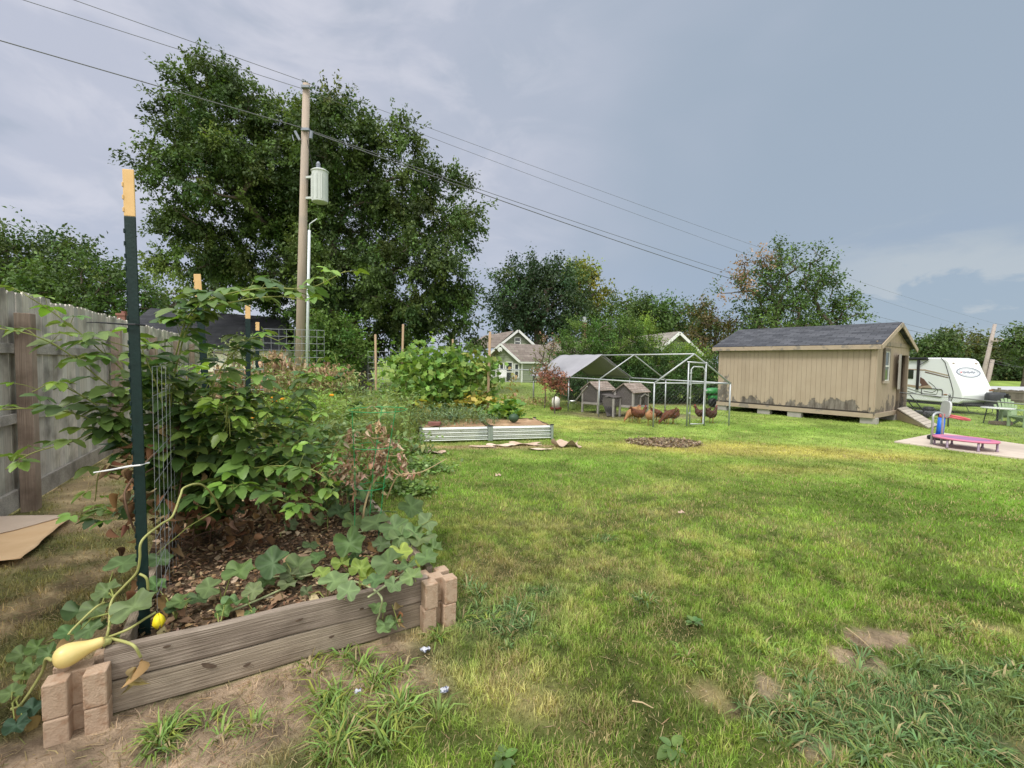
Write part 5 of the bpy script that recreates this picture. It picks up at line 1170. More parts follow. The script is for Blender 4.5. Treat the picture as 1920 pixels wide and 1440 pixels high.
hwin(.30, 0, .35, .40, 1.15, gd, og); hwin(1.75, 0, .35, .40, 1.15, gd, og); hwin(2.5, 0, .35, .42, 1.15, gd, og); hwin(.9, 0, .02, .65, 1.62, gd, og, 'door'); hwin(.9, 0, .45, 1.0, 1.1, sd_, os_, )
# upper storey behind, and its extension to the right
u0 = D(1007, 672, YH + 5); U = lambda px, py, dy=5: D(px, py, YH + dy)
q = MB(); q.prism([(U(934, 655).x, 0), (U(1006, 655).x, 0), (U(1006, 655).x, U(1006, 651).z), (U(972, 622).x, U(972, 624).z), (U(934, 655).x, U(934, 651).z)], (0, YH + 5, 0), (1, 0, 0), Z, (0, 6, 0)); z = U(972, 690).z
while z < U(972, 630).z:
    f = max((z - U(972, 650).z) / (U(972, 624).z - U(972, 650).z), 0); xa, xb, xm = U(934, 655).x, U(1006, 655).x, U(972, 622).x
    siding(q, V3(xa + (xm - xa) * f, YH + 5, 0), V3(1, 0, 0), (xb - xa) * (1 - f), z, z + .22, V3(0, -1, 0)); z += .22
part('wall', q, HG, gh)
e1, e2, pk_ = U(1010, 654), U(928, 654), U(972, 619); q = MB()
for e_, s_ in ((e1, 1), (e2, -1)): q.slab(e_ + V3(0, -.4, 0), e_ + V3(0, 7, 0), pk_ + V3(0, 7, 0), pk_ + V3(0, -.4, 0), .1)
q.slab(e2 + V3(-2.6, -.2, .1), e2 + V3(0, -.2, .1), pk_ + V3(-.4, .8, 0), pk_ + V3(-3.2, .8, -.5), .1); part('roof', q, HR, gh)
q = MB()
for e_ in (e1, e2): q.beam(e_ + V3(0, -.45, -.06), pk_ + V3(0, -.45, -.06), .07, .2)
part('trim_board', q, HW, gh)
w0 = U(965, 648); q = MB(); w1 = U(976, 633)
for z in (w0.z, (w0.z + w1.z) / 2, w1.z): q.beam((w0.x, YH + 4.93, z), (w1.x, YH + 4.93, z), .06, .1)
for x in (w0.x, w1.x): q.beam((x, YH + 4.93, w0.z), (x, YH + 4.93, w1.z), .06, .1, up=V3(1, 0, 0))
f = part('window', q, HW, gh); q = MB(); q.box(((w0.x + w1.x) / 2, YH + 4.95, (w0.z + w1.z) / 2), (w1.x - w0.x, .03, w1.z - w0.z)); part('pane', q, HGL, f)
q = MB(); a, b, c_, d_ = D(1012, 660, 42), D(1130, 662, 42), D(1118, 640, 46), D(1032, 640, 46); q.slab(a, b, c_, d_, .1); q.slab(D(1005, 662, 42) + V3(0, 8, 0), a, d_, d_ + V3(0, .3, 0), .1); part('roof', q, HR, gh)
q = MB(); q.box(((a.x + b.x) / 2, 44.5, a.z / 2), (b.x - a.x - .6, 4.6, a.z - .05)); part('wall', q, HG, gh)
ct = D(1097, 604, 44); q = MB(); q.box((ct.x, 44.4, (a.z + ct.z) / 2), (.40, .40, ct.z - a.z)); ck = part('chimney', q, BRICK, gh); q = MB(); q.box((ct.x, 44.4, ct.z + .1), (.5, .5, .2)); q.tube([(ct.x, 44.4, ct.z + .2), (ct.x, 44.4, ct.z + .55)], .18, 10); part('flue_cap', q, STEEL, ck)
# bicycles / chairs heap beside the door: a white garden set
wq_ = hp_(.9, -.9, 0); t = thing('garden_chair', 'pale chair standing before the green house door', 'chair', (wq_.x, wq_.y, 0))
q = MB(); q.box((wq_.x, wq_.y, .42), (.6, .55, .06)); part('seat', q, HW, t); q = MB(); q.box((wq_.x, wq_.y + .28, .75), (.6, .06, .6), Matrix.Rotation(-.2, 3, 'X')); part('backrest', q, HW, t)
for dx in (-.26, .26):
    for dy in (-.24, .24): q = MB(); q.box((wq_.x + dx, wq_.y + dy, .2), (.05, .05, .4)); part('leg', q, HW, t)

# grey gabled house to the right, behind the hedge
H2 = 27.0; pk2 = D(1268.5, 622, H2); er = D(1343, 694, H2); el_ = V3(2 * pk2.x - er.x, er.y, er.z); t = thing('gabled_house', 'pale gabled house with white rake board rising behind the hedge', 'house', (pk2.x, H2, 0))
q = MB(); q.prism([(el_.x + .2, 0), (er.x - .2, 0), (er.x - .2, er.z), (pk2.x, pk2.z - .2), (el_.x + .2, er.z)], (0, H2, 0), (1, 0, 0), Z, (-1.5, 7, 0)); part('wall', q, HG, t)
q = MB(); q.prism([(er.x - 1.4, 0), (er.x - .25, 0), (er.x - .25, er.z - .1), (er.x - 1.4, er.z - .1)], (0, H2 - .03, 0), (1, 0, 0), Z, (0, .02, 0)); part('brick_skirt', q, mat('house_brick', (.36, .20, .15), (.42, .25, .19), 7, .9), t)
q = MB(); bk = V3(-1.6, 7.3, 0); fo = V3(0, -.5, 0)
q.slab(er + fo, er + bk, pk2 + bk, pk2 + fo, .1); q.slab(el_ + bk, el_ + fo, pk2 + fo, pk2 + bk, .1); part('roof', q, shingles('grey_shingles', (.22, .20, .18), (.29, .27, .24), .5, .25), t)
q = MB()
for e_ in (er, el_): q.beam(e_ + V3(0, -.55, -.1), pk2 + V3(0, -.55, -.1), .07, .15)
part('rake_board', q, HW, t)

# ------------------------------------------------------------------ utility poles and wires
POLE = mat('pole_wood', (.33, .265, .215), (.43, .355, .295), 3, .85, bump=.4, stretch=(14, 14, .5), c3=(.27, .245, .225), s3=.5)
YP = 18.0; pb, pt = D(560, 712, YP), D(574.5, 158, YP); pb.z = -.1
up_ = thing('utility_pole', 'tall wooden utility pole carrying a grey transformer before the great tree', 'utility pole', (pb.x, pb.y, 0))
q = MB(); q.tube([pb, pb.lerp(pt, .5), pt], [.185, .160, .132], 14); part('pole', q, POLE, up_, smooth=True)
pd = (pt - pb).normalized(); TRX = mat('transformer_grey', (.45, .485, .475), (.51, .545, .535), 3, .4, spec=.5)
tc0, tc1 = D(600, 380, YP - .1), D(600, 322, YP - .1); hT = tc1.z - tc0.z
tx = V3(tc0.x, YP - .1, tc0.z); q = MB(); q.lathe([(.02, -.03), (.27, 0), (.30, .02), (.30, hT - .03), (.33, hT - .02), (.33, hT + .01), (.26, hT + .06), (.02, hT + .09)], tx, 22, tint=1)
for a in (200, 235, 270, 305): q.box(tx + V3(.305 * math.cos(R(a)), .305 * math.sin(R(a)), hT * .47), (.03, .03, hT * .78))
tr = part('transformer', q, TRX, up_, smooth=False); q = MB(); zb = tx + V3(-.06, 0, hT + .06); q.lathe([(.05, 0), (.05, .06), (.09, .09), (.06, .12), (.09, .15), (.06, .18), (.09, .21), (.07, .26), (.03, .32)], zb, 12); part('bushing', q, CGREY, tr, smooth=True)
q = MB(); q.beam(tx + V3(-.3, 0, hT * .82), tx + V3(-.55, .05, hT * .82), .1, .08); q.beam(tx + V3(-.3, 0, hT * .15), tx + V3(-.55, .05, hT * .15), .1, .08); part('bracket', q, TRX, tr)
q = MB(); ca, cb = D(580, 432, YP - .25), D(575, 705, YP - .25); q.tube([ca, cb], .055, 8); q.tube([ca, ca + V3(.02, 0, .25), ca + V3(.3, 0, .45)], .02, 5); part('conduit', q, mat('conduit_grey', (.56, .60, .63), (.62, .66, .69), 4, .4), up_, smooth=True)
q = MB()
for y, dx in ((163, 0), (243, 0), ): p = D(573, y, YP - .16); q.box(p, (.3, .14, .09))
p = D(568.5, 152, YP); q.tube([p - Z * .45, p], .025, 6); q.lathe([(.03, 0), (.06, .03), (.04, .07), (.05, .1)], p - Z * .05, 8); part('insulator', q, CGREY, up_)
q = MB()
for a, b, r in (((553, 246), (562, 263), .05), ((548, 253), (551, 264), .02), ((584, 246), (583, 260), .06)):
    q = MB(); q.tube([D(*a, YP - .15), D(*b, YP - .15)], r, 7); part('cutout', q, CGREY, up_)
q = MB(); q.tube([D(576, 262, YP - .2), D(580, 285, YP - .2), D(588, 318, YP - .15)], .012, 4); part('jumper_wire', q, CBLK, up_)
# far leaning pole
YF = 62.0; fb_, ft = D(1838, 728, YF), D(1865.5, 608, YF); t = thing('utility_pole', 'leaning grey utility pole rising behind the camper', 'utility pole', (fb_.x, fb_.y, 0)); dd = (ft - fb_).normalized(); q = MB(); q.tube([fb_ - dd * 3, fb_.lerp(ft, .3), ft], [.34, .27, .19], 10); part('pole', q, mat('far_pole_wood', (.30, .25, .225), (.38, .33, .30), 3, .85), t, smooth=True)
q = MB(); m_ = fb_.lerp(ft, .45) + V3(.45, -.3, 0); q.tube([fb_ - dd * 2 + V3(.5, -.3, 0), m_], [.28, .23], 8); part('stub_pole', q, mat('far_pole_wood', (.30, .25, .225)), t, smooth=True)
q = MB(); a = ft.lerp(fb_, .27); q.beam(a + V3(-.3, -.3, .1), a + V3(2.0, -.3, .0), .12, .14)
for x in (.4, 1.2, 1.9): q.tube([a + V3(x, -.3, .05), a + V3(x, -.3, .45)], .07, 6)
part('crossarm', q, mat('far_pole_wood', (.30, .25, .225)), t)
WIRE = mat('wire_black', (.10, .105, .12), (.13, .135, .15), 3, .6)
def wire(a, b, sag, r, label, n=28):
    q = MB(); pts = []
    for i in range(n + 1):
        f = i / n; p = Vector(a).lerp(Vector(b), f); p.z -= sag * 4 * f * (1 - f); pts.append(p)
    rs = [r * (.8 + .9 * (i / n)) if False else r for i in range(n + 1)]; q.tube(pts, rs, 5); return solo('power_line', q, WIRE, label, 'power line', 'power lines over the garden')
def through(a_px, Yp, b_px, Yb): return D(*a_px, Yp), D(*b_px, Yb)
w_top = D(568.5, 152, YP); w_2 = D(566, 166, YP - .15); w_3 = D(571, 241, YP - .17)
def left_end(p, px, py):        # where the run that continues the pole to pole line crosses that column of the photo, far side of the frame
    du = (ft - pt); du.z = 0; du.normalize(); r_ = ray(px, py); k = r_.x / r_.y; s_ = (k * p.y - p.x) / (du.x - k * du.y); q_ = p + du * s_; return D(px, py, q_.y)
f_top, f_2, f_3 = ft + Z * .1, ft.lerp(fb_, .16) + V3(0, -.3, 0), ft.lerp(fb_, .30) + V3(.3, -.3, 0)
le1, le2, le3, le4 = left_end(w_top, 105, -12), left_end(w_2, 25, -6), left_end(w_3, 0, 76), left_end(w_3, 0, 79)
def ext(p, q_): return p + (p - q_) * 1.2
for (p, l, f, lab, r, sg) in ((w_top, le1, f_top, 'highest power line resting on the pole top', .010, .5), (w_2, le2, f_2, 'second power line just below the pole top', .010, .6), (w_3, le3, f_3, 'lowest thick power line bundle fixed below the pole top', .017, .9)):
    wire(ext(l, p), p, .0, r, lab + ', span towards the upper left', 20); wire(p, f, sg, r * .8, lab + ', span towards the far pole')
w5 = wire(D(573, 244, YP - .2), f_3 + V3(.5, 0, -.5), 1.2, .02, 'thin twin of the lowest power line, towards the far pole')
wire(f_top, D(1990, 622, 75), .1, .02, 'power line leaving the far pole to the right edge'); wire(fb_.lerp(ft, .42), D(1990, 692, 50), .3, .02, 'low service line leaving the far pole to the right'); wire(fb_.lerp(ft, .48), D(1990, 700, 55), .3, .02, 'second low service line right of the far pole')
# ------------------------------------------------------------------ trees
BARK = mat('tree_bark', (.085, .070, .055), (.14, .115, .09), 5, .9, bump=.5, stretch=(6, 6, 1)); DEADB = mat('dead_branch', (.22, .18, .14), (.30, .25, .20), 6, .9)
TLEAF = leafmat('tree_leaf', .22, .55, .25)
def lobes_w(lobes, Y, dk=.95):
    out = []
    for l in lobes:
        px, py, rx, ry = l[:4]; dy = l[4] if len(l) > 4 else 0; Yc = Y + dy; c = D(px, py, Yc); out.append((np.array(c), np.array((rx / F * Yc, (rx + ry) / 2 * dk / F * Yc, ry / F * Yc))))
    return out
def sample_lobes(LW, n, shell=.45):
    w = np.array([(r.prod()) ** .72 for c, r in LW]); k = rng.choice(len(LW), n, p=w / w.sum()); C = np.array([c for c, r in LW])[k]; RR = np.array([r for c, r in LW])[k]
    u = rand_unit(n); rad = shell + (1 - shell) * rng.random(n) ** .6; return C + u * RR * rad[:, None], norm(u / RR), k
def leaf_sprays(cent, outw, twigs, leaves, clump, ls, cols, up=.15, droop=.35, templ=LEAF, spread_=.75, wid=.10, mixk=None, var=.2, flat=.6):
    n = len(cent); ct = np.repeat(cent, twigs, 0); ow = np.repeat(outw, twigs, 0); m = len(ct)
    d = norm(ow * .9 + rng.normal(size=(m, 3)) * spread_ + (0, 0, up)); ln = clump * rng.uniform(.5, 1.25, m)
    tb = np.repeat(tints(cols, n, var) if mixk is None else mixk, twigs, 0) * rng.uniform(.85, 1.15, (m, 1))
    c = np.repeat(ct, leaves, 0); dd = np.repeat(d, leaves, 0); l = np.repeat(ln, leaves); t = rng.uniform(.0, 1, len(c)); k = len(c)
    pos = c + dd * (l * t)[:, None] + rng.normal(size=(k, 3)) * (wid * clump); ax = norm(dd * .7 + rng.normal(size=(k, 3)) * .65 - np.array((0, 0, droop)))
    nr = norm(np.array((0, 0, 1.0)) * flat + rng.normal(size=(k, 3)) * .55 + .25 * np.repeat(ow, leaves, 0)); col = np.repeat(tb, leaves, 0) * rng.uniform(.72, 1.3, (k, 1))
    return spread(*templ, pos, frames(ax, nr), ls * rng.uniform(.6, 1.3, k), col)
def skeleton(base, fork_z, cent, r0, forks=None, rt=.02, sides=6):
    nodes = [np.array(base, float)]; par = [-1]
    c0 = cent.mean(0); top = np.array([base[0] * .7 + c0[0] * .3, base[1] * .7 + c0[1] * .3, fork_z])
    for i in range(1, 4): nodes.append(nodes[0] + (top - nodes[0]) * i / 3 + rng.normal(size=3) * (.02 * fork_z, .02 * fork_z, 0)); par.append(i - 1)
    order = np.argsort(np.linalg.norm(cent - top, axis=1))
    for j in order:
        c = cent[j]; A_ = np.array(nodes[3:]); dv = c - A_; d = np.linalg.norm(dv, axis=1); cost = d * (1 + .35 * (A_[:, 2] > c[2] + .2)); k = int(np.argmin(cost)) + 3; a = nodes[k]
        if d[k - 3] > .35:
            m_ = a + (c - a) * .5 + rng.normal(size=3) * d[k - 3] * .09 + np.array((0, 0, .05 * d[k - 3])); nodes.append(m_); par.append(k); k = len(nodes) - 1
        nodes.append(c); par.append(k)
    cnt = np.ones(len(nodes))
    for i in range(len(nodes) - 1, 0, -1): cnt[par[i]] += cnt[i]
    rad = np.maximum(r0 * (cnt / cnt[0]) ** .48, rt); rad[0] = r0 * 1.35; return nodes, par, rad
def branch_mesh(nodes, par, rad, sides=6):
    q = MB()
    for i in range(1, len(nodes)):
        p = par[i]
        if p < 0: continue
        q.tube([nodes[p], nodes[i]], [min(rad[p], rad[i] * 1.5), rad[i]], sides if rad[i] > .05 else 4, caps=False)
    return q
def tree(name, label, cat, base, fork_z, lobes, Y, n, twigs, leaves, clump, ls, cols, r0, group, up=.15, droop=.35, shell=.4, templ=LEAF, colf=None, bark=None, wid=.13, extra=None, var=.2, spread_=.75, skel=1.0, dk=.95):
    t = thing(name, label, cat, tuple(base), group=group); LW = lobes_w(lobes, Y, dk); cent, ow, k = sample_lobes(LW, n, shell)
    mk = None if colf is None else np.array([colf(c, kk) for c, kk in zip(cent, k)]) * (1 + var * rng.normal(size=(n, 1)).clip(-1.5, 1.5))
    ps = [leaf_sprays(cent, ow, twigs, leaves, clump, ls, cols, up, droop, templ, mixk=mk, wid=wid, var=var, spread_=spread_)]
    npmesh('crown', *join(ps), TLEAF, t)
    sel = cent[rng.random(n) < skel]; ex = sel if extra is None else np.vstack([sel, extra]); nodes, par, rad = skeleton(base, fork_z, ex, r0); part('trunk', branch_mesh(nodes, par, rad), bark or BARK, t, smooth=True)
    return t
def gpt(px, Y): p = D(px, 700, Y); return (p.x, p.y, -.1)
GRN1 = [(.066, .112, .032), (.088, .140, .038), (.050, .088, .028), (.105, .155, .044)]
BIGR = [(405, 220, 112, 112, 0), (460, 172, 58, 45, 1), (372, 180, 48, 38, 0), (562, 300, 74, 96, 1), (580, 245, 62, 66, 1), (545, 400, 90, 80, 1), (640, 525, 100, 80, -1), (590, 500, 70, 70, -1), (400, 330, 128, 120, -1), (350, 465, 92, 85, 0), (520, 300, 120, 115, 1), (628, 255, 88, 95, -1), (610, 185, 30, 30, 0), (735, 320, 105, 112, 0), (830, 400, 88, 100, 0), (640, 420, 140, 130, 2), (500, 470, 130, 100, 2), (775, 520, 125, 105, -1), (845, 590, 78, 78, 0), (690, 605, 150, 88, 1), (560, 560, 100, 60, 5), (425, 535, 95, 45, 5), (870, 640, 58, 40, -1), (640, 650, 90, 50, -2)]
BIG = [(a[0], a[1] + 4, max(a[2] - 27, 12), max(a[3] - 27, 10), a[4]) for a in BIGR]
tree('shade_tree', 'huge dark green shade tree towering over the pole and garden', 'tree', gpt(692, 24), 3.6, BIG, 24, 1120, 8, 32, 1.12, .178, GRN1, .36, 'trees beyond the fences', up=.05, droop=.45, shell=.35, skel=.75, wid=.075, var=.28)
# trees far to the left
tree('leafy_tree', 'rounded dark tree behind the board fence at the left edge', 'tree', gpt(70, 46), 4, [(70, 495, 92, 58), (20, 480, 60, 40, 1), (120, 490, 50, 40, 0), (40, 540, 70, 40)], 46, 170, 5, 14, 2.0, .38, [(.060, .105, .030), (.085, .125, .035), (.050, .09, .028)], .5, 'trees beyond the fences')
tree('leafy_tree', 'brighter spreading tree before the rounded one, left of the tall post', 'tree', gpt(180, 40), 3, [(165, 545, 110, 52), (235, 560, 60, 38, 0), (110, 570, 70, 40, -1), (270, 590, 30, 22)], 40, 190, 5, 14, 1.7, .34, [(.075, .135, .033), (.095, .16, .04), (.06, .11, .03)], .45, 'trees beyond the fences')
tree('leafy_tree', 'low far tree showing between the tall post and the black roof', 'tree', gpt(330, 52), 2, [(330, 565, 40, 22), (400, 575, 30, 16)], 52, 40, 5, 12, 1.6, .36, GRN1, .3, 'trees beyond the fences')
tree('oak_tree', 'dark rounded tree behind the green house', 'tree', gpt(1010, 52), 5, [(1010, 560, 85, 68), (965, 555, 45, 50, -1), (1050, 545, 60, 52, 1), (1000, 520, 50, 30), (1020, 620, 90, 40, 1), (950, 600, 30, 35)], 52, 300, 6, 14, 1.8, .34, [(.040, .075, .032), (.055, .095, .038), (.035, .065, .03)], .6, 'trees beyond the fences', shell=.3)
tree('maple_tree', 'yellow green tree showing beside the dark rounded one', 'tree', gpt(1105, 60), 4, [(1100, 545, 36, 42), (1118, 575, 24, 35), (1085, 520, 24, 20)], 60, 70, 5, 13, 1.9, .42, [(.20, .23, .035), (.16, .21, .04), (.24, .24, .04)], .4, 'trees beyond the fences')
tree('leafy_tree', 'mid green round topped tree above the hedge, left of the pair', 'tree', gpt(1165, 58), 3, [(1160, 600, 48, 44), (1130, 610, 30, 30), (1195, 605, 30, 30)], 58, 95, 5, 13, 1.9, .40, [(.085, .14, .038), (.105, .165, .045), (.07, .12, .033)], .4, 'trees beyond the fences')
tree('leafy_tree', 'broad green tree above the grey gabled house', 'tree', gpt(1250, 50), 3, [(1245, 600, 62, 40), (1215, 600, 36, 38), (1285, 610, 46, 38), (1250, 640, 70, 34)], 50, 150, 5, 13, 1.7, .36, [(.070, .125, .035), (.09, .15, .04), (.06, .105, .03)], .45, 'trees beyond the fences', shell=.3)
# bronze tree behind the shed and the half dead one
BRZ = [(.13, .115, .045), (.10, .118, .04), (.075, .112, .036), (.16, .12, .055)]
tree('locust_tree', 'thin bronze leaved tree with dark limbs left of the shed roof', 'tree', gpt(1375, 34), 2.6, [(1320, 620, 44, 34), (1355, 640, 50, 34, 1), (1310, 580, 18, 18), (1390, 640, 40, 30), (1330, 655, 36, 20), (1345, 600, 22, 18)], 34, 150, 5, 9, 1.0, .21, BRZ, .24, 'trees beyond the fences', shell=.3)
def half(c, k): return (.27, .18, .115) if k >= 7 and rng.random() < .7 else random.choice([(.075, .135, .033), (.10, .165, .04), (.06, .11, .03)])
tree('half_dead_tree', 'spreading tree behind the shed, one upper limb turned rusty brown', 'tree', gpt(1475, 31), 2.4, [(1480, 510, 58, 52), (1530, 570, 62, 50, 1), (1450, 600, 62, 36), (1585, 585, 36, 32), (1560, 520, 30, 24), (1430, 560, 30, 40, 1), (1500, 625, 90, 22), (1400, 512, 24, 22), (1380, 540, 26, 14), (1420, 482, 18, 13), (1350, 545, 14, 10)], 31, 300, 5, 11, .95, .19, GRN1, .34, 'trees beyond the fences', colf=half, shell=.3, up=.1)
# bare limbs of the dead part
for i, (x0, lab) in enumerate([(1712, 'small dark tree showing over the camper roof')]):
    tree('leafy_tree', lab, 'tree', gpt(1745, 44), 3, [(1755, 655, 26, 22), (1735, 660, 22, 16)], 44, 60, 5, 13, 1.3, .3, [(.06, .10, .035), (.075, .12, .038)], .3, 'trees beyond the fences')
tree('leafy_tree', 'olive tinged tree line crown between the camper and the leaning pole', 'tree', gpt(1800, 76), 3, [(1795, 655, 48, 26), (1820, 680, 44, 36), (1780, 680, 40, 30)], 76, 190, 5, 13, 2.2, .5, [(.105, .12, .034), (.13, .135, .036), (.08, .11, .033)], .4, 'trees beyond the fences')
tree('leafy_tree', 'dark tree right of the leaning pole behind the board fence', 'tree', gpt(1895, 72), 3, [(1890, 675, 46, 36), (1860, 690, 40, 40), (1930, 690, 40, 40), (1880, 720, 60, 26)], 72, 220, 5, 13, 2.2, .5, [(.065, .10, .033), (.09, .115, .036), (.05, .085, .03)], .4, 'trees beyond the fences')
tree('leafy_tree', 'tall tree just entering the photo at the right edge', 'tree', gpt(1925, 42), 3, [(1925, 632, 18, 20), (1945, 650, 34, 40)], 42, 60, 5, 12, 1.1, .28, GRN1, .3, 'trees beyond the fences')
# hedge of feathery shrubs behind the run
HG_ = [(.085, .160, .035), (.115, .195, .045), (.065, .125, .032)]; HL = [(.19, .27, .045), (.15, .24, .042), (.11, .19, .04)]
for lab, base, lobes, Y, n, cols in [
    ('tall feathery shrub above the white run cover', 1100, [(1095, 655, 52, 50), (1075, 690, 46, 52), (1120, 700, 46, 50)], 21, 260, HG_),
    ('feathery shrub in the middle of the hedge, upright shoots', 1160, [(1155, 650, 46, 48), (1150, 700, 56, 50), (1180, 690, 40, 50)], 20.5, 260, HG_),
    ('bright feathery shrub left of the gabled house', 1205, [(1196, 648, 34, 44), (1212, 695, 38, 44)], 21.5, 160, HL),
    ('broad leaved dark shrub low behind the run door', 1260, [(1250, 715, 62, 46), (1225, 730, 50, 36), (1285, 730, 42, 34), (1200, 735, 40, 34)], 19.4, 230, [(.055, .11, .03), (.075, .14, .035), (.045, .09, .028)]),
    ('dark low shrub behind the two hutches', 1120, [(1120, 735, 50, 30), (1080, 738, 34, 26), (1165, 735, 40, 32)], 19.6, 170, [(.045, .09, .028), (.06, .115, .032)]),
    ('yellow green shrub before the gabled house', 1290, [(1270, 682, 34, 34), (1304, 694, 26, 34)], 20.8, 130, HL),
    ('dark shrub at the shed end of the hedge', 1318, [(1315, 725, 26, 36), (1330, 715, 20, 38)], 19.6, 70, [(.05, .10, .03), (.07, .13, .035)])]:
    tree('hedge_shrub', lab, 'shrub', gpt(base, Y), .5, lobes, Y, n, 7, 15, .62, .085, cols, .09, 'shrubs of the hedge behind the run', up=.75, droop=-.25, shell=.3, spread_=.5, wid=.07)
tree('garden_shrub', 'bright leaved shrub at the foot of the great tree behind the pole', 'shrub', gpt(620, 20.5), 1.0, [(625, 640, 42, 44), (592, 625, 24, 26, -.5), (655, 670, 36, 30), (610, 680, 46, 30)], 20.5, 130, 6, 14, .75, .15, [(.10, .19, .035), (.13, .22, .045), (.08, .15, .035)], .1, 'garden shrubs')
tree('garden_shrub', 'pale shrubby sapling before the cream garage wall', 'shrub', gpt(455, 13.5), .9, [(460, 645, 18, 15), (398, 650, 14, 12), (470, 680, 26, 20)], 13.5, 36, 5, 10, .32, .09, [(.22, .28, .12), (.18, .25, .10), (.28, .30, .15)], .03, 'garden shrubs')
rq = P(1040, 775)
tree('young_tree', 'small rusty red leaved tree standing over the white waterer', 'tree', (rq.x, rq.y, -.05), .55, [(1038, 714, 25, 16), (1032, 702, 19, 14), (1048, 722, 18, 12)], rq.y, 62, 4, 9, .20, .062, [(.30, .12, .085), (.25, .10, .07), (.36, .17, .12), (.2, .12, .06)], .018, 'garden shrubs', up=.1, spread_=.9)
tree('young_tree', 'thin wispy sapling with few leaves rising left of the white cover', 'tree', gpt(1022, 16.2), .8, [(1018, 670, 22, 34), (1030, 640, 14, 20), (1008, 700, 16, 16)], 16.2, 44, 3, 6, .28, .07, [(.16, .16, .06), (.22, .12, .08), (.11, .16, .05)], .02, 'garden shrubs', spread_=.9)

# ------------------------------------------------------------------ hens
FEA = [mat('feather_red', (.085, .030, .017), (.155, .058, .028), 26, .75, bump=.3), mat('feather_ginger', (.27, .125, .055), (.40, .22, .11), 26, .75, bump=.3), mat('feather_dark', (.055, .022, .016), (.095, .038, .024), 26, .75, bump=.3)]
COMB = mat('comb_red', (.42, .03, .03), (.34, .02, .02), 9, .5); YLEG = mat('hen_leg', (.42, .29, .08), (.34, .24, .07), 9, .6)
def ell_tube(mb, pts, n=14):
    """pts: (x, z, half width y, half height)"""
    vs = []; fs = []; m = len(pts)
    for i, (x, z, ry_, rz_) in enumerate(pts):
        a = pts[max(i - 1, 0)]; b = pts[min(i + 1, m - 1)]; d = Vector((b[0] - a[0], 0, b[1] - a[1])).normalized(); nz = Vector((-d.z, 0, d.x))
        for k in range(n):
            an = 2 * math.pi * k / n; vs.append(Vector((x, 0, z)) + nz * (rz_ * math.sin(an)) + Vector((0, 1, 0)) * (ry_ * math.cos(an)))
    for i in range(m - 1):
        for k in range(n): fs.append((i * n + k, i * n + (k + 1) % n, (i + 1) * n + (k + 1) % n, (i + 1) * n + k))
    fs += [tuple(range(n - 1, -1, -1)), tuple((m - 1) * n + k for k in range(n))]; mb.add(vs, fs)
POSES = {
 'up': [(-.165, .315, .008, .02), (-.145, .29, .025, .045), (-.11, .245, .05, .07), (-.06, .205, .078, .082), (0, .19, .090, .088), (.055, .195, .084, .085), (.095, .22, .062, .066), (.118, .262, .04, .042), (.130, .30, .029, .03), (.142, .328, .027, .026), (.160, .338, .022, .022), (.178, .334, .010, .010), (.196, .326, .002, .003)],
 'peck': [(-.165, .305, .008, .02), (-.14, .285, .028, .045), (-.10, .25, .055, .07), (-.05, .215, .08, .083), (.01, .195, .090, .086), (.06, .175, .082, .078), (.10, .145, .058, .056), (.13, .11, .036, .038), (.152, .08, .028, .028), (.170, .058, .026, .025), (.186, .042, .018, .018), (.198, .026, .008, .008), (.207, .012, .002, .003)],
 'fluff': [(-.14, .245, .012, .03), (-.11, .23, .06, .065), (-.06, .205, .095, .088), (0, .195, .105, .094), (.05, .195, .098, .09), (.085, .215, .075, .07), (.10, .245, .045, .045), (.095, .268, .030, .03), (.112, .282, .024, .024), (.130, .278, .012, .012), (.146, .272, .002, .003)]}
def hen_proto(pose, fm, name, label):
    t = thing('hen', label, 'hen', (0, 0, 0), group='hens in and around the chicken run'); q = MB(); ell_tube(q, POSES[pose]); part('body', q, FEA[fm], t, smooth=True, local=True)
    hx, hz = POSES[pose][-3][0], POSES[pose][-3][1]
    q = MB(); dx = .7 if pose == 'peck' else 0
    q.prism([(-.012, .0), (.018, .0), (.014, .026), (.006, .016), (.0, .03), (-.006, .016), (-.014, .024)], (hx - .008, -.004, hz + .018), (1, 0, -dx), (dx, 0, 1), (0, .008, 0)); q.box((hx + .012, 0, hz - .026), (.012, .012, .03)); part('comb', q, COMB, t, local=True)
    for s_ in (-1, 1):
        q = MB(); q.tube([(.005, s_ * .04, .13), (.015, s_ * .042, .085), (.0, s_ * .042, .01)], [.024, .011, .007], 7)
        for a in (-.5, 0, .5): q.tube([(0, s_ * .042, .008), (.045 * math.cos(a), s_ * .042 + .045 * math.sin(a), .004)], [.006, .003], 4)
        part('leg', q, YLEG, t, local=True, smooth=True)
        q = MB(); vs = [(.06, s_ * .078, .225), (.03, s_ * .097, .235), (-.05, s_ * .094, .25), (-.12, s_ * .055, .255), (-.05, s_ * .09, .19), (.03, s_ * .094, .165), (0, s_ * .106, .2)]; q.add(vs, [(i, (i + 1) % 6, 6) if s_ < 0 else ((i + 1) % 6, i, 6) for i in range(6)]); o = part('wing', q, FEA[fm], t, local=True, smooth=True); m_ = o.modifiers.new('thick', 'SOLIDIFY'); m_.thickness = .012
    q = MB()
    tx_, tz_ = POSES[pose][1][0], POSES[pose][1][1]
    for k in range(5): q.beam((tx_ + .03, (k - 2) * .012, tz_ - .02), (tx_ - .05 - .01 * abs(k - 2), (k - 2) * .020, tz_ + .075 - .02 * abs(k - 2)), .022, .006, up=V3(1, 0, .6))
    part('tail', q, FEA[2 if fm == 2 else fm], t, local=True)
    return t
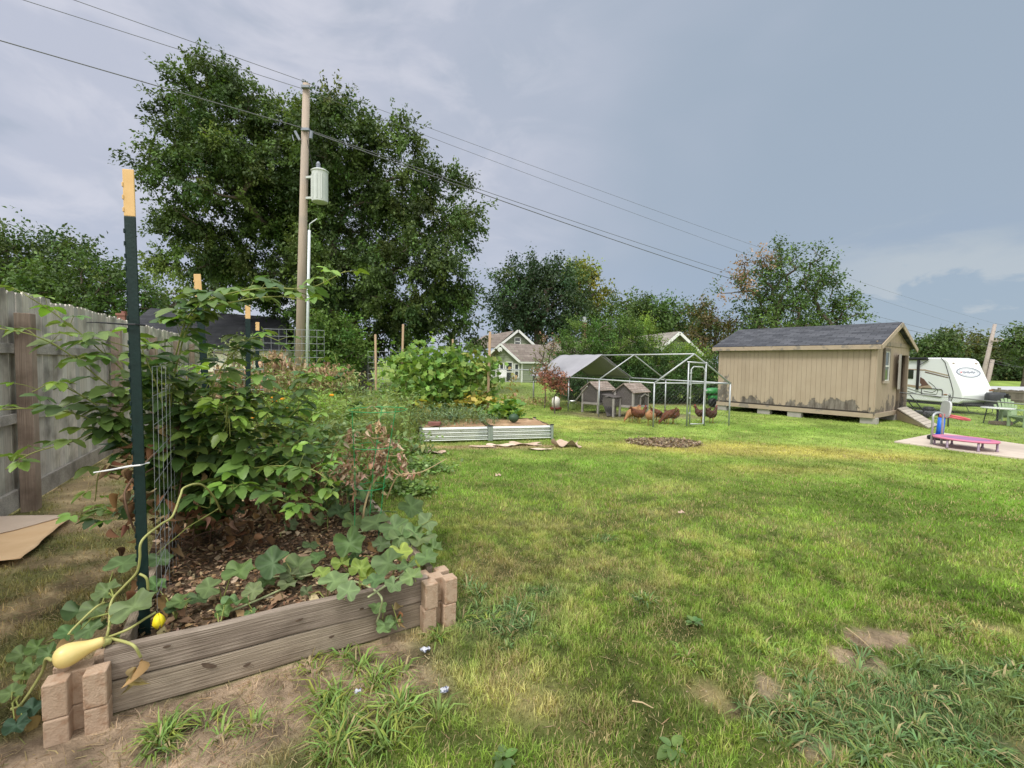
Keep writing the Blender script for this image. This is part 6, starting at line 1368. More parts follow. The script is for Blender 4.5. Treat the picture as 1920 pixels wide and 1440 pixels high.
_hens = [(1184, 790, 'peck', 1, 205, 'pale ginger hen before the nearest hutch, tail held up'), (1197, 793, 'up', 0, 10, 'red hen with a red comb before the hutch doorway'), (1193, 786, 'fluff', 1, 30, 'pale brown hen half hidden behind the red combed hen'), (1219, 797, 'fluff', 1, 260, 'ginger hen at the corner post of the run, seen from behind'), (1232, 792, 'peck', 0, 20, 'dark red hen just right of the corner post'), (1252, 795, 'peck', 0, 190, 'chestnut hen facing left, pale rump, in the middle of the run front'), (1261, 794, 'fluff', 0, 330, 'red hen with fluffed back close behind the chestnut one'), (1316, 791, 'up', 2, 150, 'blackish hen behind the run door, tail up'), (1333, 793, 'up', 2, 25, 'dark upright hen standing right of the run door')]
_pro = {}
for px, py, pose, fm, rz, lab in _hens:
    p = P(px, py); key = (pose, fm); s_ = 1.28
    if key not in _pro: o = hen_proto(pose, fm, 'hen', lab); o.location = (p.x, p.y, 0); o.rotation_euler = (0, 0, R(rz)); o.scale = (s_,) * 3; _pro[key] = o
    else: dup(_pro[key], (p.x, p.y, 0), R(rz), lab, scale=s_)

# ------------------------------------------------------------------ garden plants
SOFT = leafmat('soft_leaf', .25, .55); BRL = leafmat('bramble_leaf', .26, .45, .45); DRYL = leafmat('dead_leaf', .08, .85, .1)
STEMG = mat('stem_green', (.20, .24, .06), (.28, .30, .09), 8, .6); STEMY = mat('stem_yellow', (.33, .34, .115), (.41, .41, .16), 8, .55); STEMB = mat('stem_brown', (.13, .075, .05), (.19, .12, .08), 12, .8); STEMT = mat('stem_tan', (.36, .27, .14), (.44, .34, .19), 12, .8)
def catmull(pts, per=8):
    pts = [Vector(p) for p in pts]; out = []; P_ = [pts[0] * 2 - pts[1]] + pts + [pts[-1] * 2 - pts[-2]]
    for i in range(1, len(P_) - 2):
        for k in range(per):
            t = k / per; a, b, c, d = P_[i - 1:i + 3]; out.append(.5 * ((2 * b) + (c - a) * t + (2 * a - 5 * b + 4 * c - d) * t * t + (3 * b - a - 3 * c + d) * t ** 3))
    out.append(pts[-1]); return out
def compound(cane, spacing, size, cols, skip=.15, five=.35, tip_cols=None, var=.2):
    """palmate leaves on petioles along a cane"""
    pos = []; ax = []; nr = []; sc = []; cl = []; pet = []; acc = 0; side = 1; L_ = sum((b - a).length for a, b in zip(cane, cane[1:])); run_ = 0
    for a, b in zip(cane, cane[1:]):
        d = (b - a); l = d.length; acc += l; run_ += l
        if acc < spacing or l < 1e-6: continue
        acc -= spacing; f = run_ / L_
        if f < skip: continue
        d.normalize(); s = d.cross(Z); s = s.normalized() if s.length > .05 else V3(1, 0, 0); side = -side
        pd_ = (s * side * random.uniform(.5, 1) + d * random.uniform(.1, .7) + Z * random.uniform(.05, .55) + V3(random.gauss(0, .35), random.gauss(0, .35), 0)).normalized(); pl = size * random.uniform(.45, .85); e = b + pd_ * pl; pet.append((b, (b + e) / 2 + Z * .006, e))
        h = (pd_ * V3(1, 1, .35)).normalized() if False else V3(pd_.x, pd_.y, pd_.z * .3 - random.uniform(.0, .35)).normalized(); nrm = (Z + V3(random.gauss(0, .28), random.gauss(0, .28), 0)).normalized(); x = h.cross(nrm).normalized(); sz = size * random.uniform(.72, 1.2) * (1 - .45 * max(f - .8, 0) / .2); c = tints(tip_cols if tip_cols and f > .9 else cols, 1, var)[0]
        nl = 5 if random.random() < five else 3
        for k, an in enumerate([0, 58, -58, 112, -112][:nl]):
            an = R(an + random.uniform(-9, 9)); v = h * math.cos(an) + x * math.sin(an); v = (v - Z * random.uniform(0, .22)).normalized(); pos.append(e + v * .008); ax.append(v); nr.append(nrm + V3(random.gauss(0, .15), random.gauss(0, .15), 0)); sc.append(sz * (1 if k == 0 else .82 if k < 3 else .6)); cl.append(c * random.uniform(.85, 1.15))
    return [np.array(x, float) for x in (pos, ax, nr, sc, cl)], pet
def bramble(name, label, cat, canes, size, cols, tip_cols, rad=(.006, .0025), spacing=.068, group=None, stemm=None, templ=BRAMBLE, lm=None):
    root = thing(name, label, cat, tuple(canes[0][0]) if not isinstance(canes[0][0], tuple) else canes[0][0], group=group); st = MB(); A_ = []
    for c in canes:
        cu_ = catmull(c); n = len(cu_); st.tube(cu_, [rad[0] + (rad[1] - rad[0]) * i / n for i in range(n)], 6)
        d, pet = compound(cu_, spacing, size, cols, tip_cols=tip_cols)
        if len(d[0]): A_.append(d)
        for p in pet: st.tube(p, .0016, 4, caps=False)
    pos, ax, nr, sc, cl = [np.concatenate([a[i] for a in A_]) for i in range(5)]
    part('cane', st, stemm or STEMG, root, smooth=True); npmesh('foliage', *spread(*templ, pos, frames(ax, nr), sc, cl), lm or BRL, root, smooth=False); return root
def px_cane(*a): return [D(*q) for q in a]
B0 = (372, 1003, 3.45)
canes = [px_cane(B0, (330, 850, 3.2), (262, 730, 2.95), (180, 650, 2.75), (105, 590, 2.6), (48, 553, 2.5)), px_cane(B0, (335, 880, 3.2), (262, 770, 2.9), (190, 712, 2.7), (128, 663, 2.55), (60, 628, 2.4), (-30, 612, 2.3)),
         px_cane(B0, (325, 900, 3.2), (260, 828, 2.95), (180, 790, 2.75), (110, 769, 2.6), (40, 766, 2.45), (-30, 772, 2.35)), px_cane((376, 1000, 3.5), (316, 800, 3.0), (335, 645, 2.95), (365, 580, 2.95), (420, 553, 2.95), (500, 540, 2.95), (580, 540, 2.95), (648, 508, 2.95)),
         px_cane((384, 1000, 3.5), (385, 860, 3.2), (432, 770, 3.1), (486, 712, 3.1), (530, 655, 3.1)), px_cane((390, 990, 3.5), (430, 880, 3.25), (505, 815, 3.2), (568, 755, 3.2), (618, 690, 3.2)),
         px_cane((386, 1000, 3.5), (450, 900, 3.2), (520, 855, 3.2), (580, 810, 3.2), (622, 765, 3.2)), px_cane((392, 1000, 3.5), (440, 930, 3.3), (520, 885, 3.3), (600, 850, 3.3), (650, 850, 3.3)), px_cane((376, 1000, 3.45), (330, 860, 3.1), (300, 740, 2.85), (268, 660, 2.75), (255, 622, 2.7)),
         px_cane((372, 1005, 3.45), (350, 870, 3.1), (345, 760, 2.95), (300, 690, 2.85), (250, 655, 2.8), (205, 640, 2.7)), px_cane(B0, (300, 900, 3.1), (240, 860, 2.9), (190, 880, 2.8), (178, 940, 2.8)), px_cane(B0, (290, 880, 3.0), (200, 810, 2.8), (130, 830, 2.7), (60, 850, 2.6), (10, 880, 2.5)),
         px_cane((376, 1000, 3.5), (370, 860, 3.1), (400, 720, 3.0), (450, 650, 3.0), (490, 630, 3.0), (525, 640, 3.0)), px_cane(B0, (300, 850, 3.0), (210, 780, 2.8), (150, 740, 2.7), (100, 720, 2.6), (60, 735, 2.5))]
canes += [px_cane((376, 1000, 3.5), (322, 800, 3.0), (340, 650, 2.9), (372, 590, 2.9), (440, 566, 2.9), (520, 556, 2.9), (590, 566, 2.9)), px_cane((392, 990, 3.5), (440, 860, 3.25), (510, 790, 3.2), (560, 735, 3.2), (600, 670, 3.2))]
for k in range(34):
    a = random.uniform(-1, 1); tx_, ty_ = 415 + 160 * a + random.gauss(0, 26), random.uniform(700, 950) + 22 * abs(a); Y_ = random.uniform(2.85, 3.6)
    mx = (375 + tx_) / 2 - 18 * a + random.gauss(0, 15); canes.append(px_cane((376 + random.gauss(0, 12), 1000, 3.5), (mx, (1000 + ty_) / 2 - 50, (3.5 + Y_) / 2 - .1), (tx_, ty_, Y_), (tx_ + 60 * a, ty_ - random.uniform(-40, 20), Y_ - .05)))
BR_C = [(.102, .180, .046), (.130, .215, .052), (.076, .140, .042), (.086, .155, .052), (.150, .225, .058)]
bramble('blackberry_bush', 'big blackberry bush whose leafy canes arch over the bed and the fence side', 'bush', canes, .130, BR_C, [(.17, .29, .05), (.20, .32, .06)])
canes = [px_cane((330 + 50 * k + random.gauss(0, 18), 830 + random.gauss(0, 15), 4.6), (330 + 50 * k + random.gauss(0, 30), 770, 4.5), (320 + 55 * k + random.gauss(0, 40), 700 + random.uniform(-40, 40), 4.4)) for k in range(6)]
bramble('blackberry_bush', 'second blackberry bush filling the row behind the first one', 'bush', canes, .12, [(.06, .12, .035), (.08, .15, .04)], None)
# dry brown canes and withered leaves hanging low in the bramble
root = thing('dead_bramble', 'withered brown canes and curled leaves low in the blackberry bush', 'dead plant', tuple(D(330, 1010, 3.2))); q = MB()
for pts in ([(250, 990, 2.7), (232, 930, 2.65), (262, 880, 2.7), (290, 850, 2.8)], [(255, 1000, 2.7), (238, 955, 2.6), (240, 910, 2.65), (300, 870, 2.9)], [(285, 1000, 2.8), (350, 1045, 3.0), (430, 1070, 3.2)], [(275, 1000, 2.75), (330, 1010, 3.0), (420, 1040, 3.3)], [(300, 1090, 2.9), (330, 960, 3.0), (345, 860, 3.1)], [(360, 1040, 3.3), (365, 940, 3.3), (350, 860, 3.2)], [(425, 1050, 3.4), (440, 960, 3.4), (430, 880, 3.3)], [(330, 1030, 3.1), (380, 1000, 3.3), (460, 985, 3.5)], [(390, 1040, 3.4), (405, 930, 3.3), (420, 860, 3.2)]): q.tube(catmull([D(*p) for p in pts]), .0055, 5)
part('cane', q, STEMB, root, smooth=True)
def px_cloud(spots):
    ps = []
    for px, py, rx, ry, Y, n in spots: c = np.array(D(px, py, Y)); ps.append(c + rng.normal(size=(n, 3)) * np.array((rx / F * Y, rx / F * Y, ry / F * Y)) * .6)
    return np.concatenate(ps)
ps = px_cloud([(440, 985, 60, 45, 3.3, 46), (560, 935, 28, 30, 3.3, 40), (490, 960, 60, 25, 3.5, 34), (590, 880, 10, 14, 3.3, 10), (340, 960, 50, 50, 3.0, 40), (250, 930, 24, 50, 2.7, 36), (280, 840, 22, 20, 2.9, 16), (210, 870, 16, 10, 2.7, 6), (330, 800, 20, 20, 3.0, 10), (380, 930, 40, 40, 3.3, 40)]); n = len(ps); ax = norm(rand_unit(n) - (0, 0, .9))
npmesh('dry_foliage', *spread(*CURL, ps, frames(ax, rand_unit(n)), rng.uniform(.04, .085, n), tints([(.21, .12, .06), (.14, .075, .04), (.32, .22, .125), (.10, .06, .035)], n)), DRYL, root)

def leafy(root, ps, size, cols, templ, up=.55, droop=.15, m=None, name='foliage', var=.2, nrup=.9):
    n = len(ps); ax = rand_unit(n); ax[:, 2] = ax[:, 2] * .45 - droop; nr = rand_unit(n) * .55 + np.array((0, 0, nrup)); fr = frames(norm(ax), nr); s = size * rng.uniform(.6, 1.25, n)
    return npmesh(name, *spread(*templ, ps, fr, s, tints(cols, n, var)), m or SOFT, root), ps
def stalks(root, ps, ground_pts, r, m, name='stem', sag=.0):
    q = MB()
    for p in ps:
        p = Vector(p); g = min(ground_pts, key=lambda a: (Vector(a) - p).length); q.tube([g, Vector(g).lerp(p, .55) + Z * .03 + V3(random.gauss(0, .01), random.gauss(0, .01), 0), p], [r, r * .8, r * .5], 5, caps=False)
    o = part(name, q, m, root, smooth=True); o['kind'] = 'stuff'; return o
# squash vine on the left corner
def spx(px, py, z): return P(px, py, z)
sq = thing('squash_vine', 'squash vine over the near corner block, with pale yellow fruit and one blossom', 'squash plant', tuple(bed(.1, .1, .2)))
s0_ = spx(200, 1196, .30); main = catmull([s0_, spx(205, 1172, .345), D(209, 1128, 2.18), D(232, 1100, 2.2), D(256, 1074, 2.2), D(262, 1048, 2.19), D(266, 1014, 2.19), D(300, 984, 2.3), D(323, 968, 2.38), D(338, 930, 2.45), D(346, 914, 2.5), D(376, 908, 2.62), D(400, 930, 2.8), D(415, 960, 3.0)])
q = MB(); q.tube(main, [.0058] * len(main), 7); q.tube(catmull([D(262, 1076, 2.2), D(275, 1085, 2.2), D(278, 1108, 2.22)]), .006, 6); q.tube(catmull([D(196, 1130, 2.16), D(178, 1140, 2.1), D(140, 1176, 2.05), D(128, 1190, 2.02)]), .005, 6)
q.tube(catmull([s0_, spx(240, 1180, .34), spx(272, 1160, .34), spx(292, 1148, .35)]), .006, 6); q.tube(catmull([s0_, spx(232, 1203, .33), spx(252, 1212, .33), spx(264, 1232, .27)]), .0065, 6); q.tube(catmull([s0_, spx(180, 1200, .3), spx(172, 1206, .29)]), .006, 6); q.tube(catmull([spx(98, 1238, .26), spx(86, 1236, .24), spx(78, 1262, .16), spx(40, 1320, .04), spx(20, 1330, .03)]), .007, 6)
part('stem', q, STEMY, sq, smooth=True)
FR = mat('squash_skin', (.66, .50, .17), (.73, .60, .27), 5, .35, spec=.4, c3=(.66, .46, .10), s3=3, bump=.03)
fa_, fb_2 = P(116, 1238, .305), P(196, 1206, .325); fdv = (fb_2 - fa_); Lf = fdv.length; fz = fdv.normalized(); Rm = fz.to_track_quat('Z', 'Y').to_matrix()
k = Lf / 2.05; prof_ = [(.02, -.42), (.20, -.42), (.38, -.34), (.53, -.16), (.60, .10), (.60, .38), (.54, .68), (.45, .95), (.37, 1.22), (.31, 1.5), (.285, 1.75), (.26, 1.95), (.20, 2.05), (.06, 2.08)]
q = MB(); q.lathe([(r * k * 1.2, z * k) for r, z in prof_], fa_ + Z * .012, 28, Rm); fo = part('fruit', q, FR, sq, smooth=True)
md = fo.modifiers.new('round', 'SUBSURF'); md.levels = 1; md.render_levels = 1
q = MB(); q.tube([fb_2 - fz * .005, fb_2 + fz * .012, s0_], [.022, .014, .010], 8); part('fruit_stalk', q, STEMY, sq, smooth=True)
# blossom: folded yellow petals
bc_ = spx(297, 1163, .35); q = MB()
for kx in range(5):
    a = 2 * math.pi * kx / 5; u = V3(math.cos(a), math.sin(a), 0); w_ = V3(-u.y, u.x, 0); b0 = bc_ + Z * .035
    vs = [b0 + u * .004, b0 + u * .018 - w_ * .012 - Z * .02, b0 + u * .018 + w_ * .012 - Z * .02, b0 + u * .024 - w_ * .016 - Z * .045, b0 + u * .024 + w_ * .016 - Z * .045, b0 + u * .012 - Z * .075]; q.add(vs, [(0, 1, 2), (1, 3, 4, 2), (3, 5, 4)])
o = part('blossom', q, mat('blossom_yellow', (.85, .66, .02), (.72, .62, .03), 20, .5), sq, smooth=True); md = o.modifiers.new('thick', 'SOLIDIFY'); md.thickness = .002
GC = [(.114, .182, .068), (.136, .205, .078), (.094, .155, .060)]
def gourds(root, spots, cols, nm='foliage', tilt=.55):
    pos = []; ax = []; nr = []; sc = []; cl = []; eye = np.array(E0)
    for s_ in spots:
        px, py, d_px, z = s_[:4]; c = s_[4] if len(s_) > 4 else None; p = P(px, py, z); Y = p.y; L_ = d_px * .90 / F * Y; a = random.uniform(0, 6.28); v = V3(math.cos(a), math.sin(a), random.uniform(-.25, .1)).normalized()
        n_ = (Z + (E0 - p).normalized() * random.uniform(.1, tilt) + V3(random.gauss(0, .22), random.gauss(0, .22), 0)).normalized(); v = (v - n_ * v.dot(n_)).normalized(); pos.append(p - v * L_ * .42); ax.append(v); nr.append(n_); sc.append(L_); cl.append(np.array(c) if c else tints(cols, 1, .14)[0])
    pos, ax, nr, cl = map(np.array, (pos, ax, nr, cl)); scn = np.array(sc)[:, None] * np.stack([rng.uniform(.85, 1.1, len(sc)), rng.uniform(.9, 1.08, len(sc)), rng.uniform(.3, 2.4, len(sc))], 1); npmesh(nm, *spread(*GOURD, pos, frames(ax, nr), scn, cl, GOURD_T), SOFT, root, smooth=True); return pos
sp_ = gourds(sq, [(200, 1108, 50, .42), (250, 1138, 84, .40), (180, 1140, 52, .36), (152, 1148, 64, .30), (232, 1056, 60, .36), (300, 1048, 44, .36), (170, 1180, 46, .30), (128, 1186, 44, .26), (196, 1172, 40, .28), (338, 1128, 44, .30), (292, 1098, 40, .30), (328, 1140, 36, .28), (90, 1226, 40, .20), (70, 1214, 36, .16), (40, 1228, 44, .12), (48, 1262, 36, .10, (.20, .27, .09)), (60, 1248, 40, .12, (.15, .22, .08)), (22, 1300, 36, .06), (60, 1330, 44, .05, (.05, .10, .06)), (30, 1360, 40, .05, (.05, .10, .06)), (235, 1190, 30, .24)], GC)
stalks(sq, sp_, [main[k] for k in range(0, len(main), 6)] + [spx(40, 1300, .03), spx(170, 1190, .2), spx(330, 1160, .22)], .0045, STEMG, 'leaf_stalk')
ps = np.array([spx(262, 1240, .25), spx(256, 1250, .22), spx(250, 1262, .19), spx(244, 1275, .15), spx(236, 1110, .3), spx(245, 1090, .34), spx(300, 1120, .3), spx(120, 1196, .26), spx(20, 1335, .05), spx(50, 1350, .05)]); npmesh('dry_foliage', *spread(*CURL, ps, frames(norm(np.array([(.05, -.1, -1)] * 4 + [(.2, .1, -.8)] * 6) + rand_unit(len(ps)) * .3), rand_unit(len(ps))), np.array([.085, .08, .07, .05, .08, .07, .09, .09, .1, .09]), tints([(.30, .20, .09), (.20, .12, .05), (.36, .27, .15)], len(ps))), DRYL, sq)
q = MB(); 
tl = [spx(35, 1345, .04), spx(75, 1325, .05)]
# melon vine on the lawn side
ml = thing('melon_vine', 'grey green melon vine spilling over the front plank by the lawn corner', 'melon plant', tuple(bed(BW - .3, .3, .2)))
L1, L2 = (.25, .32, .06), (.20, .28, .06)
sp_ = gourds(ml, [(448, 1072, 62, .38), (512, 1056, 62, .38), (392, 1102, 46, .30), (440, 1130, 50, .30), (474, 1108, 40, .30), (372, 1122, 44, .27), (545, 1078, 34, .30), (560, 1062, 60, .30), (582, 1022, 32, .34), (592, 1046, 40, .30), (656, 1020, 66, .40), (626, 1090, 60, .34, (.17, .25, .10)), (604, 1076, 34, .30, L2), (652, 1110, 42, .35), (676, 1066, 44, .34, L2), (690, 1078, 38, .31, L1), (728, 1056, 66, .36), (702, 1090, 44, .38), (738, 1096, 34, .38), (708, 1136, 38, .20), (722, 1172, 36, .10), (740, 1170, 34, .10), (750, 1034, 44, .38, L1), (772, 1082, 44, .34), (764, 1062, 38, .36), (800, 1046, 44, .34), (788, 1008, 56, .36), (812, 1030, 40, .32), (776, 1000, 50, .38), (740, 990, 56, .38), (704, 980, 60, .38), (770, 950, 50, .36), (722, 960, 50, .36), (690, 960, 40, .34), (800, 978, 40, .34), (752, 1010, 50, .33), (716, 1020, 40, .30), (668, 1046, 46, .30), (640, 1056, 40, .30, L2), (780, 1054, 30, .31, (.30, .36, .07)), (575, 1110, 26, .25), (540, 1096, 36, .27), (500, 1092, 34, .27), (470, 1148, 24, .25), (420, 1146, 36, .26), (805, 1010, 36, .3), (660, 980, 44, .30), (636, 960, 46, .30), (600, 975, 40, .28), (610, 940, 46, .28), (560, 950, 40, .30), (520, 938, 46, .30), (545, 985, 30, .26), (486, 950, 40, .30), (640, 905, 40, .32), (676, 930, 46, .32)], GC, tilt=.75)
stalks(ml, sp_, [bed(BW * f, a, .21) for f in np.linspace(.2, .95, 8) for a in (.12, .4, .7, 1.0, 1.3, 1.7, 2.1)], .004, STEMG)
q = MB()
for pts in ([(500, 1085, .26), (530, 1080, .25), (560, 1082, .26), (600, 1075, .26), (640, 1085, .26)], [(620, 1110, .25), (655, 1090, .26), (690, 1100, .27), (715, 1120, .30), (712, 1148, .18), (706, 1166, .11)], [(420, 1150, .25), (460, 1135, .24), (540, 1100, .24)], [(690, 1120, .3), (720, 1100, .3), (756, 1075, .3), (790, 1040, .28)], [(660, 1000, .25), (720, 990, .25), (780, 990, .26)]):
    q = MB(); q.tube(catmull([P(*p) for p in pts]), .006, 6); part('runner', q, mat('stem_pale', (.34, .40, .20), (.42, .46, .26), 8, .6), ml, smooth=True)

ps = np.array([spx(742, 1128, .22), spx(748, 1146, .15), spx(752, 1160, .12), spx(698, 1018, .33), spx(660, 1052, .28), spx(545, 1040, .30), spx(518, 1050, .36), spx(600, 1010, .28), spx(694, 1090, .28)]); npmesh('dry_foliage', *spread(*CURL, ps, frames(norm(rand_unit(len(ps)) * .4 - (0, 0, .8)), rand_unit(len(ps))), np.array([.07, .06, .05, .08, .06, .09, .06, .06, .05]), tints([(.32, .19, .09), (.42, .30, .16)], len(ps))), DRYL, ml)
# tomato in its cage
TG = mat('cage_green', (.03, .33, .11), (.025, .27, .09), 6, .45); cgz = P(688, 1012, SOIL); cage = thing('tomato_cage', 'thin bright green wire cage around the withered tomato plant', 'plant cage', tuple(cgz)); Yc = cgz.y
q = MB()
for a, b in (((665, 998), (660, 772)), ((708, 1022), (742, 766)), ((692, 985), (716, 764))):
    q.tube([D(*a, Yc + (.05 if a[0] == 692 else 0)), D((a[0] + b[0]) / 2 + (3 if a[0] < 680 else -4), (a[1] + b[1]) / 2, Yc), D(*b, Yc + (.12 if a[0] == 692 else 0))], .0032, 5)
part('leg', q, TG, cage)
for z_px, xl, xr in ((912, 666, 723), (836, 661, 738), (768, 656, 762)):
    c = D((xl + xr) / 2, z_px, Yc + .04); r_ = (xr - xl) / 2 / F * Yc; q = MB(); q.tube([c + V3(r_ * math.cos(a), r_ * math.sin(a), 0) for a in np.linspace(0, 2 * math.pi, 29)], .0030, 5, caps=False); part('ring', q, TG, cage)
tm = thing('tomato_plant', 'withered tomato plant with tan stalks and hanging brown leaves in the cage', 'tomato plant', tuple(D(682, 1002, 3.5))); q = MB(); TY = 3.52
for pts, r in (([(682, 1002), (682, 960), (694, 915), (708, 885), (712, 850), (720, 820)], .009), ([(712, 850), (690, 820), (660, 812), (632, 830), (618, 870)], .007), ([(694, 915), (720, 880), (745, 890), (755, 895)], .006), ([(720, 820), (700, 822), (676, 812), (655, 808)], .008), ([(725, 935), (738, 905), (752, 890), (790, 885), (838, 860)], .006), ([(755, 895), (735, 870), (726, 850)], .006), ([(713, 850), (740, 855), (757, 848)], .004), ([(706, 800), (712, 780), (700, 762), (688, 766)], .005), ([(720, 820), (724, 812), (722, 800)], .007)): q.tube(catmull([D(*p, TY + random.uniform(-.08, .08)) for p in pts]), [r * (1 - .45 * i / (len(pts) * 8)) for i in range((len(pts) - 1) * 8 + 1)], 6)
part('stem', q, STEMT, tm, smooth=True)
ps = px_cloud([(714, 848, 14, 30, TY, 90), (706, 870, 12, 16, TY, 36), (650, 870, 22, 26, TY, 70), (656, 815, 10, 12, TY, 20), (640, 885, 16, 16, TY, 30), (757, 862, 8, 16, TY, 28), (735, 885, 8, 14, TY, 14), (710, 800, 16, 8, TY, 26), (670, 900, 14, 20, TY, 24), (738, 830, 12, 10, TY, 14), (775, 885, 14, 6, TY, 10), (690, 850, 40, 40, 3.7, 50)]); n = len(ps)
npmesh('dry_foliage', *spread(*CURL, ps, frames(norm(rand_unit(n) * .5 - (0, 0, 1)), rand_unit(n)), rng.uniform(.022, .05, n), tints([(.50, .345, .225), (.42, .275, .17), (.60, .45, .32), (.34, .21, .13)], n)), DRYL, tm)
ps = px_cloud([(690, 806, 26, 8, TY, 16), (640, 840, 40, 50, 3.7, 70), (760, 850, 30, 40, 3.7, 50), (700, 770, 40, 16, 3.8, 40)]); leafy(tm, ps, .055, [(.17, .25, .085), (.13, .20, .08), (.24, .28, .10)], LONG)
ps = px_cloud([(650, 812, 20, 10, TY, 4), (676, 862, 4, 4, TY, 1), (658, 890, 6, 6, TY, 2), (800, 873, 3, 3, TY, 1)]); q = MB()
for p in ps: q = MB(); q.lathe([(.004, -.015), (.013, -.009), (.0165, 0), (.013, .009), (.004, .015)], p, 10); part('tomato', q, mat('green_tomato', (.30, .42, .18), (.36, .46, .22), 8, .35), tm, smooth=True)

def clump(name, label, cat, spots, size, cols, templ, group=None, base=None, stem=.003, smat=None, m=None, droop=.15, nrup=.9, dead=None, st_frac=.3):
    ps = px_cloud(spots); ps[:, 2] = np.maximum(ps[:, 2], .03); b = base or (float(ps[:, 0].mean()), float(ps[:, 1].mean()), 0); root = thing(name, label, cat, b, group=group); leafy(root, ps, size, cols, templ, droop=droop, m=m, nrup=nrup)
    if stem:
        gs = []
        for px, py, rx, ry, Y, n in spots:
            for k in (-.7, -.25, .25, .7): p = D(px + k * rx, py, Y); gs.append(V3(p.x, p.y, 0))
        stalks(root, ps[rng.random(len(ps)) < st_frac], gs, stem, smat or STEMG)
    return root
GP = 'vegetable and flower plants in the rows'
clump('bean_plant', 'broad bright green leafy plant in the bed beneath the brambles', 'vegetable', [(560, 860, 60, 26, 4.1, 120), (545, 895, 40, 18, 3.9, 60), (600, 880, 30, 18, 4.0, 50), (520, 850, 30, 20, 4.2, 40)], .115, [(.15, .27, .075), (.12, .23, .07), (.18, .30, .09)], LONG, GP)
clump('squash_plant', 'low dark leafy plant under the bramble at mid bed', 'vegetable', [(620, 870, 60, 40, 4.6, 160), (560, 820, 50, 24, 4.8, 110), (640, 920, 50, 20, 4.0, 70)], .095, [(.075, .14, .045), (.10, .175, .05), (.06, .11, .04)], LONG, GP)
t = clump('marigold', 'ferny bright marigold clump with orange blooms behind the brambles', 'flower', [(590, 765, 44, 26, 6.6, 900), (520, 755, 50, 18, 6.6, 420), (560, 790, 60, 16, 6.3, 420)], .075, [(.20, .34, .05), (.16, .29, .045), (.25, .38, .06)], SLIM, GP, m=SOFT, droop=-.2)
q = MB()
for px, py in ((511, 745), (515, 752), (537, 764), (470, 774), (476, 783), (494, 775), (480, 770), (622, 741), (530, 748)): q.lathe([(.004, -.012), (.03, -.01), (.034, 0), (.022, .014), (.004, .018)], D(px, py, 6.4), 10)
part('flower', q, mat('marigold_orange', (.85, .36, .01), (.75, .26, .01), 40, .6), t, smooth=True)
clump('fern_like_herb', 'light green feathery herb at the far end of the timber bed', 'vegetable', [(590, 748, 60, 14, 7.6, 500), (640, 775, 34, 20, 6.4, 400)], .085, [(.24, .37, .08), (.20, .32, .07)], SLIM, GP, droop=-.25)
clump('dry_tomato_row', 'tan withered plant row before the cream garage', 'dead plant', [(450, 722, 60, 26, 8.2, 800), (560, 710, 50, 22, 9.0, 620), (515, 682, 20, 18, 8.6, 180), (610, 705, 40, 18, 9.2, 320), (420, 745, 40, 20, 7.6, 300)], .085, [(.42, .295, .19), (.34, .23, .14), (.50, .37, .25), (.30, .25, .13)], CURL, GP, m=DRYL, smat=STEMT, droop=.6, st_frac=.12)
clump('garden_weed', 'pale green leggy weeds among the withered row', 'weed', [(560, 715, 50, 26, 8.4, 380), (480, 712, 60, 20, 8.0, 200), (650, 715, 40, 20, 9.0, 300), (430, 700, 30, 16, 8.6, 100)], .10, [(.23, .30, .10), (.18, .26, .08), (.28, .33, .14)], SLIM, GP, droop=-.1)
clump('garden_weed', 'tangle of light green weeds beyond the tomato cage', 'weed', [(690, 760, 60, 30, 8.2, 900), (650, 800, 50, 34, 5.6, 600), (735, 790, 40, 30, 7.4, 520), (760, 760, 30, 24, 9.2, 300), (700, 740, 50, 16, 9.8, 300)], .085, [(.19, .28, .08), (.15, .23, .07), (.24, .32, .11), (.13, .19, .08)], SLIM, GP, droop=-.1)
clump('garden_weed', 'green tomato like weeds along the lawn side of the bed', 'weed', [(775, 835, 34, 26, 7.9, 520), (790, 872, 40, 16, 6.7, 460), (735, 865, 36, 30, 6.3, 420), (740, 905, 36, 24, 5.6, 420), (815, 885, 26, 8, 6.6, 200), (700, 880, 30, 40, 5.2, 300), (780, 920, 30, 14, 5.5, 260)], .06, [(.15, .25, .06), (.19, .29, .08), (.12, .20, .06)], LONG, GP, droop=-.05, stem=.0014, st_frac=.05)
t = clump('cucumber_vine', 'tall dense cucumber vine with star shaped leaves climbing the stakes', 'vine', [(805, 690, 48, 36, 11.9, 760), (790, 725, 56, 32, 11.7, 700), (845, 695, 36, 34, 12.0, 480), (760, 680, 24, 24, 12.1, 200), (845, 735, 36, 22, 11.7, 360), (865, 680, 22, 20, 12.2, 90), (770, 660, 14, 12, 12.2, 40), (848, 664, 14, 10, 12.4, 30)], .145, [(.14, .26, .05), (.19, .32, .065), (.10, .20, .042), (.23, .34, .07)], MAPLE, GP, nrup=.25, droop=.45, m=SOFT)
clump('cucumber_vine', 'thin cucumber vine hanging from the thick reddish stake', 'vine', [(890, 700, 16, 34, 12.0, 90), (905, 690, 16, 22, 12.0, 60), (925, 720, 12, 20, 12.0, 40), (890, 740, 18, 16, 11.9, 60), (930, 678, 10, 8, 12, 16)], .16, [(.13, .24, .05), (.17, .28, .06), (.26, .30, .07)], MAPLE, GP, nrup=.25, droop=.45)
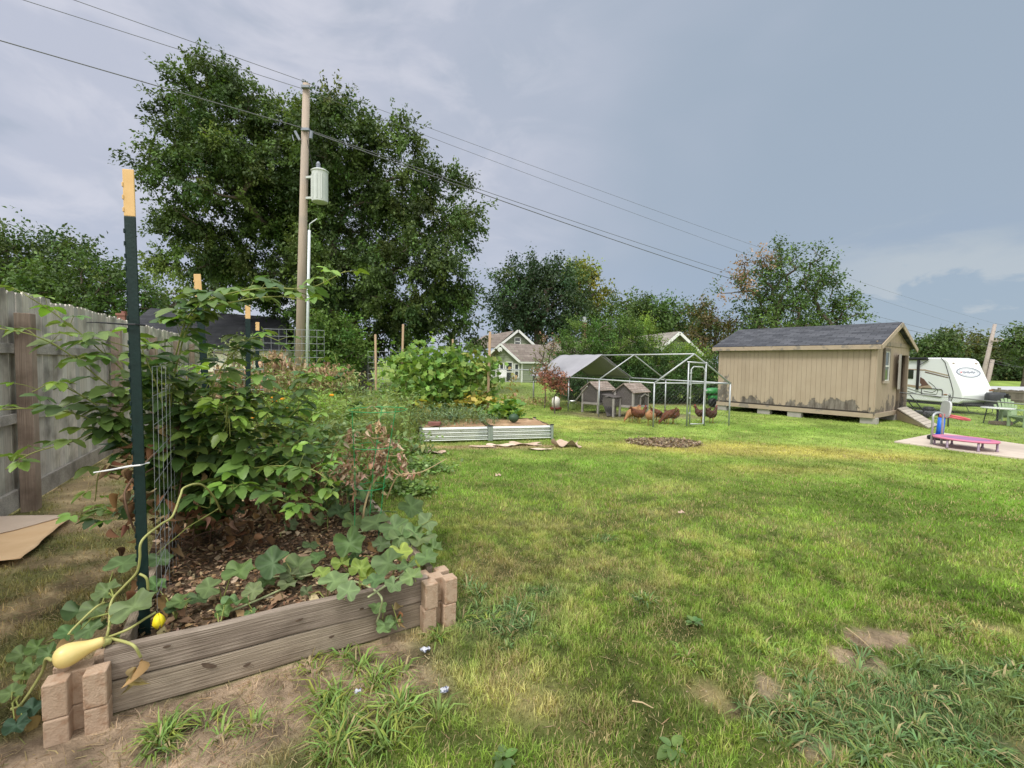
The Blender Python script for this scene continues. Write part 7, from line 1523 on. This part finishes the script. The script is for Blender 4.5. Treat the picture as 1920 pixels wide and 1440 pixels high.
clump('yellowing_vine', 'yellowing pumpkin leaves at the foot of the cucumber vine', 'vine', [(885, 755, 30, 10, 11.4, 110), (790, 757, 40, 8, 11.4, 120), (900, 748, 24, 8, 11.6, 50)], .19, [(.38, .36, .06), (.28, .32, .06), (.42, .32, .10)], MAPLE, GP)
clump('zucchini_plant', 'deep green mound of big leaves at the far corner of the metal bed', 'vegetable', [(950, 768, 24, 16, 10.9, 170), (930, 775, 20, 12, 10.6, 90), (965, 780, 14, 8, 10.6, 50)], .16, [(.09, .20, .04), (.13, .26, .055), (.24, .33, .05)], MAPLE, GP)
t = clump('watermelon_vine', 'blue green watermelon vine heaped along the back of the metal beds', 'vine', [(800, 775, 44, 13, 9.9, 620), (850, 778, 40, 13, 9.9, 520), (900, 782, 40, 10, 9.9, 420), (790, 790, 30, 12, 9.6, 260), (832, 794, 18, 8, 9.4, 120), (860, 765, 60, 10, 10.4, 300)], .075, [(.14, .22, .11), (.11, .18, .09), (.19, .27, .14)], SLIM, GP, droop=-.05)
for px, py, r, lab in ((963, 788, .105, 'round dark green melon on the bare soil of the lawn side metal bed'), (848, 786, .10, 'dark melon half hidden by vine on the first metal bed')):
    p = P(px, py + 5, MH); q = MB(); q.lathe([(r * math.sin(a), -r * .92 * math.cos(a)) for a in np.linspace(.08, math.pi - .08, 12)], (p.x, p.y + .1, MH + r * .9), 20, sx=1.08); q.tube([(p.x, p.y + .1, MH + r * 1.8), (p.x + .02, p.y + .12, MH + r * 2.0)], .008, 5); solo('melon', q, mat('melon_skin', (.022, .052, .028), (.05, .095, .05), 14, .45, stretch=(3, 3, .6)), lab, 'melon', 'melons on the metal beds', smooth=True)
clump('sunflower', 'single thin plant with yellowed leaves before the green house lawn', 'flower', [(962, 715, 8, 20, 14.5, 26), (960, 745, 6, 12, 14.5, 10)], .16, [(.30, .32, .10), (.36, .26, .10)], LONG, 'lone stems by the back fence', droop=.5)
clump('dry_weed', 'brown dry weeds along the foot of the chain link fence', 'weed', [(960, 752, 70, 5, 17.4, 500), (1010, 752, 20, 6, 17.4, 120), (890, 748, 40, 5, 18, 200)], .14, [(.34, .25, .13), (.26, .18, .10), (.28, .26, .10)], SLIM, 'lone stems by the back fence', droop=-.6, stem=0)
